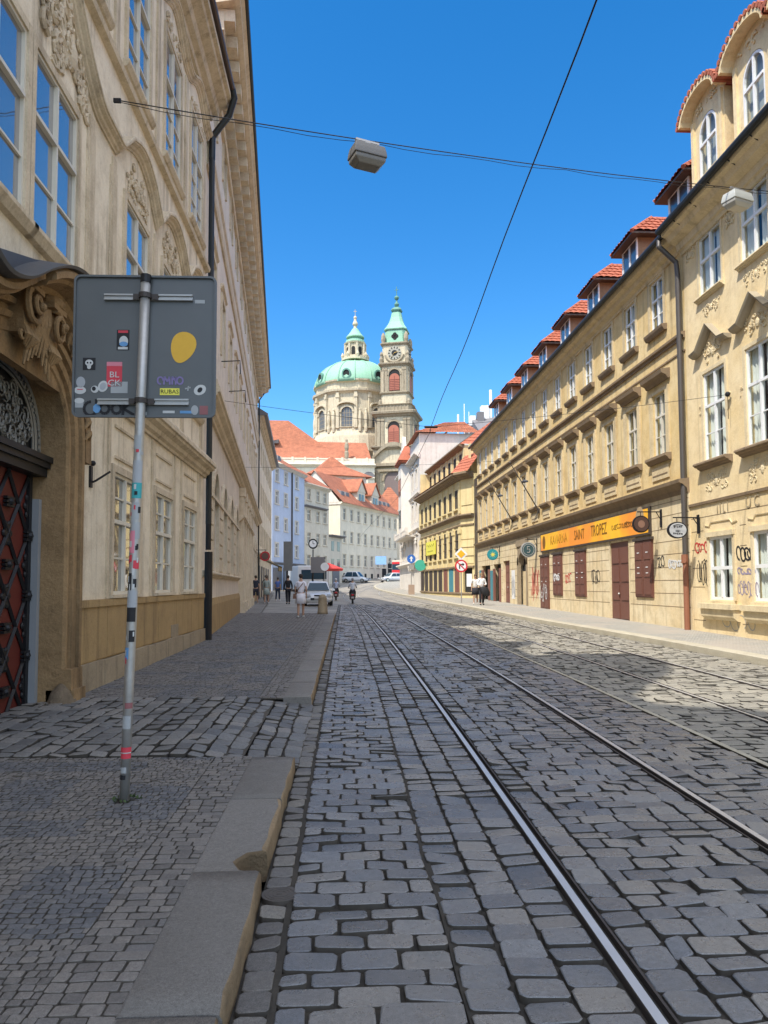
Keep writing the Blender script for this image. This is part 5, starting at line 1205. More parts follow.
# scrolled gable
g = MB(FWh)
gp = [(12.4, 15.4), (18.6, 15.4), (18.4, 16.6), (17.6, 17.0), (17.3, 18.4), (16.4, 18.8), (16.0, 19.8), (15.4, 20.2), (14.8, 19.8), (14.4, 18.8), (13.6, 18.4), (13.3, 17.0), (12.6, 16.6)]
g.prism(gp, -.35, .05); scrolls(g, 15.5, 16, 3.5, 2.6, .08, 4, 12, .14); g.build('gable', M['white_stucco'], B)
g = MB()
q = FWh
g.tiles(q(-.4, .5, 17.5), q(-.4, -6.4, 17.5), q(2.5, -5.2, 19.3), q(2.5, -3.2, 19.2), 22, 8, .04)
g.poly([q(-.4, .5, 17.5), q(8, .5, 17.5), q(8, -3, 19.2), q(2.5, -3.2, 19.2)]); g.poly([q(8, .4, 15.6), q(19.6, .4, 15.6), q(19.6, -5, 20), q(8, -5, 20)])
for u in (13.2, 17.6): g.tiles(q(u - 1, .2, 17), q(u + 1, .2, 17), q(u + .1, -1.6, 19), q(u - .1, -1.6, 19), 8, 5, .04)
g.build('roof', M['tile'], B)
g = MB(q); g.loft([[(-.5, -6.4, 17.5), (-.5, -14, 17.5), (10, -14, 17.5), (10, -6.4, 17.5)], [(4, -6.4, 20.0), (4, -13, 20.6), (8, -13, 20.6), (8, -6.4, 20.0)]]); g.box(3, 3.8, -7.6, -6.9, 18, 20.6); g.box(2.2, 4, -10.4, -8.6, 18, 20.4, (.3, .3)); g.build('slate_roof', M['slate'], B)
aer = MB(q)
for u, d, z1, r_ in ((4, -8.6, 23.3, .16), (4, -8.2, 21.6, .05), (4.5, -5.0, 20.6, .12), (4.5, -5.7, 21.8, .05), (4.4, -6.2, 20.9, .04), (4.2, -10.9, 21.8, .04)): aer.tube([(u, d, 18), (u, d, z1)], r_, 6)
aer.box(3.8, 4.6, -8.4, -7.5, 19.4, 21.5); aer.box(3.6, 4.4, -6.8, -6.2, 19.2, 20.3); aer.tube([(4.1, -9, 21.9), (4.1, -12.5, 21.9)], .04, 4); aer.ball((4.2, -10.9, 21.9), .25, 8, 5)
aer.build('rooftop_antenna', M['white_paint'], B)

# ------------------------------------------------------------------ far row closing the street on the left
def block(fr, root, L, z1, rows, us, w_, h_, wall, base=0, trim=None, depth=9, ends=(True, True)):
    WL = [(u, z, w_, h_) for z in rows for u in us]
    g = MB(fr); g.walls(0, L, base, z1, hl(WL), .2)
    if ends[0]: g.quad((0, 0, base), (0, -depth, base), (0, -depth, z1), (0, 0, z1))
    if ends[1]: g.quad((L, 0, base), (L, -depth, base), (L, -depth, z1), (L, 0, z1))
    g.build('wall', M[wall], root)
    t = MB(fr); t.mould(-.15, L + .15, [(d, z1 - .45 + q) for d, q in cornice_prof(.45, .45)])
    t.build('cornice', M[trim or wall], root)
    for u, z, a, b in WL:
        o = window(fr, root, u, z, a, b, .15, .1, 2, (.35,), (0, 0), 'cream_paint', 'pane_far')
        dress(o, fr, 'surround', lambda t: (surround(t, u, z, a, b, .16, .05), t.mould(u - a*.75, u + a*.75, [(-.01, z - .16), (.14, z - .12), (.14, z - .03), (-.01, z)])), M[trim or wall])
FB = facade(-9.1, 92.6, .267, .9637, 1)
B = thing('townhouse', 'pale blue house with an orange roof, at the far left of the street', 'building')
block(FB, B, 12.5, 17.2, (5.4, 8.75, 12.05, 14.9), (1.6, 4.9, 9.2), 1.15, 1.6, 'blue_stucco', trim='white_stucco')
g = MB(FB); g.mould(-.1, 12.6, [(d, 4.3 + q) for d, q in cornice_prof(.3, .3)]); g.box(.4, 3.4, -.05, .06, .8, 3.9); g.box(4, 8, -.05, .06, .8, 3.9); g.box(8.6, 12, -.05, .06, .8, 3.9); g.build('shopfront', M['slate'], B)
g = MB(FB); g.tube([(7.1, .1, 17), (7.1, .1, 1)], .12, 6); g.build('drainpipe', M['pipe_grey'], B)
g = MB(FB); g.poly([(-.3, .6, 17.2), (12.8, .6, 17.2), (12.8, -5, 20.6), (-.3, -5, 20.6)]); g.poly([(-.3, -5, 20.6), (12.8, -5, 20.6), (12.8, -9, 17), (-.3, -9, 17)]); g.build('roof', M['tile'], B)
g = MB(FB)
for u in (2.2, 5.0): g.loft([[(u - .7, -.9, 18), (u + .7, -.9, 18), (u + .7, -3, 18.6), (u - .7, -3, 18.6)], [(u - .5, -1, 18.8), (u + .5, -1, 18.8), (u + .5, -3, 19.6), (u - .5, -3, 19.6)]])
g.build('skylight', M['slate'], B)
FG = facade(-5.75, 104.8, .40, .917, 1)
B = thing('townhouse', 'plain grey house with an orange roof, between the blue house and the long cream house', 'building')
block(FG, B, 8.2, 16.2, (4.4, 7.6, 10.9, 13.9), (1.4, 4.4, 6.8), 1.1, 1.6, 'grey_stucco')
g = MB(FG); g.box(8.2, 13.2, -6, -.02, 0, 9.0); g.build('annex', M['grey_stucco'], B)
g = MB(FG); [g.box(u - .5, u + .5, -.03, .01, z, z + 1.5) for u in (9.6, 11.8) for z in (4.2, 6.9)]; g.build('annex_window', M['pane_far'], B)
g = MB(FG); g.mould(0, 7.2, [(d, 12.8 + q) for d, q in cornice_prof(.5, .3)]); g.mould(8.2, 13.4, [(d, 9.0 + q) for d, q in cornice_prof(.7, .35)]); g.box(2, 4, -.05, .08, .8, 3.6); g.box(9.5, 12, -.05, .08, .8, 4.2); g.build('ledge', M['slate'], B)
g = MB(FG); g.poly([(-.2, .6, 16.2), (8.4, .6, 16.2), (8.4, -4.6, 19.4), (-.2, -4.6, 19.4)]); g.poly([(-.2, -4.6, 19.4), (8.4, -4.6, 19.4), (8.4, -9, 16.4), (-.2, -9, 16.4)]); g.build('roof', M['tile'], B)
FC = facade(-.8, 118, .434, .901, 1)
B = thing('townhouse', 'long cream house with two gabled dormers, closing the end of the street', 'building')
us = [1.6 + 2.75*k for k in range(9)]
block(FC, B, 24.6, 15.0, (4.75, 8.5, 12.2), us, 1.15, 1.9, 'pale_stucco')
for i, u in enumerate(us):
    g = MB(FC); g.box(u - .4, u + .4, -.04, .03, 2.8, 3.6) if i not in (6, 7) else g.box(u - .9, u + .9, -.1, .06, 1.5, 5.6 if i == 7 else 4.6)
    g.build('cellar_opening' if i not in (6, 7) else 'doorway', M['room'], B)
# gable end with the steep roof
g = MB(FC); g.poly([(0, .0, 14.9), (0, -9, 14.9), (0, -9, 15.1), (0, -4.6, 20.4)]); g.box(-.12, .12, -9, .1, 14.6, 14.9); g.build('gable_wall', M['white_stucco'], B)
g = MB(FC)
g.poly([(-.25, .7, 14.9), (24.9, .7, 14.9), (24.9, -4.6, 20.3), (-.25, -4.6, 20.3)]); g.poly([(-.25, -4.6, 20.3), (24.9, -4.6, 20.3), (24.9, -9.6, 14.9), (-.25, -9.6, 14.9)]); g.build('roof', M['tile'], B)
for u in (9.3, 15.3):
    g = MB(FC); g.box(u - 1.6, u + 1.6, -4, -.5, 15.3, 17.6); g.prism([(u - 1.9, 17.6), (u + 1.9, 17.6), (u, 19.6)], -4, -.45); o = g.build('dormer', M['grey_stucco'], B)
    g = MB(FC)
    for s in (-1, 1): g.loft([[(u + s*2.1, -.2, 17.4), (u + s*2.1, -4.4, 17.4), (u, -4.4, 19.8), (u, -.2, 19.8)], [(u + s*2.1, -.2, 17.6), (u + s*2.1, -4.4, 17.6), (u, -4.4, 20.0), (u, -.2, 20.0)]])
    g.build('dormer_roof', M['tile'], o)
    g = MB(FC); g.box(u - .95, u - .15, -.5, -.44, 15.7, 17.2); g.box(u + .15, u + .95, -.5, -.44, 15.7, 17.2); g.build('window', M['pane_far'], o)
for u in (2.6, 4.4, 18.2, 20.2, 22.2):
    g = MB(FC); g.loft([[(u - .7, -.7, 15.9), (u + .7, -.7, 15.9), (u + .7, -2.6, 16.6), (u - .7, -2.6, 16.6)], [(u - .55, -.8, 17.0), (u + .55, -.8, 17.0), (u + .55, -3, 17.8), (u - .55, -3, 17.8)]]); o = g.build('roof_hatch', M['slate'], B)
# house with the pyramid roof and open loggia, above the grey house
B = thing('pavilion', 'square pavilion with an orange pyramid roof over a loggia, above the grey house', 'building')
F = Fr(-1.1, 139, .93, .36, .36, -.93); k = .72
g = MB(F); g.box(-7.6*k, 7.6*k, -9, 0, 2, 19.6); g.build('wall', M['pale_stucco'], B)
g = MB(F)
for u in (-7.2, -1.5, 2.6, 7.0): g.box((u - .7)*k, (u + .7)*k, -1.0, .02, 19.6, 21.8)
g.box(-7.6*k, 7.6*k, -.7, .05, 21.8, 22.3); g.build('loggia', M['white_stucco'], B)
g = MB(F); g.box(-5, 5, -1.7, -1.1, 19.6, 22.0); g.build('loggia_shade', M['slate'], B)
g = MB(F); g.loft([[(-6.7, .8, 22.3), (6.7, .8, 22.3), (6.7, -9.6, 22.3), (-6.7, -9.6, 22.3)], [(-2.6, -2.4, 24.4), (2.6, -2.4, 24.4), (2.6, -6.3, 24.4), (-2.6, -6.3, 24.4)], [(-.2, -4.2, 26.6), (.2, -4.2, 26.6), (.2, -4.6, 26.6), (-.2, -4.6, 26.6)]]); g.build('roof', M['tile'], B)
for x0, y0, w_, z0, z1, lab in ((9.0, 147, 7, 14, 18.6, 'small house with an orange hipped roof between the cream house and the church'),):
    B = thing('townhouse', lab, 'building'); g = MB(); g.box(x0 - w_/2, x0 + w_/2, y0, y0 + 8, 3, z0 + 2); g.build('wall', M['pale_stucco'], B)
    g = MB(); g.loft([[(x0 - w_*.6, y0 - .5, z0 + 2), (x0 + w_*.6, y0 - .5, z0 + 2), (x0 + w_*.6, y0 + 9, z0 + 2), (x0 - w_*.6, y0 + 9, z0 + 2)], [(x0 - .3, y0 + 3, z1 + 3), (x0 + .3, y0 + 3, z1 + 3), (x0 + .3, y0 + 5, z1 + 3), (x0 - .3, y0 + 5, z1 + 3)]]); g.build('roof', M['tile'], B)

# ------------------------------------------------------------------ the church: nave, dome and bell tower
B = thing('church', 'great baroque church with a green dome and clock tower, above the far roofs', 'church')
# --- nave and its roofs
F = Fr(-6.4, 178, 1, .05, .05, -1)
g = MB(F); g.box(-16, 13.6, -20, 0, 3, 30.5); M['nave_render'] = stucco('nave_render', (.76, .68, .52), (.54, .47, .35), None, .4, .2, fine=2); g.build('nave_wall', M['nave_render'], B)
g = MB(F); g.mould(-16.2, 13.8, [(d, 30.2 + q) for d, q in cornice_prof(.8, .8)])
for k in range(10): g.box(-15.5 + k*3, -15.0 + k*3, -.4, .25, 31, 32.6)
g.box(-16, 13.6, -.15, .12, 31, 32.4); g.mould(-16, 13.6, [(d, 27.2 + q) for d, q in cornice_prof(.5, .6)])
for k in range(7): g.box(-14 + k*4.2, -13.2 + k*4.2, 0, .3, 6, 27.4)
g.build('parapet', M['nave_render'], B)
g = MB(F)
for u in (-13, -7.6, 2.0, 8.6, 12.2): g.prism([(u + 1.5*math.cos(PI*k/8), 27.9 + 1.3*math.sin(PI*k/8)) for k in range(9)], -.1, .04)
g.build('lunette', M['slate'], B)
g = MB(F)
g.loft([[(-17, .2, 32.0), (7.5, .2, 32.0), (7.5, -18, 32.0), (-17, -18, 32.0)], [(-16.5, -4, 37), (2, -4, 35.6), (2, -14, 35.6), (-16.5, -14, 37)], [(-16, -8, 43.2), (-7.5, -8, 43.2), (-7.5, -10, 43.2), (-16, -10, 43.2)]])
g.loft([[(-6, -.5, 32), (13, -.5, 32), (13, -16, 32), (-6, -16, 32)], [(-5.0, -6, 37.6), (12, -6, 37.4), (12, -10, 37.4), (-5.0, -10, 37.6)]])
g.build('nave_roof', M['tile'], B)
g = MB(F); g.loft([[(-11.4, -2.6, 36.4), (-9.8, -2.6, 36.4), (-9.8, -5, 36.4), (-11.4, -5, 36.4)], [(-11.5, -2.4, 36.9), (-9.6, -2.4, 37.3), (-9.6, -5, 37.3), (-11.5, -5, 36.9)]]); g.build('roof_hatch', M['slate'], B)
g = MB(F); g.lathe([(.5, 32.5), (.5, 34), (.35, 34.2), (.55, 35), (.45, 36), (.25, 36.4), (.3, 37), (.05, 37.3)], 8, (6.8, -.2)); g.build('statue', M['church_trim'], B)
# --- tower
TR = math.radians(-15)                       # front turned a little to the left
T = Fr(13.6, 190, math.cos(TR), math.sin(TR), math.sin(TR), -math.cos(TR))   # d towards the viewer, origin at the axis
def zpix(py, Y):
    b = (542.4 - py)/FPX; return 1.65 + Y*(math.sin(pitch) + b*math.cos(pitch))/(math.cos(pitch) - b*math.sin(pitch))
def tz(py): return zpix(py, 188)
def tower_plan(h, c, w=0):
    """square of half-width h with corners cut by c; d axis = front"""
    return [(-h + c, -h), (h - c, -h), (h, -h + c), (h, h - c), (h - c, h), (-h + c, h), (-h, h - c), (-h, -h + c)]
def ring(h, c, z): return [(a, b, z) for a, b in tower_plan(h, c)]
HS = 3.55                                      # half width of the upper shaft
def stack(mb, L): mb.loft([ring(h, c, z) for h, c, z in L])
g = MB(T)
g.box(-5.4, 5.4, -6, 4.9, 3, tz(449))
stack(g, [(4.75, .8, tz(449)), (4.75, .8, tz(418))])
stack(g, [(HS, .55, tz(412)), (HS, .55, tz(366))])
stack(g, [(3.3, .5, tz(366)), (3.3, .5, tz(345))])
tw = g.build('tower_shaft', M['church_stone'], B)
g = MB(T)
def corn(h, c, z, p, hh): stack(g, [(h, c, z), (h + p*.3, c, z + hh*.2), (h + p*.45, c, z + hh*.4), (h + p*.9, c, z + hh*.55), (h + p, c, z + hh*.9), (h + p*.9, c, z + hh), (h, c, z + hh)])
corn(5.3, .8, tz(451), .7, .9); corn(4.75, .8, tz(419), 1.2, 1.5); corn(HS, .55, tz(395.5), .45, .7); corn(HS, .55, tz(367.5), .75, .95); corn(3.3, .5, tz(346.5), .5, .8); corn(4.75, .8, tz(447), .3, .5)
stack(g, [(4.3, .7, tz(412.5)), (4.3, .7, tz(406.5))]); corn(4.3, .7, tz(407), .35, .4)
for s in range(4):
    a = s*PI/2; ca, sa = math.cos(a), math.sin(a)
    def loc(u, d): return (u*ca - d*sa, u*sa + d*ca)
    def pbox(u0, u1, d0, d1, z0, z1):
        q = [loc(u0, d0), loc(u1, d0), loc(u1, d1), loc(u0, d1)]; g.slab(q, z0, z1)
    for u in (-2.85, -2.2, 2.2, 2.85): pbox(u - .27, u + .27, HS - .1, HS + .22, tz(394), tz(368)); pbox(u - .33, u + .33, HS - .1, HS + .3, tz(371.5), tz(369.5))
    for u in (-3.9, -2.9, 2.9, 3.9): pbox(u - .38, u + .38, 4.6, 5.05, tz(447), tz(419)); pbox(u - .46, u + .46, 4.6, 5.15, tz(422.5), tz(420.5))
    pbox(-1.9, -1.55, HS, HS + .16, tz(392), tz(377)); pbox(1.55, 1.9, HS, HS + .16, tz(392), tz(377)); pbox(-2, 2, HS, HS + .24, tz(394.5), tz(392.5))
    for k in range(9): pbox(-3.6 + k*.9 - .12, -3.6 + k*.9 + .12, 4.05, 4.4, tz(412), tz(406.5))
    # arched heads
    for zc, ro_, wi, dd in ((tz(376), 1.9, 1.45, HS), (tz(429), 2.1, 1.55, 4.75)):
        n = 10
        for k in range(n):
            q = [(x*math.cos(t), zc + x*math.sin(t)) for x, t in ((ro_, PI*k/n), (ro_, PI*(k+1)/n), (wi, PI*(k+1)/n), (wi, PI*k/n))]
            g.loft([[(*loc(u, dd - .05), z) for u, z in q], [(*loc(u, dd + .22), z) for u, z in q]])
    # volute consoles and vases on the corners
    x, y = loc(HS - .1, HS - .1); g.lathe([(.35, tz(364)), (.55, tz(360)), (.3, tz(357)), (.45, tz(355)), (.1, tz(352))], 8, (x, y))
    x, y = loc(3.0, 3.0); g.lathe([(.3, tz(345)), (.6, tz(340)), (.55, tz(336)), (.2, tz(333))], 8, (x, y)); g.lathe([(.4, tz(406)), (.45, tz(402)), (.1, tz(400))], 6, tuple(q*1.25 for q in (x, y)))
# curved clock cornice
for s in range(4):
    a = s*PI/2; ca, sa = math.cos(a), math.sin(a)
    P = []
    for k in range(15): t = PI*(1.08 + .84*k/14) ; P.append((2.45*math.cos(t), 3.42, tz(353.5) + 2.45*math.sin(t)))
    g.tube([(p[0]*ca - p[1]*sa, p[0]*sa + p[1]*ca, p[2]) for p in P], .28, 6)
# portal storey below the tower: segmental pediment and columns
pt = [(-6 + .6*k, tz(464) + 4.2*math.sin(PI*k/20)) for k in range(21)]
g.smooth = False
for (a, za), (b, zb) in zip(pt, pt[1:]): g.prism([(a, za), (b, zb), (b, zb + .9), (a, za + .9)], 4.6, 6.0)
g.box(-7.5, 7.5, 4.6, 6.0, tz(468), tz(465)); g.box(-6.5, 6.5, 4.6, 5.6, tz(473), tz(470))
for u in (-5.4, -4.2, 4.2, 5.4): g.lathe([(.6, 3), (.6, tz(476)), (.8, tz(474)), (.8, tz(473))], 10, (u, 5.3))
n = 12
for k in range(n):
    q = [(x*math.cos(t), tz(482) + x*math.sin(t)) for x, t in ((3.1, PI*k/n), (3.1, PI*(k+1)/n), (2.5, PI*(k+1)/n), (2.5, PI*k/n))]; g.prism(q, 4.85, 5.3)
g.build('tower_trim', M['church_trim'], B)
# louvred belfry openings, porch window
def arch_open(name, m, w, zb, zs, dd, dep=.05, par=B):
    for s in range(4):
        g = MB(T); a = s*PI/2; ca, sa = math.cos(a), math.sin(a); n = 10
        P = [(-w, zb), (w, zb)] + [(w*math.cos(PI*k/n), zs + w*math.sin(PI*k/n)) for k in range(n+1)]
        g.loft([[(u*ca - d*sa, u*sa + d*ca, z) for u, z in P] for d in (dd, dd + dep)])
        g.build(name, m, par)
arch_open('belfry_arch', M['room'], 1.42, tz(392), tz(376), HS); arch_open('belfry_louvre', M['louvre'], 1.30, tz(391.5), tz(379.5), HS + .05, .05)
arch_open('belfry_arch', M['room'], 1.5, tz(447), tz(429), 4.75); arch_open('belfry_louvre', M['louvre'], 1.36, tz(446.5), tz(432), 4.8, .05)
g = MB(T); n = 10; g.prism([(-2.4, tz(500)), (2.4, tz(500))] + [(2.4*math.cos(PI*k/n), tz(482) + 2.4*math.sin(PI*k/n)) for k in range(n+1)], 4.85, 5.0); g.build('porch_window', C3('porch_glass', (.17, .13, .12)), B)
g = MB(T)
for dd, zz in ((HS + .11, (391, 380)), (4.86, (446, 433))):
    for k in range(7): z = tz(zz[0] + (zz[1]-zz[0])*k/6.5); g.box(-1.25, 1.25, dd, dd + .05, z, z + .12)
    g.box(-.06, .06, dd, dd + .06, tz(zz[0]), tz(zz[1] - 3))
g.build('louvre_bar', C3('louvre_bar', (.22, .07, .05)), B)
# clock faces: pierced dial with hands
for s in range(4):
    g = MB(T); g2 = MB(T); g3 = MB(T)
    a = s*PI/2; ca, sa = math.cos(a), math.sin(a); zc = tz(354); dd = 3.36
    def P3(u, z, d): return (u*ca - d*sa, u*sa + d*ca, z)
    n = 24
    g.loft([[P3(1.75*math.cos(2*PI*k/n), zc + 1.75*math.sin(2*PI*k/n), d) for k in range(n)] for d in (dd, dd + .12)])
    for k in range(12):
        t = 2*PI*k/12; g2.tube([P3(1.25*math.cos(t), zc + 1.25*math.sin(t), dd + .16), P3(1.62*math.cos(t), zc + 1.62*math.sin(t), dd + .16)], .11, 4)
    g2.loft([[P3(.75*math.cos(2*PI*k/n), zc + .75*math.sin(2*PI*k/n), d) for k in range(n)] for d in (dd + .12, dd + .15)])
    g3.tube([P3(0, zc, dd + .25), P3(1.15*math.cos(.25), zc + 1.15*math.sin(.25), dd + .25)], [.1, .05], 4); g3.tube([P3(0, zc, dd + .28), P3(1.5*math.cos(-2.2), zc + 1.5*math.sin(-2.2), dd + .28)], [.09, .04], 4)
    ck = g.build('clock', C3('dial', (.34, .32, .26)), B); g2.build('numeral', M['black_iron'], ck); g3.build('hand', M['gold'], ck)
# copper cap
g = MB(T)
stack(g, [(2.85, .7, tz(345)), (2.7, .8, tz(330))])
stack(g, [(2.95, .9, tz(329.6)), (3.05, .95, tz(328.6)), (2.45, .85, tz(325)), (1.85, .7, tz(320.5)), (1.42, .55, tz(315)), (1.22, .5, tz(310.5))])
g.build('tower_cap', M['copper'], B)
g = MB(T); stack(g, [(1.1, .45, tz(310.5)), (1.1, .45, tz(308.8))]); stack(g, [(1.25, .5, tz(308.8)), (1.4, .55, tz(307.5)), (1.15, .5, tz(305.5)), (.5, .22, tz(304))])
g.lathe([(.3, tz(304)), (.55, tz(302.4)), (.66, tz(301)), (.4, tz(299.5)), (.22, tz(298)), (.22, tz(296.5)), (.55, tz(295.5)), (.64, tz(294.2)), (.5, tz(293)), (.1, tz(292))], 10); g.tube([(0, 0, tz(292)), (0, 0, tz(283))], .10, 5); g.box(-.5, .5, -.07, .07, tz(286.5), tz(286))
g.build('tower_finial', M['copper_dark'], B)
g = MB(T)
for s in range(4):
    a = s*PI/2; ca, sa = math.cos(a), math.sin(a)
    for du, dz in ((.45, 0), (-.45, 0), (0, .5), (0, -.5)): g.loft([[((du + .5*math.cos(t*PI/5))*ca - d*sa, (du + .5*math.cos(t*PI/5))*sa + d*ca, tz(336.5) + dz + .5*math.sin(t*PI/5)) for t in range(10)] for d in (2.7, 2.86)])
g.build('quatrefoil', M['room'], B)
# --- dome
DX, DY, KS = 2.9, 205, .2774
def dz_(py): return zpix(py, 205)
def dzf(py): return zpix(py, 194.5)
def oct_ring(r_, z, n=8, c=.0): return [(r_*math.cos(PI/8 + DA + 2*PI*k/8), r_*math.sin(PI/8 + DA + 2*PI*k/8), z) for k in range(8)]
DA = math.radians(-90 - 13)
D_ = Fr(DX, DY, 1, 0, 0, 1)
RB = 11.1/math.cos(PI/8)*.985
def flat(r_): return r_*1.0
g = MB(D_)
prof = [(12.4, dz_(458)), (11.8, dz_(443)), (11.2, dz_(438)), (11.05, dz_(434)), (11.05, dz_(388))]
def ring16(r_, z):
    out = []
    for k in range(16):                               # eight broad bays, narrow piers between
        a = DA + 2*PI*(k//2)/8 + (.285 if k % 2 else -.285); out.append((r_*math.cos(a), r_*math.sin(a), z))
    return out
g.loft([ring16(r_, z) for r_, z in prof]); g.build('drum', M['church_stone'], B)
g = MB(D_)
def dcorn(r_, z, p, h): g.loft([ring16(r_, z), ring16(r_ + p*.35, z + h*.25), ring16(r_ + p*.9, z + h*.5), ring16(r_ + p, z + h*.9), ring16(r_, z + h)])
dcorn(11.05, dz_(403), 1.0, 1.3); dcorn(11.05, dz_(392.5), .7, .9); dcorn(11.1, dz_(436), .35, .5)
for k in range(8):
    a = DA + 2*PI*k/8; ca, sa = math.cos(a), math.sin(a); Fk = Fr(DX, DY, -sa, ca, ca, sa); h = MB(Fk); rf_ = 11.05*math.cos(.285)
    for u in (-2.5, 2.5): h.box(u - .42, u + .42, rf_ - .3, rf_ + .6, dz_(436), dz_(402)); h.box(u - .54, u + .54, rf_ - .3, rf_ + .75, dz_(407), dz_(404.5))
    for u in (-3.6, 3.6): h.lathe([(.38, dzf(432)), (.5, dzf(428)), (.35, dzf(424)), (.5, dzf(419)), (.4, dzf(413)), (.25, dzf(411)), (.3, dzf(409.5)), (.05, dzf(408))], 7, (u, rf_ + .2))
    n = 10; zc = dzf(412)
    for j in range(n):
        q = [(x*math.cos(t), zc + y*math.sin(t)) for x, y, t in ((2.0, 1.9, PI*j/n), (2.0, 1.9, PI*(j+1)/n), (1.5, 1.4, PI*(j+1)/n), (1.5, 1.4, PI*j/n))]; h.prism(q, rf_ - .2, rf_ + .45)
    h.box(-2, -1.5, rf_ - .2, rf_ + .2, dzf(433), zc); h.box(1.5, 2, rf_ - .2, rf_ + .2, dzf(433), zc)
    for j in range(8): t = PI*j/8; q = [(2.5*math.cos(x), dzf(407) + y + 1.1*math.sin(x)) for x, y in ((t, 0), (t + PI/8, 0), (t + PI/8, .45), (t, .45))]; h.prism(q, rf_ - .2, rf_ + .95)
    h.box(-1.7, 1.7, rf_ - .1, rf_ + .3, dzf(434.5), dzf(433))
    n0 = len(g.v); g.v += [((v[0] - DX), (v[1] - DY), v[2]) for v in h.v]; g.v[n0:] = [D_(*v) for v in g.v[n0:]]; g.f += [tuple(i + n0 for i in f_) for f_ in h.f]; g.mi += h.mi; g.sm += h.sm
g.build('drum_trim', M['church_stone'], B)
for k in (0, 1, 7, 2, 6):
    a = DA + 2*PI*k/8; ca, sa = math.cos(a), math.sin(a); Fk = Fr(DX, DY, -sa, ca, ca, sa); h = MB(Fk); rf_ = 11.05*math.cos(.285); n = 10
    h.prism([(-1.48, dzf(433)), (1.48, dzf(433))] + [(1.48*math.cos(PI*j/n), dzf(412) + 1.4*math.sin(PI*j/n)) for j in range(n+1)], rf_, rf_ + .05); o = h.build('drum_window', C3('drum_glass', (.10, .11, .12), rough=.3), B)
    h = MB(Fk); [h.box(u - .05, u + .05, rf_ + .05, rf_ + .1, dzf(433), dzf(408)) for u in (-.7, 0, .7)]; [h.box(-1.45, 1.45, rf_ + .05, rf_ + .09, dzf(433 - 4*j), dzf(433 - 4*j) + .1) for j in range(1, 6)]; h.build('glazing_frame', M['church_trim'], o)
g = MB(D_); pr = []
for j in range(13):
    t = j/12*PI/2*.93; pr.append((11.6*math.cos(t)**.92, dz_(391.5) + (dz_(363.5) - dz_(391.5))/math.sin(PI/2*.93)*math.sin(t)))
def ring24(r_, z):
    out = []
    for k in range(32): a = DA + 2*PI*k/32; m = 1 - .012*abs(math.sin(4*(a - DA))); out.append((r_*m*math.cos(a), r_*m*math.sin(a), z))
    return out
g.smooth = True; g.loft([ring24(r_, z) for r_, z in pr]); g.smooth = False
g.build('dome', M['copper'], B)
g = MB(D_)
for k in range(16):
    a = DA + 2*PI*(k + .5)/16
    g.tube([((r_ + .02)*math.cos(a), (r_ + .02)*math.sin(a), z) for r_, z in pr], .17, 5)
g.build('dome_rib', M['copper'], B)
for k in (0, 1, 7, 2):
    a = DA + 2*PI*k/8; ca, sa = math.cos(a), math.sin(a); Fk = Fr(DX, DY, -sa, ca, ca, sa); h = MB(Fk); rr_, zc = min(pr, key=lambda q: abs(q[1] - zpix(374, 205 - q[0]))); rr_ -= .15; n = 14
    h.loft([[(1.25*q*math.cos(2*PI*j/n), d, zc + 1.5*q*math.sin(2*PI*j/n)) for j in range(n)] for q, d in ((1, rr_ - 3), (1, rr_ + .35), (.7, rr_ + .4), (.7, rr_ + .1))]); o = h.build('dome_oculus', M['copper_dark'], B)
    h = MB(Fk); h.disc(0, zc, .86, 1.03, rr_ + .1, rr_ + .2, 12); h.build('oculus_glass', M['room'], o)
# lantern
g = MB(D_); LX, LZ = 0, None
g.lathe([(3.9, dz_(362)), (3.9, dz_(360)), (3.4, dz_(360)), (3.4, dz_(358))], 16); g.lathe([(2.7, dz_(360)), (2.7, dz_(345.5)), (3.1, dz_(345)), (3.2, dz_(344)), (2.7, dz_(343.5))], 8, (0, 0), PI/8 + DA)
for k in range(8):
    a = PI/8 + DA + 2*PI*k/8; g.lathe([(.38, dz_(360)), (.34, dz_(346)), (.45, dz_(345))], 6, (2.85*math.cos(a), 2.85*math.sin(a))); g.lathe([(.3, dz_(360)), (.5, dz_(357)), (.1, dz_(354))], 6, (3.6*math.cos(a), 3.6*math.sin(a)))
g.build('lantern', M['church_stone'], B)
g = MB(D_)
for k in range(8):
    a = DA + 2*PI*k/8; ca, sa = math.cos(a), math.sin(a)
    P = [(-.5, dz_(357.5)), (.5, dz_(357.5))] + [(.5*math.cos(PI*j/8), dz_(350.5) + .5*math.sin(PI*j/8)) for j in range(9)]
    g.loft([[(d*ca - u*sa, d*sa + u*ca, z) for u, z in P] for d in (2.4, 2.56)])
g.build('lantern_window', M['room'], B)
g = MB(D_); n = 24
g.lathe([(2.75, dz_(343.5)), (2.65, dz_(341.5)), (2.2, dz_(341)), (1.9, dz_(339.5)), (2.55, dz_(338.6)), (2.55, dz_(337.6)), (1.9, dz_(335)), (1.3, dz_(332)), (.9, dz_(329.5)), (.55, dz_(328.6))], n)
g.build('lantern_cap', M['copper'], B)
g = MB(D_); g.lathe([(.5, dz_(328.6)), (.42, dz_(326.5)), (.75, dz_(325)), (.75, dz_(323.5)), (.45, dz_(321.5)), (.35, dz_(319.5)), (.5, dz_(318)), (.35, dz_(316.6)), (.08, dz_(316))], 10); g.tube([(0, 0, dz_(316)), (0, 0, dz_(309.5))], .07, 4); g.box(-.45, .45, -.05, .05, dz_(311.6), dz_(311.2)); g.build('lantern_finial', M['church_stone'], B)
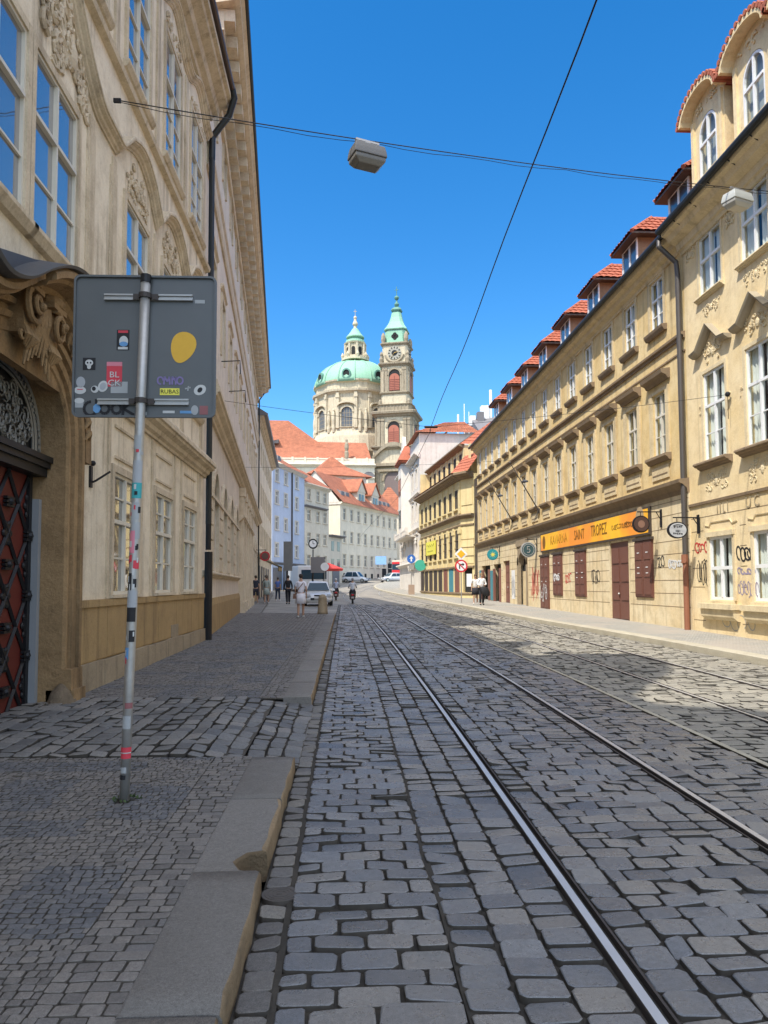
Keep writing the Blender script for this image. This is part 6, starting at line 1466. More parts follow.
# ------------------------------------------------------------------ the back of a traffic sign on its pole (foreground)
T_ = thing('traffic_sign', 'grey back of a big square sign on a stickered steel pole, left pavement', 'traffic sign')
PX, PY = -1.53, 5.3
top = (-1.44, 5.32, 3.88)
def pole_at(z): t = (z - .14)/(top[2] - .14); return (PX + (top[0] - PX)*t, PY + (top[1] - PY)*t, z)
g = MB(); g.smooth = True; g.tube([pole_at(z) for z in (.10, 1, 2, 3, 3.84)], .034, 16); g.smooth = False; po = g.build('pole', M['steel'], T_)
g = MB(); g.tube([pole_at(3.84), pole_at(3.9)], .038, 12); g.build('pole_cap', M['black_iron'], po)
g = MB(); g.tube([pole_at(.10), pole_at(.17)], [.05, .036], 12); g.build('pole_foot', M['rail_side'], po)
FS = Fr(-1.443, PY + .06, 1, -.012, -.012, -1)       # u to the right, d towards the viewer
def rrect(u0, u1, z0, z1, r_, n=5): return [(cx + r_*math.cos(a0 + PI/2*k/n), cz + r_*math.sin(a0 + PI/2*k/n)) for cx, cz, a0 in ((u1-r_, z0+r_, -PI/2), (u1-r_, z1-r_, 0), (u0+r_, z1-r_, PI/2), (u0+r_, z0+r_, PI)) for k in range(n+1)]
g = MB(FS); o_ = rrect(-.517, .507, 2.862, 3.908, .045); i_ = rrect(-.502, .492, 2.877, 3.893, .035)
g.prism(o_, -.003, 0)
for k in range(len(o_)):
    j = (k+1) % len(o_); g.quad((*o_[k][:1], .018, o_[k][1]), (*o_[j][:1], .018, o_[j][1]), (*i_[j][:1], .018, i_[j][1]), (*i_[k][:1], .018, i_[k][1])); g.quad((o_[k][0], .018, o_[k][1]), (o_[j][0], .018, o_[j][1]), (o_[j][0], 0, o_[j][1]), (o_[k][0], 0, o_[k][1])); g.quad((i_[k][0], .018, i_[k][1]), (i_[j][0], .018, i_[j][1]), (i_[j][0], 0, i_[j][1]), (i_[k][0], 0, i_[k][1]))
pn = g.build('sign_panel', M['sign_back'], T_)
g = MB(FS)
for z, a, b in ((3.745, -.30, .335), (2.975, -.335, .315)): g.box(a, b, 0, .012, z - .022, z + .022); g.box(a, b, .012, .024, z - .022, z - .010); g.box(a, b, .012, .024, z + .010, z + .022)
g.build('mounting_rail', C3('rail_grey', (.34, .33, .31), rough=.4, metal=.6), pn)
g = MB()
for z in (3.745, 2.975): x, y, _ = pole_at(z); g.tube([(x, y, z - .018), (x, y, z + .018)], .046, 12); g.box(x - .09, x + .09, y + .01, y + .05, z - .02, z + .02)
g.build('clamp', M['rail_side'], T_)
def sticker(name, pts, m, d=.002, par=pn, F=FS):
    g = MB(F); g.prism(pts, d - .0015, d); return g.build(name, m, par)
def sbox(u0, u1, z0, z1): return [(u0, z0), (u1, z0), (u1, z1), (u0, z1)]
def blob(u, z, a, b, n=22, sk=0, rot=0, egg=0):
    out = []
    for k in range(n):
        t = 2*PI*k/n; x, y = a*math.cos(t)*(1 + egg*math.sin(t)), b*math.sin(t)
        out.append((u + x*math.cos(rot) - y*math.sin(rot), z + x*math.sin(rot) + y*math.cos(rot)))
    return out
C3('st_yellow', (.66, .38, .045), var=.08, scale=20); C3('st_red', (.55, .05, .07)); C3('st_white', (.50, .50, .48)); C3('st_black', (.015, .015, .017)); C3('st_grey', (.34, .35, .36)); C3('st_lemon', (.72, .66, .10)); C3('st_teal', (.05, .32, .33)); C3('st_blue', (.12, .28, .5)); C3('st_purple', (.20, .16, .32))
RSg, NSg = (1, -.012, 0), (-.012, -1, 0)
def pt(px, py): return (-.512 + (px - 77)/140.*1.012, 3.908 - (py - 276)/140.*1.04)     # position on the panel from its measured layout
u, z = pt(184.5, 347); sticker('sticker', blob(u, z, .088, .118, 26, 0, -.30, .22), M['st_yellow'])
u, z = pt(172, 391); sticker('sticker', sbox(u - .07, u + .07, z - .024, z + .026), M['st_lemon']); text('lettering', 'RUBAS', .042, RSg, NSg, FS(u, .0025, z), M['st_black'], pn, 1.05, .0006)
u, z = pt(117, 372); sticker('sticker', sbox(u - .055, u + .055, z - .105, z + .07), M['st_red']); sticker('sticker', sbox(u - .055, u + .055, z + .045, z + .075), C3('st_pink', (.6, .2, .25)), .003)
for tx, dz_l in (('BL', .0), ('CK', -.06)): text('lettering', tx, .062, RSg, NSg, FS(u, .003, z + dz_l - .02), M['st_white'], pn, 1.1, .0006)
u, z = pt(125, 340); sticker('sticker', sbox(u - .045, u + .045, z - .075, z + .075), M['st_black']); sticker('sticker', blob(u + .005, z - .01, .032, .04), M['st_white'], .003); sticker('sticker', sbox(u - .035, u + .035, z + .052, z + .07), M['st_red'], .0035); sticker('sticker', sbox(u - .035, u + .035, z - .07, z - .052), M['st_white'], .0035); sticker('sticker', blob(u + .005, z - .03, .03, .018), M['st_blue'], .0042)
u, z = pt(92, 364); sticker('sticker', sbox(u - .045, u + .045, z - .045, z + .045), M['st_black']); sticker('sticker', blob(u, z + .008, .028, .024), M['st_white'], .003); sticker('sticker', blob(u, z - .022, .014, .016), M['st_white'], .003); [sticker('sticker', blob(u + e, z + .008, .007, .007, 8), M['st_black'], .004) for e in (-.011, .011)]
u, z = pt(84, 382); sticker('sticker', blob(u, z, .032, .04), M['st_grey']); u, z = pt(83.5, 390); sticker('sticker', blob(u, z, .042, .028), M['st_white']); sticker('sticker', sbox(u - .02, u + .02, z + .003, z + .009), M['st_red'], .003)
u, z = pt(106, 386); sticker('sticker', blob(u, z, .034, .042, 20, 0, -.4), M['st_white']); sticker('sticker', blob(u, z, .022, .028, 20, 0, -.4), M['st_grey'], .003); u, z = pt(98, 389); sticker('sticker', blob(u, z, .027, .026), M['st_white'], .0032); sticker('sticker', blob(u - .006, z + .004, .014, .016), M['st_black'], .004)
u, z = pt(122, 387); sticker('sticker', sbox(u - .06, u + .06, z - .042, z + .042), C3('st_silver', (.33, .34, .34)))
u, z = pt(202, 389); sticker('sticker', blob(u, z, .046, .036, 18, 0, .5), M['st_white']); sticker('sticker', blob(u, z, .022, .016, 12, 0, .9), M['st_black'], .003)
u, z = pt(201, 301); sticker('sticker', sbox(u - .036, u + .036, z - .013, z + .013), M['st_silver'])
u, z = pt(83, 403); sticker('sticker', sbox(u - .03, u + .03, z - .03, z + .02), M['st_silver']); sticker('sticker', blob(u, z + .02, .035, .02), M['st_white'], .003)
u, z = pt(99, 408); sticker('sticker', blob(u + .01, z, .028, .035, 7), M['st_blue'], .006)
u, z = pt(173, 411); sticker('sticker', sbox(u - .055, u + .03, z - .008, z + .010), M['st_white']); u, z = pt(188, 411); sticker('sticker', sbox(u - .04, u + .045, z - .01, z + .01), M['st_blue'], .003); u, z = pt(197, 409); sticker('sticker', blob(u, z, .026, .036), M['st_silver'], .0032); u, z = pt(206, 409); sticker('sticker', sbox(u - .03, u + .03, z - .032, z + .032), C3('st_dullred', (.26, .10, .10)))
u, z = pt(147, 413); sticker('sticker', sbox(u - .01, u + .02, z - .015, z + .015), M['st_silver'])
def brush(name, strokes, m, w=.010, d=.004, par=pn, F=FS):
    g = MB(F)
    for P in strokes:
        for (a, b), (c, e) in zip(P, P[1:]):
            L = math.hypot(c-a, e-b) or 1; nu, nz = -(e-b)/L*w, (c-a)/L*w
            g.quad((a+nu, d, b+nz), (c+nu, d, e+nz), (c-nu, d, e-nz), (a-nu, d, b-nz))
    return g.build(name, m, par, recalc=False)
def ringpts(u, z, a, b, a0=0, a1=2*PI, n=14): return [(u + a*math.cos(a0 + (a1-a0)*k/n), z + b*math.sin(a0 + (a1-a0)*k/n)) for k in range(n+1)]
u, z = pt(108, 408)
brush('graffiti_tag', [ringpts(u - .10, z, .045, .05, 1.5, 6.0) + [(u - .06, z + .07)], ringpts(u - .0, z, .033, .036), ringpts(u + .085, z, .033, .036), [(u + .14, z + .055), (u + .13, z - .05)], [(u + .20, z + .06), (u + .135, z + .0), (u + .21, z - .045)]], M['st_black'])
u, z = pt(171, 380); brush('graffiti_tag', [ringpts(u - .06, z, .02, .026, 0, 5), [(u - .035, z - .03), (u - .03, z + .03), (u - .01, z - .01), (u + .005, z + .03), (u + .008, z - .03)], [(u + .025, z - .03), (u + .025, z + .03), (u + .045, z + .0), (u + .05, z + .03), (u + .05, z - .03)], ringpts(u + .08, z, .022, .026)], M['st_purple'], .006)
u, z = pt(190, 388); brush('graffiti_tag', [[(u - .02, z), (u + .02, z + .01)], [(u, z - .015), (u + .005, z + .02)]], M['st_silver'], .005)
# stickers wrapped round the pole
R = random.Random(12)
def wrap(z0, z1, m, a0=-.95, a1=.95, r_=.0352, name='sticker'):
    g = MB(); n = 8; ids = []
    for z_ in (z0, z1):
        x, y, _ = pole_at(z_); ids.append([g.p(x + r_*math.sin(a0 + (a1-a0)*k/n), y - r_*math.cos(a0 + (a1-a0)*k/n), z_) for k in range(n+1)])
    for k in range(n): g.face((ids[0][k], ids[0][k+1], ids[1][k+1], ids[1][k]))
    return g.build(name, M[m], po, recalc=False)
for z0, h, m, a0, a1 in ((2.62, .10, 'st_silver', -1.1, .6), (2.38, .16, 'st_grey', -1.2, 1.2), (2.27, .11, 'st_teal', -1.4, 1.3), (2.12, .12, 'st_silver', -.9, .9), (1.98, .12, 'st_silver', -.6, 1.3), (1.88, .16, 'st_pink', -1.3, .2), (1.82, .05, 'st_red', -1.2, -.2), (1.77, .06, 'st_red', .1, 1.4), (1.62, .12, 'st_black', -1.0, -.1), (1.64, .06, 'st_black', .2, .9), (1.50, .12, 'st_grey', -1.2, 1.2), (1.40, .10, 'st_black', -1.0, 1.0), (1.425, .03, 'st_silver', -.6, .6), (1.26, .08, 'st_black', -.2, 1.0), (1.14, .08, 'st_blue', -1.2, -.1), (.80, .04, 'st_dullred', -.4, 1.2), (.66, .09, 'st_silver', -1.0, .9), (.50, .035, 'st_red', -1.4, 1.4), (.457, .035, 'st_red', -1.4, 1.4), (.494, .010, 'st_white', -1.4, 1.4), (.36, .04, 'st_silver', -.9, .4), (.315, .03, 'st_black', -1, .3)):
    wrap(z0, z0 + h, m, a0, a1, .0352 + R.uniform(0, .0012))
for k in range(26): z_ = R.uniform(1.1, 2.6); a = R.uniform(-1.3, .8); wrap(z_, z_ + R.uniform(.02, .05), R.choice(('st_black', 'st_white', 'st_red', 'st_silver')), a, a + R.uniform(.2, .6), .0372)
g = MB()
for k in range(10):
    a = R.uniform(0, 6.28); x, y = PX + .08*math.cos(a) + .02, PY + .07*math.sin(a)
    for j in range(4): b = R.uniform(0, 6.28); g.poly([(x, y, zg(5.3) + .125), (x + .02*math.cos(b), y + .02*math.sin(b), zg(5.3) + .15), (x + .025*math.cos(b + .5), y + .025*math.sin(b + .5), zg(5.3) + .138)])
tag(g.build('weed', plain('weed_green', (.05, .08, .025), .8), recalc=False), 'tuft of weeds at the foot of the steel sign pole', 'weed')

# ------------------------------------------------------------------ overhead wires and hanging lamps
def cable(P, sag, n=24):
    (a, b) = map(Vector, P); return [tuple(a.lerp(b, k/n) - Vector((0, 0, 4*sag*(k/n)*(1 - k/n)))) for k in range(n+1)]
w1 = cable(((-3.4, 11.0, 9.0), (9.95, 16.2, 10.75)), .12)
g = MB(); g.tube(w1, .009, 5); g.tube([tuple(Vector(q) - Vector((0, .01, .03 + .05*abs(math.sin(i*.9))))) for i, q in enumerate(w1)], .006, 4); g.box(-3.5, -3.39, 10.98, 11.02, 8.97, 9.03)
tag(g.build('span_wire', M['black_iron']), 'black span wire carrying the two hanging street lamps between the houses', 'wire')
def wire_pt(px_frac): i = px_frac*24; k = int(i); return Vector(w1[k]).lerp(Vector(w1[min(k+1, 24)]), i - k)
def lamp(label, pos, rz, dark):
    t = thing('street_lamp', label, 'street lamp', tuple(pos), rz, 'lamps hung from the span wire')
    g = MB(); g.loft([rect for rect in [[(x*sx, y*sy, z) for x, y in ((-1, -1), (1, -1), (1, 1), (-1, 1))] for sx, sy, z in ((.20, .11, -.10), (.27, .16, -.13), (.29, .18, -.22), (.30, .19, -.30), (.30, .19, -.33))]]); g.build('housing', C3('lamp_grey' if dark else 'lamp_pale', (.10, .10, .10) if dark else (.40, .41, .38), rough=.5), t, bevel=.012)
    g = MB(); g.loft([[(x*sx, y*sy, z) for x, y in ((-1, -1), (1, -1), (1, 1), (-1, 1))] for sx, sy, z in ((.285, .175, -.33), (.28, .17, -.40), (.20, .12, -.48))]); g.build('glass_bowl', C3('lamp_glass_dark', (.15, .145, .13), rough=.3) if dark else C3('lamp_glass', (.36, .35, .31), rough=.3), t, bevel=.015)
    g = MB(); g.box(-.22, .22, -.03, .03, -.035, .0); g.box(-.05, .05, -.03, .03, -.10, -.03); g.build('hanger', M['steel'], t)
    return t
# each lamp hangs from the wire where the photograph's street shows it
lamp('dark grey lamp hanging from the span wire over mid street, against the sky', wire_pt(.284) + Vector((0, 0, -.01)), math.atan2(5.2, 13.35), True)
lamp('pale lamp hanging from the span wire before the buff house', wire_pt(.918) + Vector((0, 0, -.01)), math.atan2(5.2, 13.35), False)
g = MB(); g.tube([(1.62 + .05*math.sin(k*.2) + k*.040, 1.0 + 1.1*k, 5.85 + .04*math.cos(k*.9)) for k in range(18)] + [(2.36, 20, 5.9), (2.55, 36, 5.9), (1.9, 52, 6.0), (1.4, 70, 6.2), (2.2, 92, 6.8), (8, 116, 8)], .0075, 5)
tag(g.build('contact_wire', M['black_iron']), 'tram contact wire running up the street above the near track', 'wire')
g = MB(); w2 = cable(((-3.9, 22.0, 7.2), (2.36, 20, 5.98)), .03, 10) + cable(((2.36, 20, 5.98), (9.97, 18.4, 6.55)), .05, 10)[1:]
g.tube(w2, .006, 4); x = w2[10]; g.tube([(x[0] - .18, x[1], x[2]), (x[0] + .18, x[1], x[2])], .035, 6); g.ball((9.9, 18.4, 6.55), .07, 8, 5); g.tube([(9.9, 18.4, 6.55), (9.9, 18.4, 5.9)], .01, 4)
tag(g.build('span_wire', M['black_iron']), 'thin span wire with an insulator holding up the tram contact wire', 'wire')
g = MB(); g.tube(cable(((-5.0, 36, 7.4), (9.95, 39, 8.4)), .15), .007, 4); tag(g.build('span_wire', M['black_iron']), 'thin farther span wire crossing in front of the ochre house', 'wire')

# ------------------------------------------------------------------ small street furniture
def post_sign(label, x, y, h, build, cat='traffic sign', base=None):
    t = thing('road_sign', label, cat, (x, y, base if base is not None else zg(y) + .15)); g = MB(); g.tube([(0, 0, 0), (0, 0, h)], .035, 8); g.build('pole', M['steel'], t); build(t); return t
C3('sg_red', (.55, .03, .04)); C3('sg_white', (.75, .75, .74)); C3('sg_blue', (.03, .13, .45)); C3('sg_yellow', (.80, .42, .02)); C3('sg_green', (.06, .40, .28))
F0 = Fr(0, 0, 1, 0, 0, -1)
def s_prio(t):
    g = MB(F0)
    for q, d, m in ((.42, .05, 'sg_white'), (.26, .065, 'sg_yellow')):
        g = MB(F0); g.prism([(-q, 3.05), (0, 3.05 - q), (q, 3.05), (0, 3.05 + q)], d - .015, d); g.build('sign_plate', M[m], t)
    g = MB(F0); g.disc(0, 2.3, .40, .40, .04, .055, 24); g.build('sign_plate', M['sg_red'], t); g = MB(F0); g.disc(0, 2.3, .30, .30, .05, .062, 24); o = g.build('sign_face', M['sg_white'], t)
    g = MB(F0); g.box(-.14, -.07, .062, .068, 2.12, 2.42); g.box(-.14, .1, .062, .068, 2.36, 2.43); g.prism([(.08, 2.28), (.2, 2.395), (.08, 2.51)], .062, .068); g.build('arrow', M['st_black'], o); g = MB(F0); g.prism([(-.25, 2.5), (-.2, 2.55), (.25, 2.1), (.2, 2.05)], .069, .072); g.build('bar', M['sg_red'], o)
post_sign('yellow diamond sign above a red ringed no turn sign, on the right pavement', 7.24, 45.9, 3.4, s_prio)
def s_one(t):
    g = MB(F0); g.disc(0, 3.45, .42, .42, .04, .06, 24); o = g.build('sign_plate', M['sg_blue'], t); g = MB(F0); g.box(-.07, .07, .06, .066, 3.2, 3.5); g.prism([(-.18, 3.48), (.18, 3.48), (0, 3.72)], .06, .066); g.build('arrow', M['sg_white'], o)
    g = MB(F0); g.box(-.28, .28, -.28, .28, 0, .95); g.build('base_box', C3('box_tan', (.36, .26, .19)), t); g = MB(F0); g.box(-.25, .25, .0, .06, 2.4, 2.9); g.build('sign_plate', M['steel'], t)
post_sign('round blue arrow sign on a post with a tan base box, before the white house', 6.42, 71.6, 3.7, s_one)
t = thing('pharmacy_sign', 'round green sign hanging by the yellow corner house shopfronts', 'sign', (7.42, 72.8, zg(72)))
g = MB(F0); g.disc(0, 3.0, .55, .55, -.08, .08, 20); g.build('sign_board', M['sg_green'], t); g = MB(); g.tube([(0, 0, 3.2), (.7, .1, 3.3)], .03, 5); g.build('bracket', M['black_iron'], t)
# bollard
t = thing('bollard', 'squat weathered stone bollard at the end of the kerb in front of the white car', 'bollard', (-1.0, 33.0, zg(33) + .12))
g = MB(); g.smooth = True; g.lathe([(.24, 0), (.22, .1), (.19, .55), (.18, .62), (.19, .66), (.17, .78), (.10, .85), (.01, .87)], 12); g.build('shaft', M['plinth_stone'], t)
# street clock
t = thing('street_clock', 'white faced street clock on a dark post, in front of the grey house', 'clock', (-3.55, 82, zg(82)))
g = MB(); g.tube([(0, 0, 0), (0, 0, 4.9)], [.10, .06], 8); g.build('post', M['black_iron'], t); g = MB(F0); g.disc(0, 5.5, .52, .56, -.2, .2, 24); o = g.build('clock_case', M['black_iron'], t)
g = MB(F0); g.disc(0, 5.5, .40, .40, .2, .22, 24); o2 = g.build('clock_face', M['sg_white'], o); g = MB(F0); g.box(-.03, .03, .22, .235, 5.5, 5.8); g.box(0, .2, .22, .235, 5.47, 5.53); g.build('clock_hand', M['st_black'], o)
t = thing('notice_board', 'dark double notice board on posts below the street clock', 'notice board', (-2.95, 80, zg(80))); g = MB(F0); g.box(-.75, .75, -.05, .05, 2.3, 4.0); g.build('board', M['slate'], t); g = MB(F0)
for u in (-.6, .6): g.tube([(u, 0, 0), (u, 0, 2.4)], .05, 6)
g.build('post', M['black_iron'], t)
# tall grey cabinet post by the left house front
t = thing('sign_post', 'tall weathered grey signboard post among the walkers on the left', 'signboard', (-4.0, 52, zg(52) + .1)); g = MB(F0); g.box(-.3, .3, -.12, .12, 2.15, 4.2); g.build('board', C3('board_grey', (.17, .17, .165)), t); g = MB(F0); g.tube([(-.05, 0, 0), (-.05, 0, 2.2)], .07, 6); g.build('post', M['black_iron'], t)
def wall_sign(label, x, y, z, r_, m):
    t = thing('hanging_sign', label, 'sign', (x, y, z)); g = MB(F0); g.disc(0, 0, r_, r_, -.04, .04, 22); g.build('sign_board', M[m], t); g = MB(F0); g.disc(0, 0, r_*.72, r_*.72, .04, .05, 22); g.build('sign_face', C3('sign_plum', (.16, .09, .07)), t); g = MB(); g.tube([(-1.3, 0, r_ + .1), (.1, 0, r_ + .1)], .025, 5); g.tube([(0, 0, r_), (0, 0, r_ + .1)], .02, 5); g.build('bracket', M['black_iron'], t)
wall_sign('round dull red shop sign hanging from the shaded house fronts on the left', -6.02, 56, 3.85, .37, 'sg_red')
t = thing('awning', 'dark striped shop awning tilted out from the left house front', 'awning', (-6.2, 61, 3.0)); g = MB(); g.loft([[(-.9, -1.6, .9), (-.9, 1.6, .9), (.9, 1.6, .1), (.9, -1.6, .1)], [(-.9, -1.6, 1.0), (-.9, 1.6, 1.0), (.9, 1.6, .22), (.9, -1.6, .22)]]); g.box(.84, .9, -1.6, 1.6, -.2, .2); g.build('canopy', C3('awning_brown', (.13, .10, .05)), t); g = MB(); [g.box(.905, .92, -1.5 + k*.8, -1.1 + k*.8, -.16, .12) for k in range(4)]; g.build('stripe', C3('awning_tan', (.40, .26, .08)), t)
t = thing('market_umbrella', 'red cafe parasol beside the white bus at the end of the street', 'umbrella', (-1.9, 83, zg(83))); g = MB(); g.loft([[(1.6*math.cos(2*PI*k/8), 1.6*math.sin(2*PI*k/8), 2.5) for k in range(8)], [(1.7*math.cos(2*PI*k/8), 1.7*math.sin(2*PI*k/8), 2.75) for k in range(8)], [(.05*math.cos(2*PI*k/8), .05*math.sin(2*PI*k/8), 3.4) for k in range(8)]]); g.build('canopy', C3('parasol_red', (.55, .05, .04)), t); g = MB(); g.tube([(0, 0, 0), (0, 0, 3.3)], .04, 6); g.build('pole', M['steel'], t)
t = thing('road_sign', 'light blue rectangular road sign before the cream house', 'traffic sign', (5.6, 116, zg(116))); g = MB(F0); g.box(-.85, .85, .03, .08, 2.9, 4.2); g.build('sign_plate', C3('sg_sky', (.25, .45, .75)), t); g = MB(); g.tube([(0, 0, 0), (0, 0, 3.2)], .05, 6); g.build('pole', M['steel'], t)
t = thing('road_sign', 'round sign seen from behind on a thin post by the parked cars on the left', 'traffic sign', (-1.7, 62, zg(62))); g = MB(F0); g.disc(0, 2.7, .35, .35, .03, .05, 18); g.build('sign_plate', M['sg_white'], t); g = MB(); g.tube([(0, 0, 0), (0, 0, 3)], .035, 6); g.build('pole', M['steel'], t)

# ------------------------------------------------------------------ vehicles
M['car_glass'] = plain('car_glass', (.022, .05, .075), .12, spec=.25); M['tyre'] = plain('tyre', (.015, .015, .015), .85); M['chrome'] = plain('chrome', (.6, .6, .6), .25, 1)
def carpaint(name, col):
    m = plain(name, col, .35, var=.02); m.node_tree.nodes['Principled BSDF'].inputs['Coat Weight'].default_value = .6; return m
M['car_white'] = carpaint('car_white', (.62, .63, .64)); M['car_silver'] = carpaint('car_silver', (.50, .51, .53))
def car(label, loc, rz, L=4.1, W=1.72, H=1.48, hatch=True, m='car_white', group=None):
    """front towards -Y; body lofted from side stations"""
    t = thing('car', label, 'car', loc, rz, group); hw = W/2; y0, y1 = -L/2, L/2
    st = [(0, .30, .50, .80), (.03, .22, .62, .93), (.12, .2, .72, .97), (.27, .2, .86, 1.0), (.5, .2, .90, 1.0), (.78, .2, .92, 1.0), (.94, .24, .90, .97), (1, .36, .80, .88)]
    g = MB(); g.smooth = True; R_g = []
    for f_, zb, zt, k in st:
        y = y0 + L*f_; w_ = hw*k
        R_g.append([(-w_*.80, y, zb), (-w_*.97, y, zb + .1), (-w_, y, zb + (zt-zb)*.45), (-w_*.96, y, zt - .09), (-w_*.82, y, zt), (0, y, zt + .03), (w_*.82, y, zt), (w_*.96, y, zt - .09), (w_, y, zb + (zt-zb)*.45), (w_*.97, y, zb + .1), (w_*.80, y, zb)])
    g.loft(R_g)
    cab = [(.27, .86, .90, .86), (.42, H - .06, .72, .70), (.55, H, .70, .69), (.80 if hatch else .70, H - .05, .69, .70), (.97 if hatch else .86, .92, .86, .84)]
    R_g = []
    for f_, z, k, kb in cab:
        y = y0 + L*f_; R_g.append([(-hw*.90, y, .84), (-hw*k, y, max(.86, z - .06)), (-hw*k*.86, y, max(.88, z)), (0, y, max(.9, z + .015)), (hw*k*.86, y, max(.88, z)), (hw*k, y, max(.86, z - .06)), (hw*.90, y, .84)])
    g.loft(R_g); g.smooth = False
    g.build('body', M[m], t)
    def pane(name, pts):
        q = MB(); q.poly(pts); n = 0; o = q.build(name, M['car_glass'], t, recalc=False); return o
    ya, yb = y0 + L*.285, y0 + L*.415; e = .02
    pane('windscreen', [(-hw*.80, ya - .09, .95), (hw*.80, ya - .09, .95), (hw*.60, yb - .07, H - .10), (-hw*.60, yb - .07, H - .10)])
    yc, yd = y0 + L*(.815 if hatch else .715), y0 + L*(.945 if hatch else .84)
    pane('rear_window', [(-hw*.60, yc + e, H - .14), (hw*.60, yc + e, H - .14), (hw*.74, yd + e, 1.0), (-hw*.74, yd + e, 1.0)])
    for s in (-1, 1):
        pane('side_window', [(s*(hw*.895), y0 + L*.34, .93), (s*(hw*.895), y0 + L*.56, .93), (s*(hw*.745), y0 + L*.55, H - .10), (s*(hw*.755), y0 + L*.43, H - .12)])
        pane('side_window', [(s*(hw*.895), y0 + L*.58, .93), (s*(hw*.885), y0 + L*(.85 if hatch else .78), .95), (s*(hw*.745), y0 + L*(.78 if hatch else .70), H - .12), (s*(hw*.745), y0 + L*.57, H - .10)])
        for f_ in (.19, .80):
            y = y0 + L*f_; Fw = Fr(s*(hw - .09), y, 0, 1, s, 0); q = MB(Fw); q.disc(0, .31, .31, .31, -.09, .10, 20); o = q.build('wheel', M['tyre'], t); q = MB(Fw); q.disc(0, .31, .20, .20, .10, .115, 12); q.build('rim', M['chrome'], o)
        q = MB(); q.box(s*hw*.72 - .16, s*hw*.72 + .16, y0 - .012, y0 + .2, .58, .72, (.05, .05)); q.build('headlight', C3('lamp_lens', (.30, .31, .32), rough=.3), t)
        q = MB(); q.box(s*hw*.78 - .10, s*hw*.78 + .10, y1 - .12, y1 + .012, .72, .95, (.02, .03)); q.build('tail_light', M['sg_red'], t)
        q = MB(); q.box(s*(hw + .09) - .09, s*(hw + .09) + .09, y0 + L*.31, y0 + L*.31 + .1, .93, 1.06, (.02, .02)); q.build('mirror', M[m], t)
    q = MB(); q.box(-hw*.55, hw*.55, y0 - .015, y0 + .06, .36, .50); q.box(-hw*.3, hw*.3, y0 - .012, y0 + .05, .60, .68); o = q.build('grille', M['tyre'], t)
    for y, z in ((y0 - .03, .45), (y1 + .0, .62)): q = MB(); q.box(-.26, .26, y - .005, y + .03, z - .055, z + .055); q.build('number_plate', M['paint_grey'], t)
    return t
C1 = car('white hatchback parked facing the viewer behind the stone bollard', (-1.75, 47.5, zg(47.5)), .06, 4.0, 1.76, 1.52)
car('white high bodied car before the cream house, left of the two', (1.7, 118, zg(118)), math.radians(68), 4.5, 1.9, 1.75)
car('white estate car by the bend before the cream house, right of the two', (7.6, 119, zg(119)), math.radians(-62), 4.6, 1.85, 1.5, m='car_silver')
# bus behind the clock
t = thing('bus', 'white bus with dark windows half hidden behind the parked hatchback', 'bus', (-3.9, 88, zg(88)), .25)
g = MB(); g.box(-1.9, 1.9, -1, 8, .35, 3.1); g.build('body', M['car_white'], t, bevel=.12); g = MB(); g.box(-1.5, 1.5, -1.03, -.99, 1.5, 2.6); g.build('windscreen', M['car_glass'], t); g = MB(); g.box(1.88, 1.93, -.5, 7.5, 1.5, 2.5); g.build('side_window', M['car_glass'], t)
for s in (-1, 1):
    for y in (.8, 6): q = MB(Fr(s*1.75, y, 0, 1, s, 0)); q.disc(0, .45, .45, .45, -.1, .17, 16); q.build('wheel', M['tyre'], t)
# red tram at the bend
t = thing('tram', 'red and cream tram just showing at the bend beside the white house', 'tram', (9.6, 127, zg(127)), math.radians(-40))
g = MB(); g.box(-1.2, 1.2, -1, 12, .4, 1.6); g.box(-1.2, 1.2, -1, 12, 2.6, 3.0); g.build('body', M['sg_red'], t, bevel=.05); g = MB(); g.box(-1.17, 1.17, -.97, 11.9, 1.6, 2.6); o = g.build('window_band', M['car_glass'], t); g = MB(); g.box(-1.19, 1.19, -.99, 11.95, 3.0, 3.3); g.build('roof', M['cream_paint'], t); g = MB(); [g.box(-.9, .9, y, y + 1.6, .02, .45) for y in (.5, 8)]; g.build('bogie', M['tyre'], t)

# ------------------------------------------------------------------ people
def skin_mesh(V, E, Rr, sub=2):
    me = bpy.data.meshes.new('tmp'); me.from_pydata(V, E, []); o = bpy.data.objects.new('tmp', me); COL.objects.link(o)
    sm = o.modifiers.new('s', 'SKIN'); sm.use_smooth_shade = True
    for i, d in enumerate(me.skin_vertices[0].data): r_ = Rr[i]; d.radius = (r_, r_) if not isinstance(r_, tuple) else r_; d.use_root = (i == 0)
    if sub: o.modifiers.new('d', 'SUBSURF').levels = sub
    dg = bpy.context.evaluated_depsgraph_get(); dg.update(); out = bpy.data.meshes.new_from_object(o.evaluated_get(dg)); bpy.data.objects.remove(o); bpy.data.meshes.remove(me); return out
def chain(parts):
    """parts: list of (points, radii, parent index or None); returns arrays"""
    V, E, R_ = [], [], []
    for pts, rad, par in parts:
        prev = par
        for p, r_ in zip(pts, rad):
            V.append(p); R_.append(r_)
            if prev is not None: E.append((prev, len(V) - 1))
            prev = len(V) - 1
    return V, E, R_
SKIN = plain('skin', (.42, .25, .17), .6, var=.05)
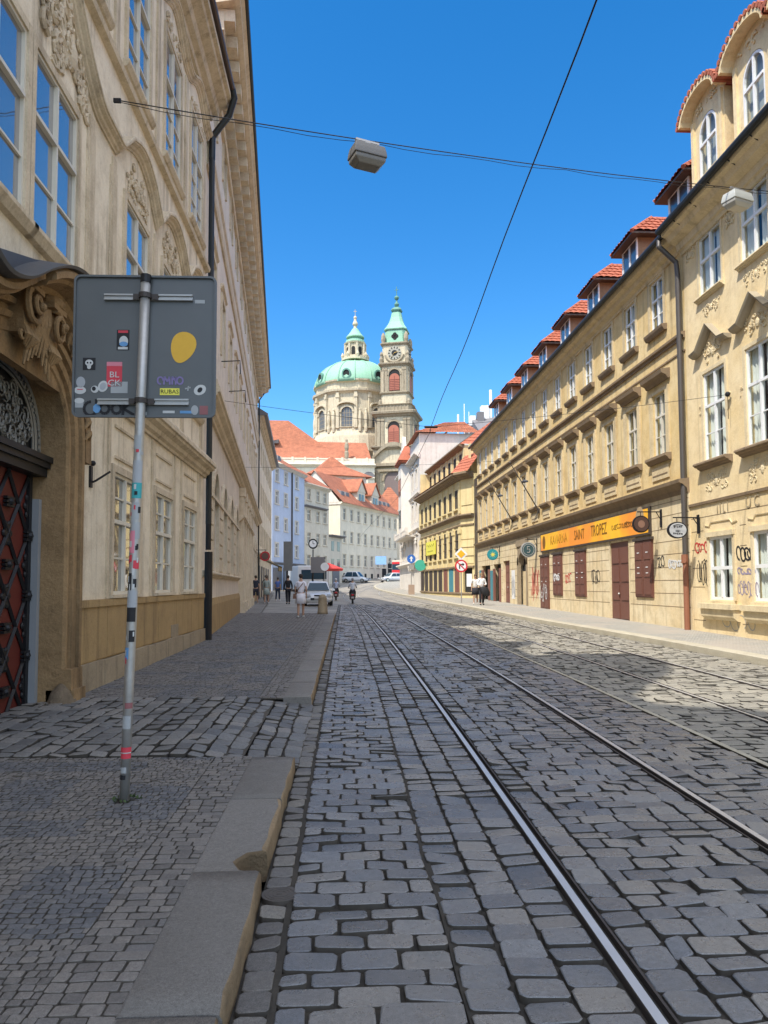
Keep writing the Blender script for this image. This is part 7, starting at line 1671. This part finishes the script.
def person(label, loc, rz, top=(.6, .6, .6), bottom=(.05, .05, .06), hair=(.03, .02, .015), h=1.72, stride=.18, shorts=False, skirt=False, sleeves=False, bag=None, arms='walk', sit=False, group=None, hairlong=False, shoe=(.6, .6, .58)):
    """faces +Y; origin between the feet"""
    t = thing('person', label, 'person', loc, rz, group); k = h/1.72
    S = lambda P: [tuple(c*k for c in p) for p in P]
    hip = .93 if not sit else .80
    if sit: legs = [[(s*.10, .02, hip), (s*.16, .40, hip - .04), (s*.15, .40, hip - .44), (s*.15, .52, hip - .48)] for s in (-1, 1)]
    else: legs = [[(s*.095, 0, hip - .05), (s*.10, s*stride*.35 + .04, .50), (s*.10, s*stride*.75 - .03, .10), (s*.11, s*stride*.75 + .10, .035)] for s in (-1, 1)]
    sh = hip + .50
    if arms == 'walk': arm = [[(s*.17, 0, sh), (s*.23, -s*stride*.4 - .03, sh - .28), (s*.23, -s*stride*.7 + .08, sh - .52)] for s in (-1, 1)]
    elif arms == 'bars': arm = [[(s*.17, 0, sh), (s*.25, .18, sh - .22), (s*.27, .42, sh - .26)] for s in (-1, 1)]
    else: arm = [[(s*.17, 0, sh), (s*.25, .02, sh - .27), (s*.12, .22, sh - .30)] for s in (-1, 1)]
    parts = [(S([(0, 0, hip), (0, -.01, hip + .18), (0, 0, hip + .36), (0, 0, sh + .03), (0, .01, sh + .12), (0, .025, sh + .22), (0, .02, sh + .32)]), [(.15*k, .11*k), (.13*k, .095*k), (.155*k, .11*k), (.10*k, .075*k), .05*k, (.075*k, .09*k), (.07*k, .085*k)], None)]
    parts.append((S([(0, .125, sh + .225)]), [.014*k], 5))
    off = 8
    for l in legs: parts.append((S(l), [.085*k, .06*k, .042*k, .035*k], 0)); off += 4
    for i, a in enumerate(arm):
        d = Vector(a[2]) - Vector(a[1]); d.normalize(); hand = Vector(a[2]) + d*.07
        parts.append((S(a) + S([tuple(hand)]), [.05*k, .038*k, .026*k, (.036*k, .018*k)], 3)); wr = off + 3; off += 4
        side = Vector((1, 0, 0)) if abs(d.x) < .7 else Vector((0, 1, 0))
        for j in range(4):
            b = hand + side*(j - 1.5)*.018; L_ = (.06, .075, .07, .055)[j]; parts.append((S([tuple(b + d*.03), tuple(b + d*L_ + Vector((0, .012, 0)))]), [.0085*k, .007*k], wr)); off += 2
        parts.append((S([tuple(Vector(a[2]) + d*.03 + Vector((0, .035, 0))), tuple(Vector(a[2]) + d*.07 + Vector((0, .055, 0)))]), [.010*k, .008*k], wr)); off += 2
    me = skin_mesh(*chain(parts), 1); me.materials.clear(); me.materials.append(SKIN); link('body', me, t)
    # top
    e = 1.13
    tp = [(S([(0, 0, hip + .02), (0, -.01, hip + .18), (0, 0, hip + .36), (0, 0, sh + .035)]), [(.165*k, .125*k), (.15*k, .115*k), (.172*k, .125*k), (.12*k, .09*k)], None)]
    for a in arm:
        q = [a[0], tuple(Vector(a[0]).lerp(Vector(a[1]), .62))] if not sleeves else a
        tp.append((S(q), [.066*k, .056*k, .04*k][:len(q)], 3))
    me = skin_mesh(*chain(tp), 1); me.materials.clear(); me.materials.append(C3('cloth_%d' % (hash(top) % 99991), top, rough=.9)); link('shirt', me, t)
    mb_ = C3('cloth_%d' % (hash(bottom) % 99991), bottom, rough=.9)
    if skirt:
        g = MB(); g.smooth = True; g.loft([[(a*k*math.cos(2*PI*j/14), b*k*math.sin(2*PI*j/14), z*k) for j in range(14)] for a, b, z in ((.17, .125, hip + .06), (.20, .15, hip - .1), (.235, .185, hip - .36), (.22, .17, hip - .36), (.17, .12, hip - .1))]); g.build('skirt', mb_, t)
    else:
        tp = [(S([(0, 0, hip)]), [(.165*k, .13*k)], None)]
        for l in legs:
            q = l[:3] if not shorts else [l[0], l[1]]
            tp.append((S(q), [.105*k, .082*k, .066*k][:len(q)], 0))
        me = skin_mesh(*chain(tp), 1); me.materials.clear(); me.materials.append(mb_); link('shorts' if shorts else 'trousers', me, t)
    g = MB(); g.smooth = True
    g.ball((0, .005*k, (sh + .285)*k), .098*k, 10, 7, .92, 1.02, 1.05)
    if hairlong: g.ball((0, -.07*k, (sh + .14)*k), .09*k, 8, 6, .9, .6, 1.5)
    g.build('hair', C3('hair_%d' % (hash(hair) % 9973), hair, rough=.6), t)
    for s, l in zip((-1, 1), legs):
        g = MB(); g.smooth = True; x, y, z = [c*k for c in l[3]]; g.ball((x, y - .05*k, z + .01*k), .06*k, 8, 5, .8, 2.1, .75); g.build('shoe', C3('shoe_%d' % (hash(shoe) % 9973), shoe), t)
        g = MB(); g.ball((s*.034*k, .098*k, (sh + .245)*k), .011*k, 6, 4); g.build('eye', M['st_black'], t)
    if bag:
        g = MB(); P = [(-.20*k, .02, (hip + .02)*k), (-.10*k, -.14*k, (hip + .25)*k), (.08*k, -.12*k, (sh - .02)*k), (.13*k, 0, (sh + .06)*k)]; g.tube(P, .016, 5); g.build('bag_strap', C3('bag_col', bag), t); g = MB(); g.box(-.33*k, -.19*k, -.08, .12, (hip - .16)*k, (hip + .04)*k, (.02, .02)); g.build('shoulder_bag', M['bag_col'], t)
    return t
zp = lambda y: zg(y) + .13
person('person in white shirt and skirt with a brown shoulder bag, on the left pavement', (-1.78, 29.9, zp(29.9)), .05, (.72, .70, .76), (.70, .68, .72), h=1.66, skirt=True, bag=(.16, .08, .05), stride=.14)
person('person in a loose grey green dress walking away beside the left wall', (-5.05, 48.0, zp(48)-.02), 0, (.30, .34, .31), (.32, .36, .33), hair=(.10, .07, .05), h=1.70, skirt=True, sleeves=True)
person('person in dark top and shorts, walking closest to the left wall', (-5.65, 47.2, zp(47)-.02), 0, (.03, .035, .05), (.03, .03, .045), shorts=True, h=1.72)
person('person in black shirt and grey trousers, walking ahead of the grey green dress', (-5.35, 50.5, zp(50)-.02), .1, (.02, .02, .022), (.05, .05, .06), h=1.76)
person('person all in black standing by the grey signboard post', (-3.75, 49.0, zp(49)-.1), .3, (.02, .02, .024), (.016, .016, .02), h=1.8, sleeves=True, shoe=(.03, .03, .03))
person('person in a blue top farther along the left footway', (-5.15, 57, zp(57)-.1), -.2, (.10, .16, .42), (.03, .04, .07), h=1.7)
person('person in white shirt and black trousers carrying a coat, on the right pavement', (7.72, 41.6, zg(41.6) + .16), PI + .1, (.74, .74, .73), (.02, .02, .024), hair=(.22, .14, .07), h=1.74, sleeves=True, arms='hold', shoe=(.02, .02, .02), stride=.12)
person('person in black skirt and pale top, close behind the one with the coat', (7.65, 43.2, zg(43) + .16), PI - .2, (.6, .58, .55), (.025, .025, .03), hair=(.08, .05, .03), h=1.68, skirt=True, hairlong=True)
t = thing('coat', 'dark coat draped over the arm of the walker in the white shirt', 'coat', (7.80, 41.36, zg(41.6) + 1.0)); g = MB(); g.smooth = True; g.loft([[(a*math.cos(2*PI*j/10) + ox, b*math.sin(2*PI*j/10), z) for j in range(10)] for a, b, z, ox in ((.10, .06, .20, 0), (.22, .10, .12, .03), (.26, .09, -.1, .08), (.20, .07, -.28, .14), (.08, .04, -.34, .18))]); g.build('cloth', M['st_black'], t)
def scooter(label, loc, rz, col):
    t = thing('scooter', label, 'scooter', loc, rz)
    for y, nm in ((-.62, 'wheel'), (.62, 'wheel')):
        q = MB(Fr(0, y, 0, 1, 1, 0)); q.disc(0, .25, .25, .25, -.06, .06, 18); o = q.build('wheel', M['tyre'], t); q = MB(Fr(0, y, 0, 1, 1, 0)); q.disc(0, .25, .14, .14, -.065, .065, 12); q.build('rim', M['chrome'], o)
    g = MB(); g.smooth = True; g.loft([[(a*math.cos(2*PI*j/10), y, z + b*math.sin(2*PI*j/10)) for j in range(10)] for y, z, a, b in ((-.92, .62, .05, .04), (-.8, .58, .15, .14), (-.45, .55, .19, .19), (-.1, .45, .16, .15), (.05, .3, .2, .06), (.38, .3, .2, .06))]); g.loft([[(x, y, z) for x, y, z in ((-a, yy, zz), (a, yy, zz), (a*.9, yy + .06, zz), (-a*.9, yy + .06, zz))] for a, yy, zz in ((.18, .40, .28), (.21, .47, .6), (.12, .42, .98))]); g.smooth = False; g.build('body', C3('scoot_%d' % (hash(col) % 997), col, rough=.35), t)
    g = MB(); g.box(-.14, .14, -.75, .0, .72, .80, (.03, .05)); g.build('saddle', M['tyre'], t); g = MB(); g.tube([(0, .62, .25), (0, .42, 1.02)], .03, 6); g.tube([(-.32, .36, 1.05), (0, .42, 1.02), (.32, .36, 1.05)], .018, 6); g.build('handlebar', M['black_iron'], t)
    g = MB(); g.box(-.08, .08, -.94, -.9, .56, .64); g.build('tail_light', M['sg_red'], t); g = MB(); g.box(-.09, .09, -.93, -.915, .36, .48); g.build('number_plate', M['paint_grey'], t); return t
for x, y, s, hair, lab, tp_ in ((.50, 50.5, 'black scooter ridden away up the street, the nearer of the two', (.20, .20, .21), 'person in a pale shirt and helmet riding the nearer scooter', (.55, .57, .62)), (-.72, 58.5, 'dark red scooter ridden away up the street, the farther of the two', (.5, .5, .5), 'person in a light blue shirt riding the farther scooter', (.36, .40, .52))):
    scooter(s, (x, y, zg(y)), 0, (.015, .015, .017) if x > 0 else (.12, .03, .03))
    person(lab, (x, y - .42, zg(y) + .03), 0, tp_, (.03, .03, .04), hair=hair, h=1.74, sit=True, arms='bars', sleeves=True, shoe=(.03, .03, .03))
# ------------------------------------------------------------------ put each thing's Empty at its base
bpy.context.view_layer.update()
for o in list(bpy.data.objects):
    if o.parent is None and o.type == 'EMPTY' and o.location.length < 1e-6:
        ch = [c for c in bpy.data.objects if c.parent == o]
        P = [v.co for c in ch for v in c.data.vertices]
        if not P: continue
        b = Vector(((min(p.x for p in P) + max(p.x for p in P))/2, (min(p.y for p in P) + max(p.y for p in P))/2, min(p.z for p in P)))
        o.location = b
        for c in ch: c.location = -b
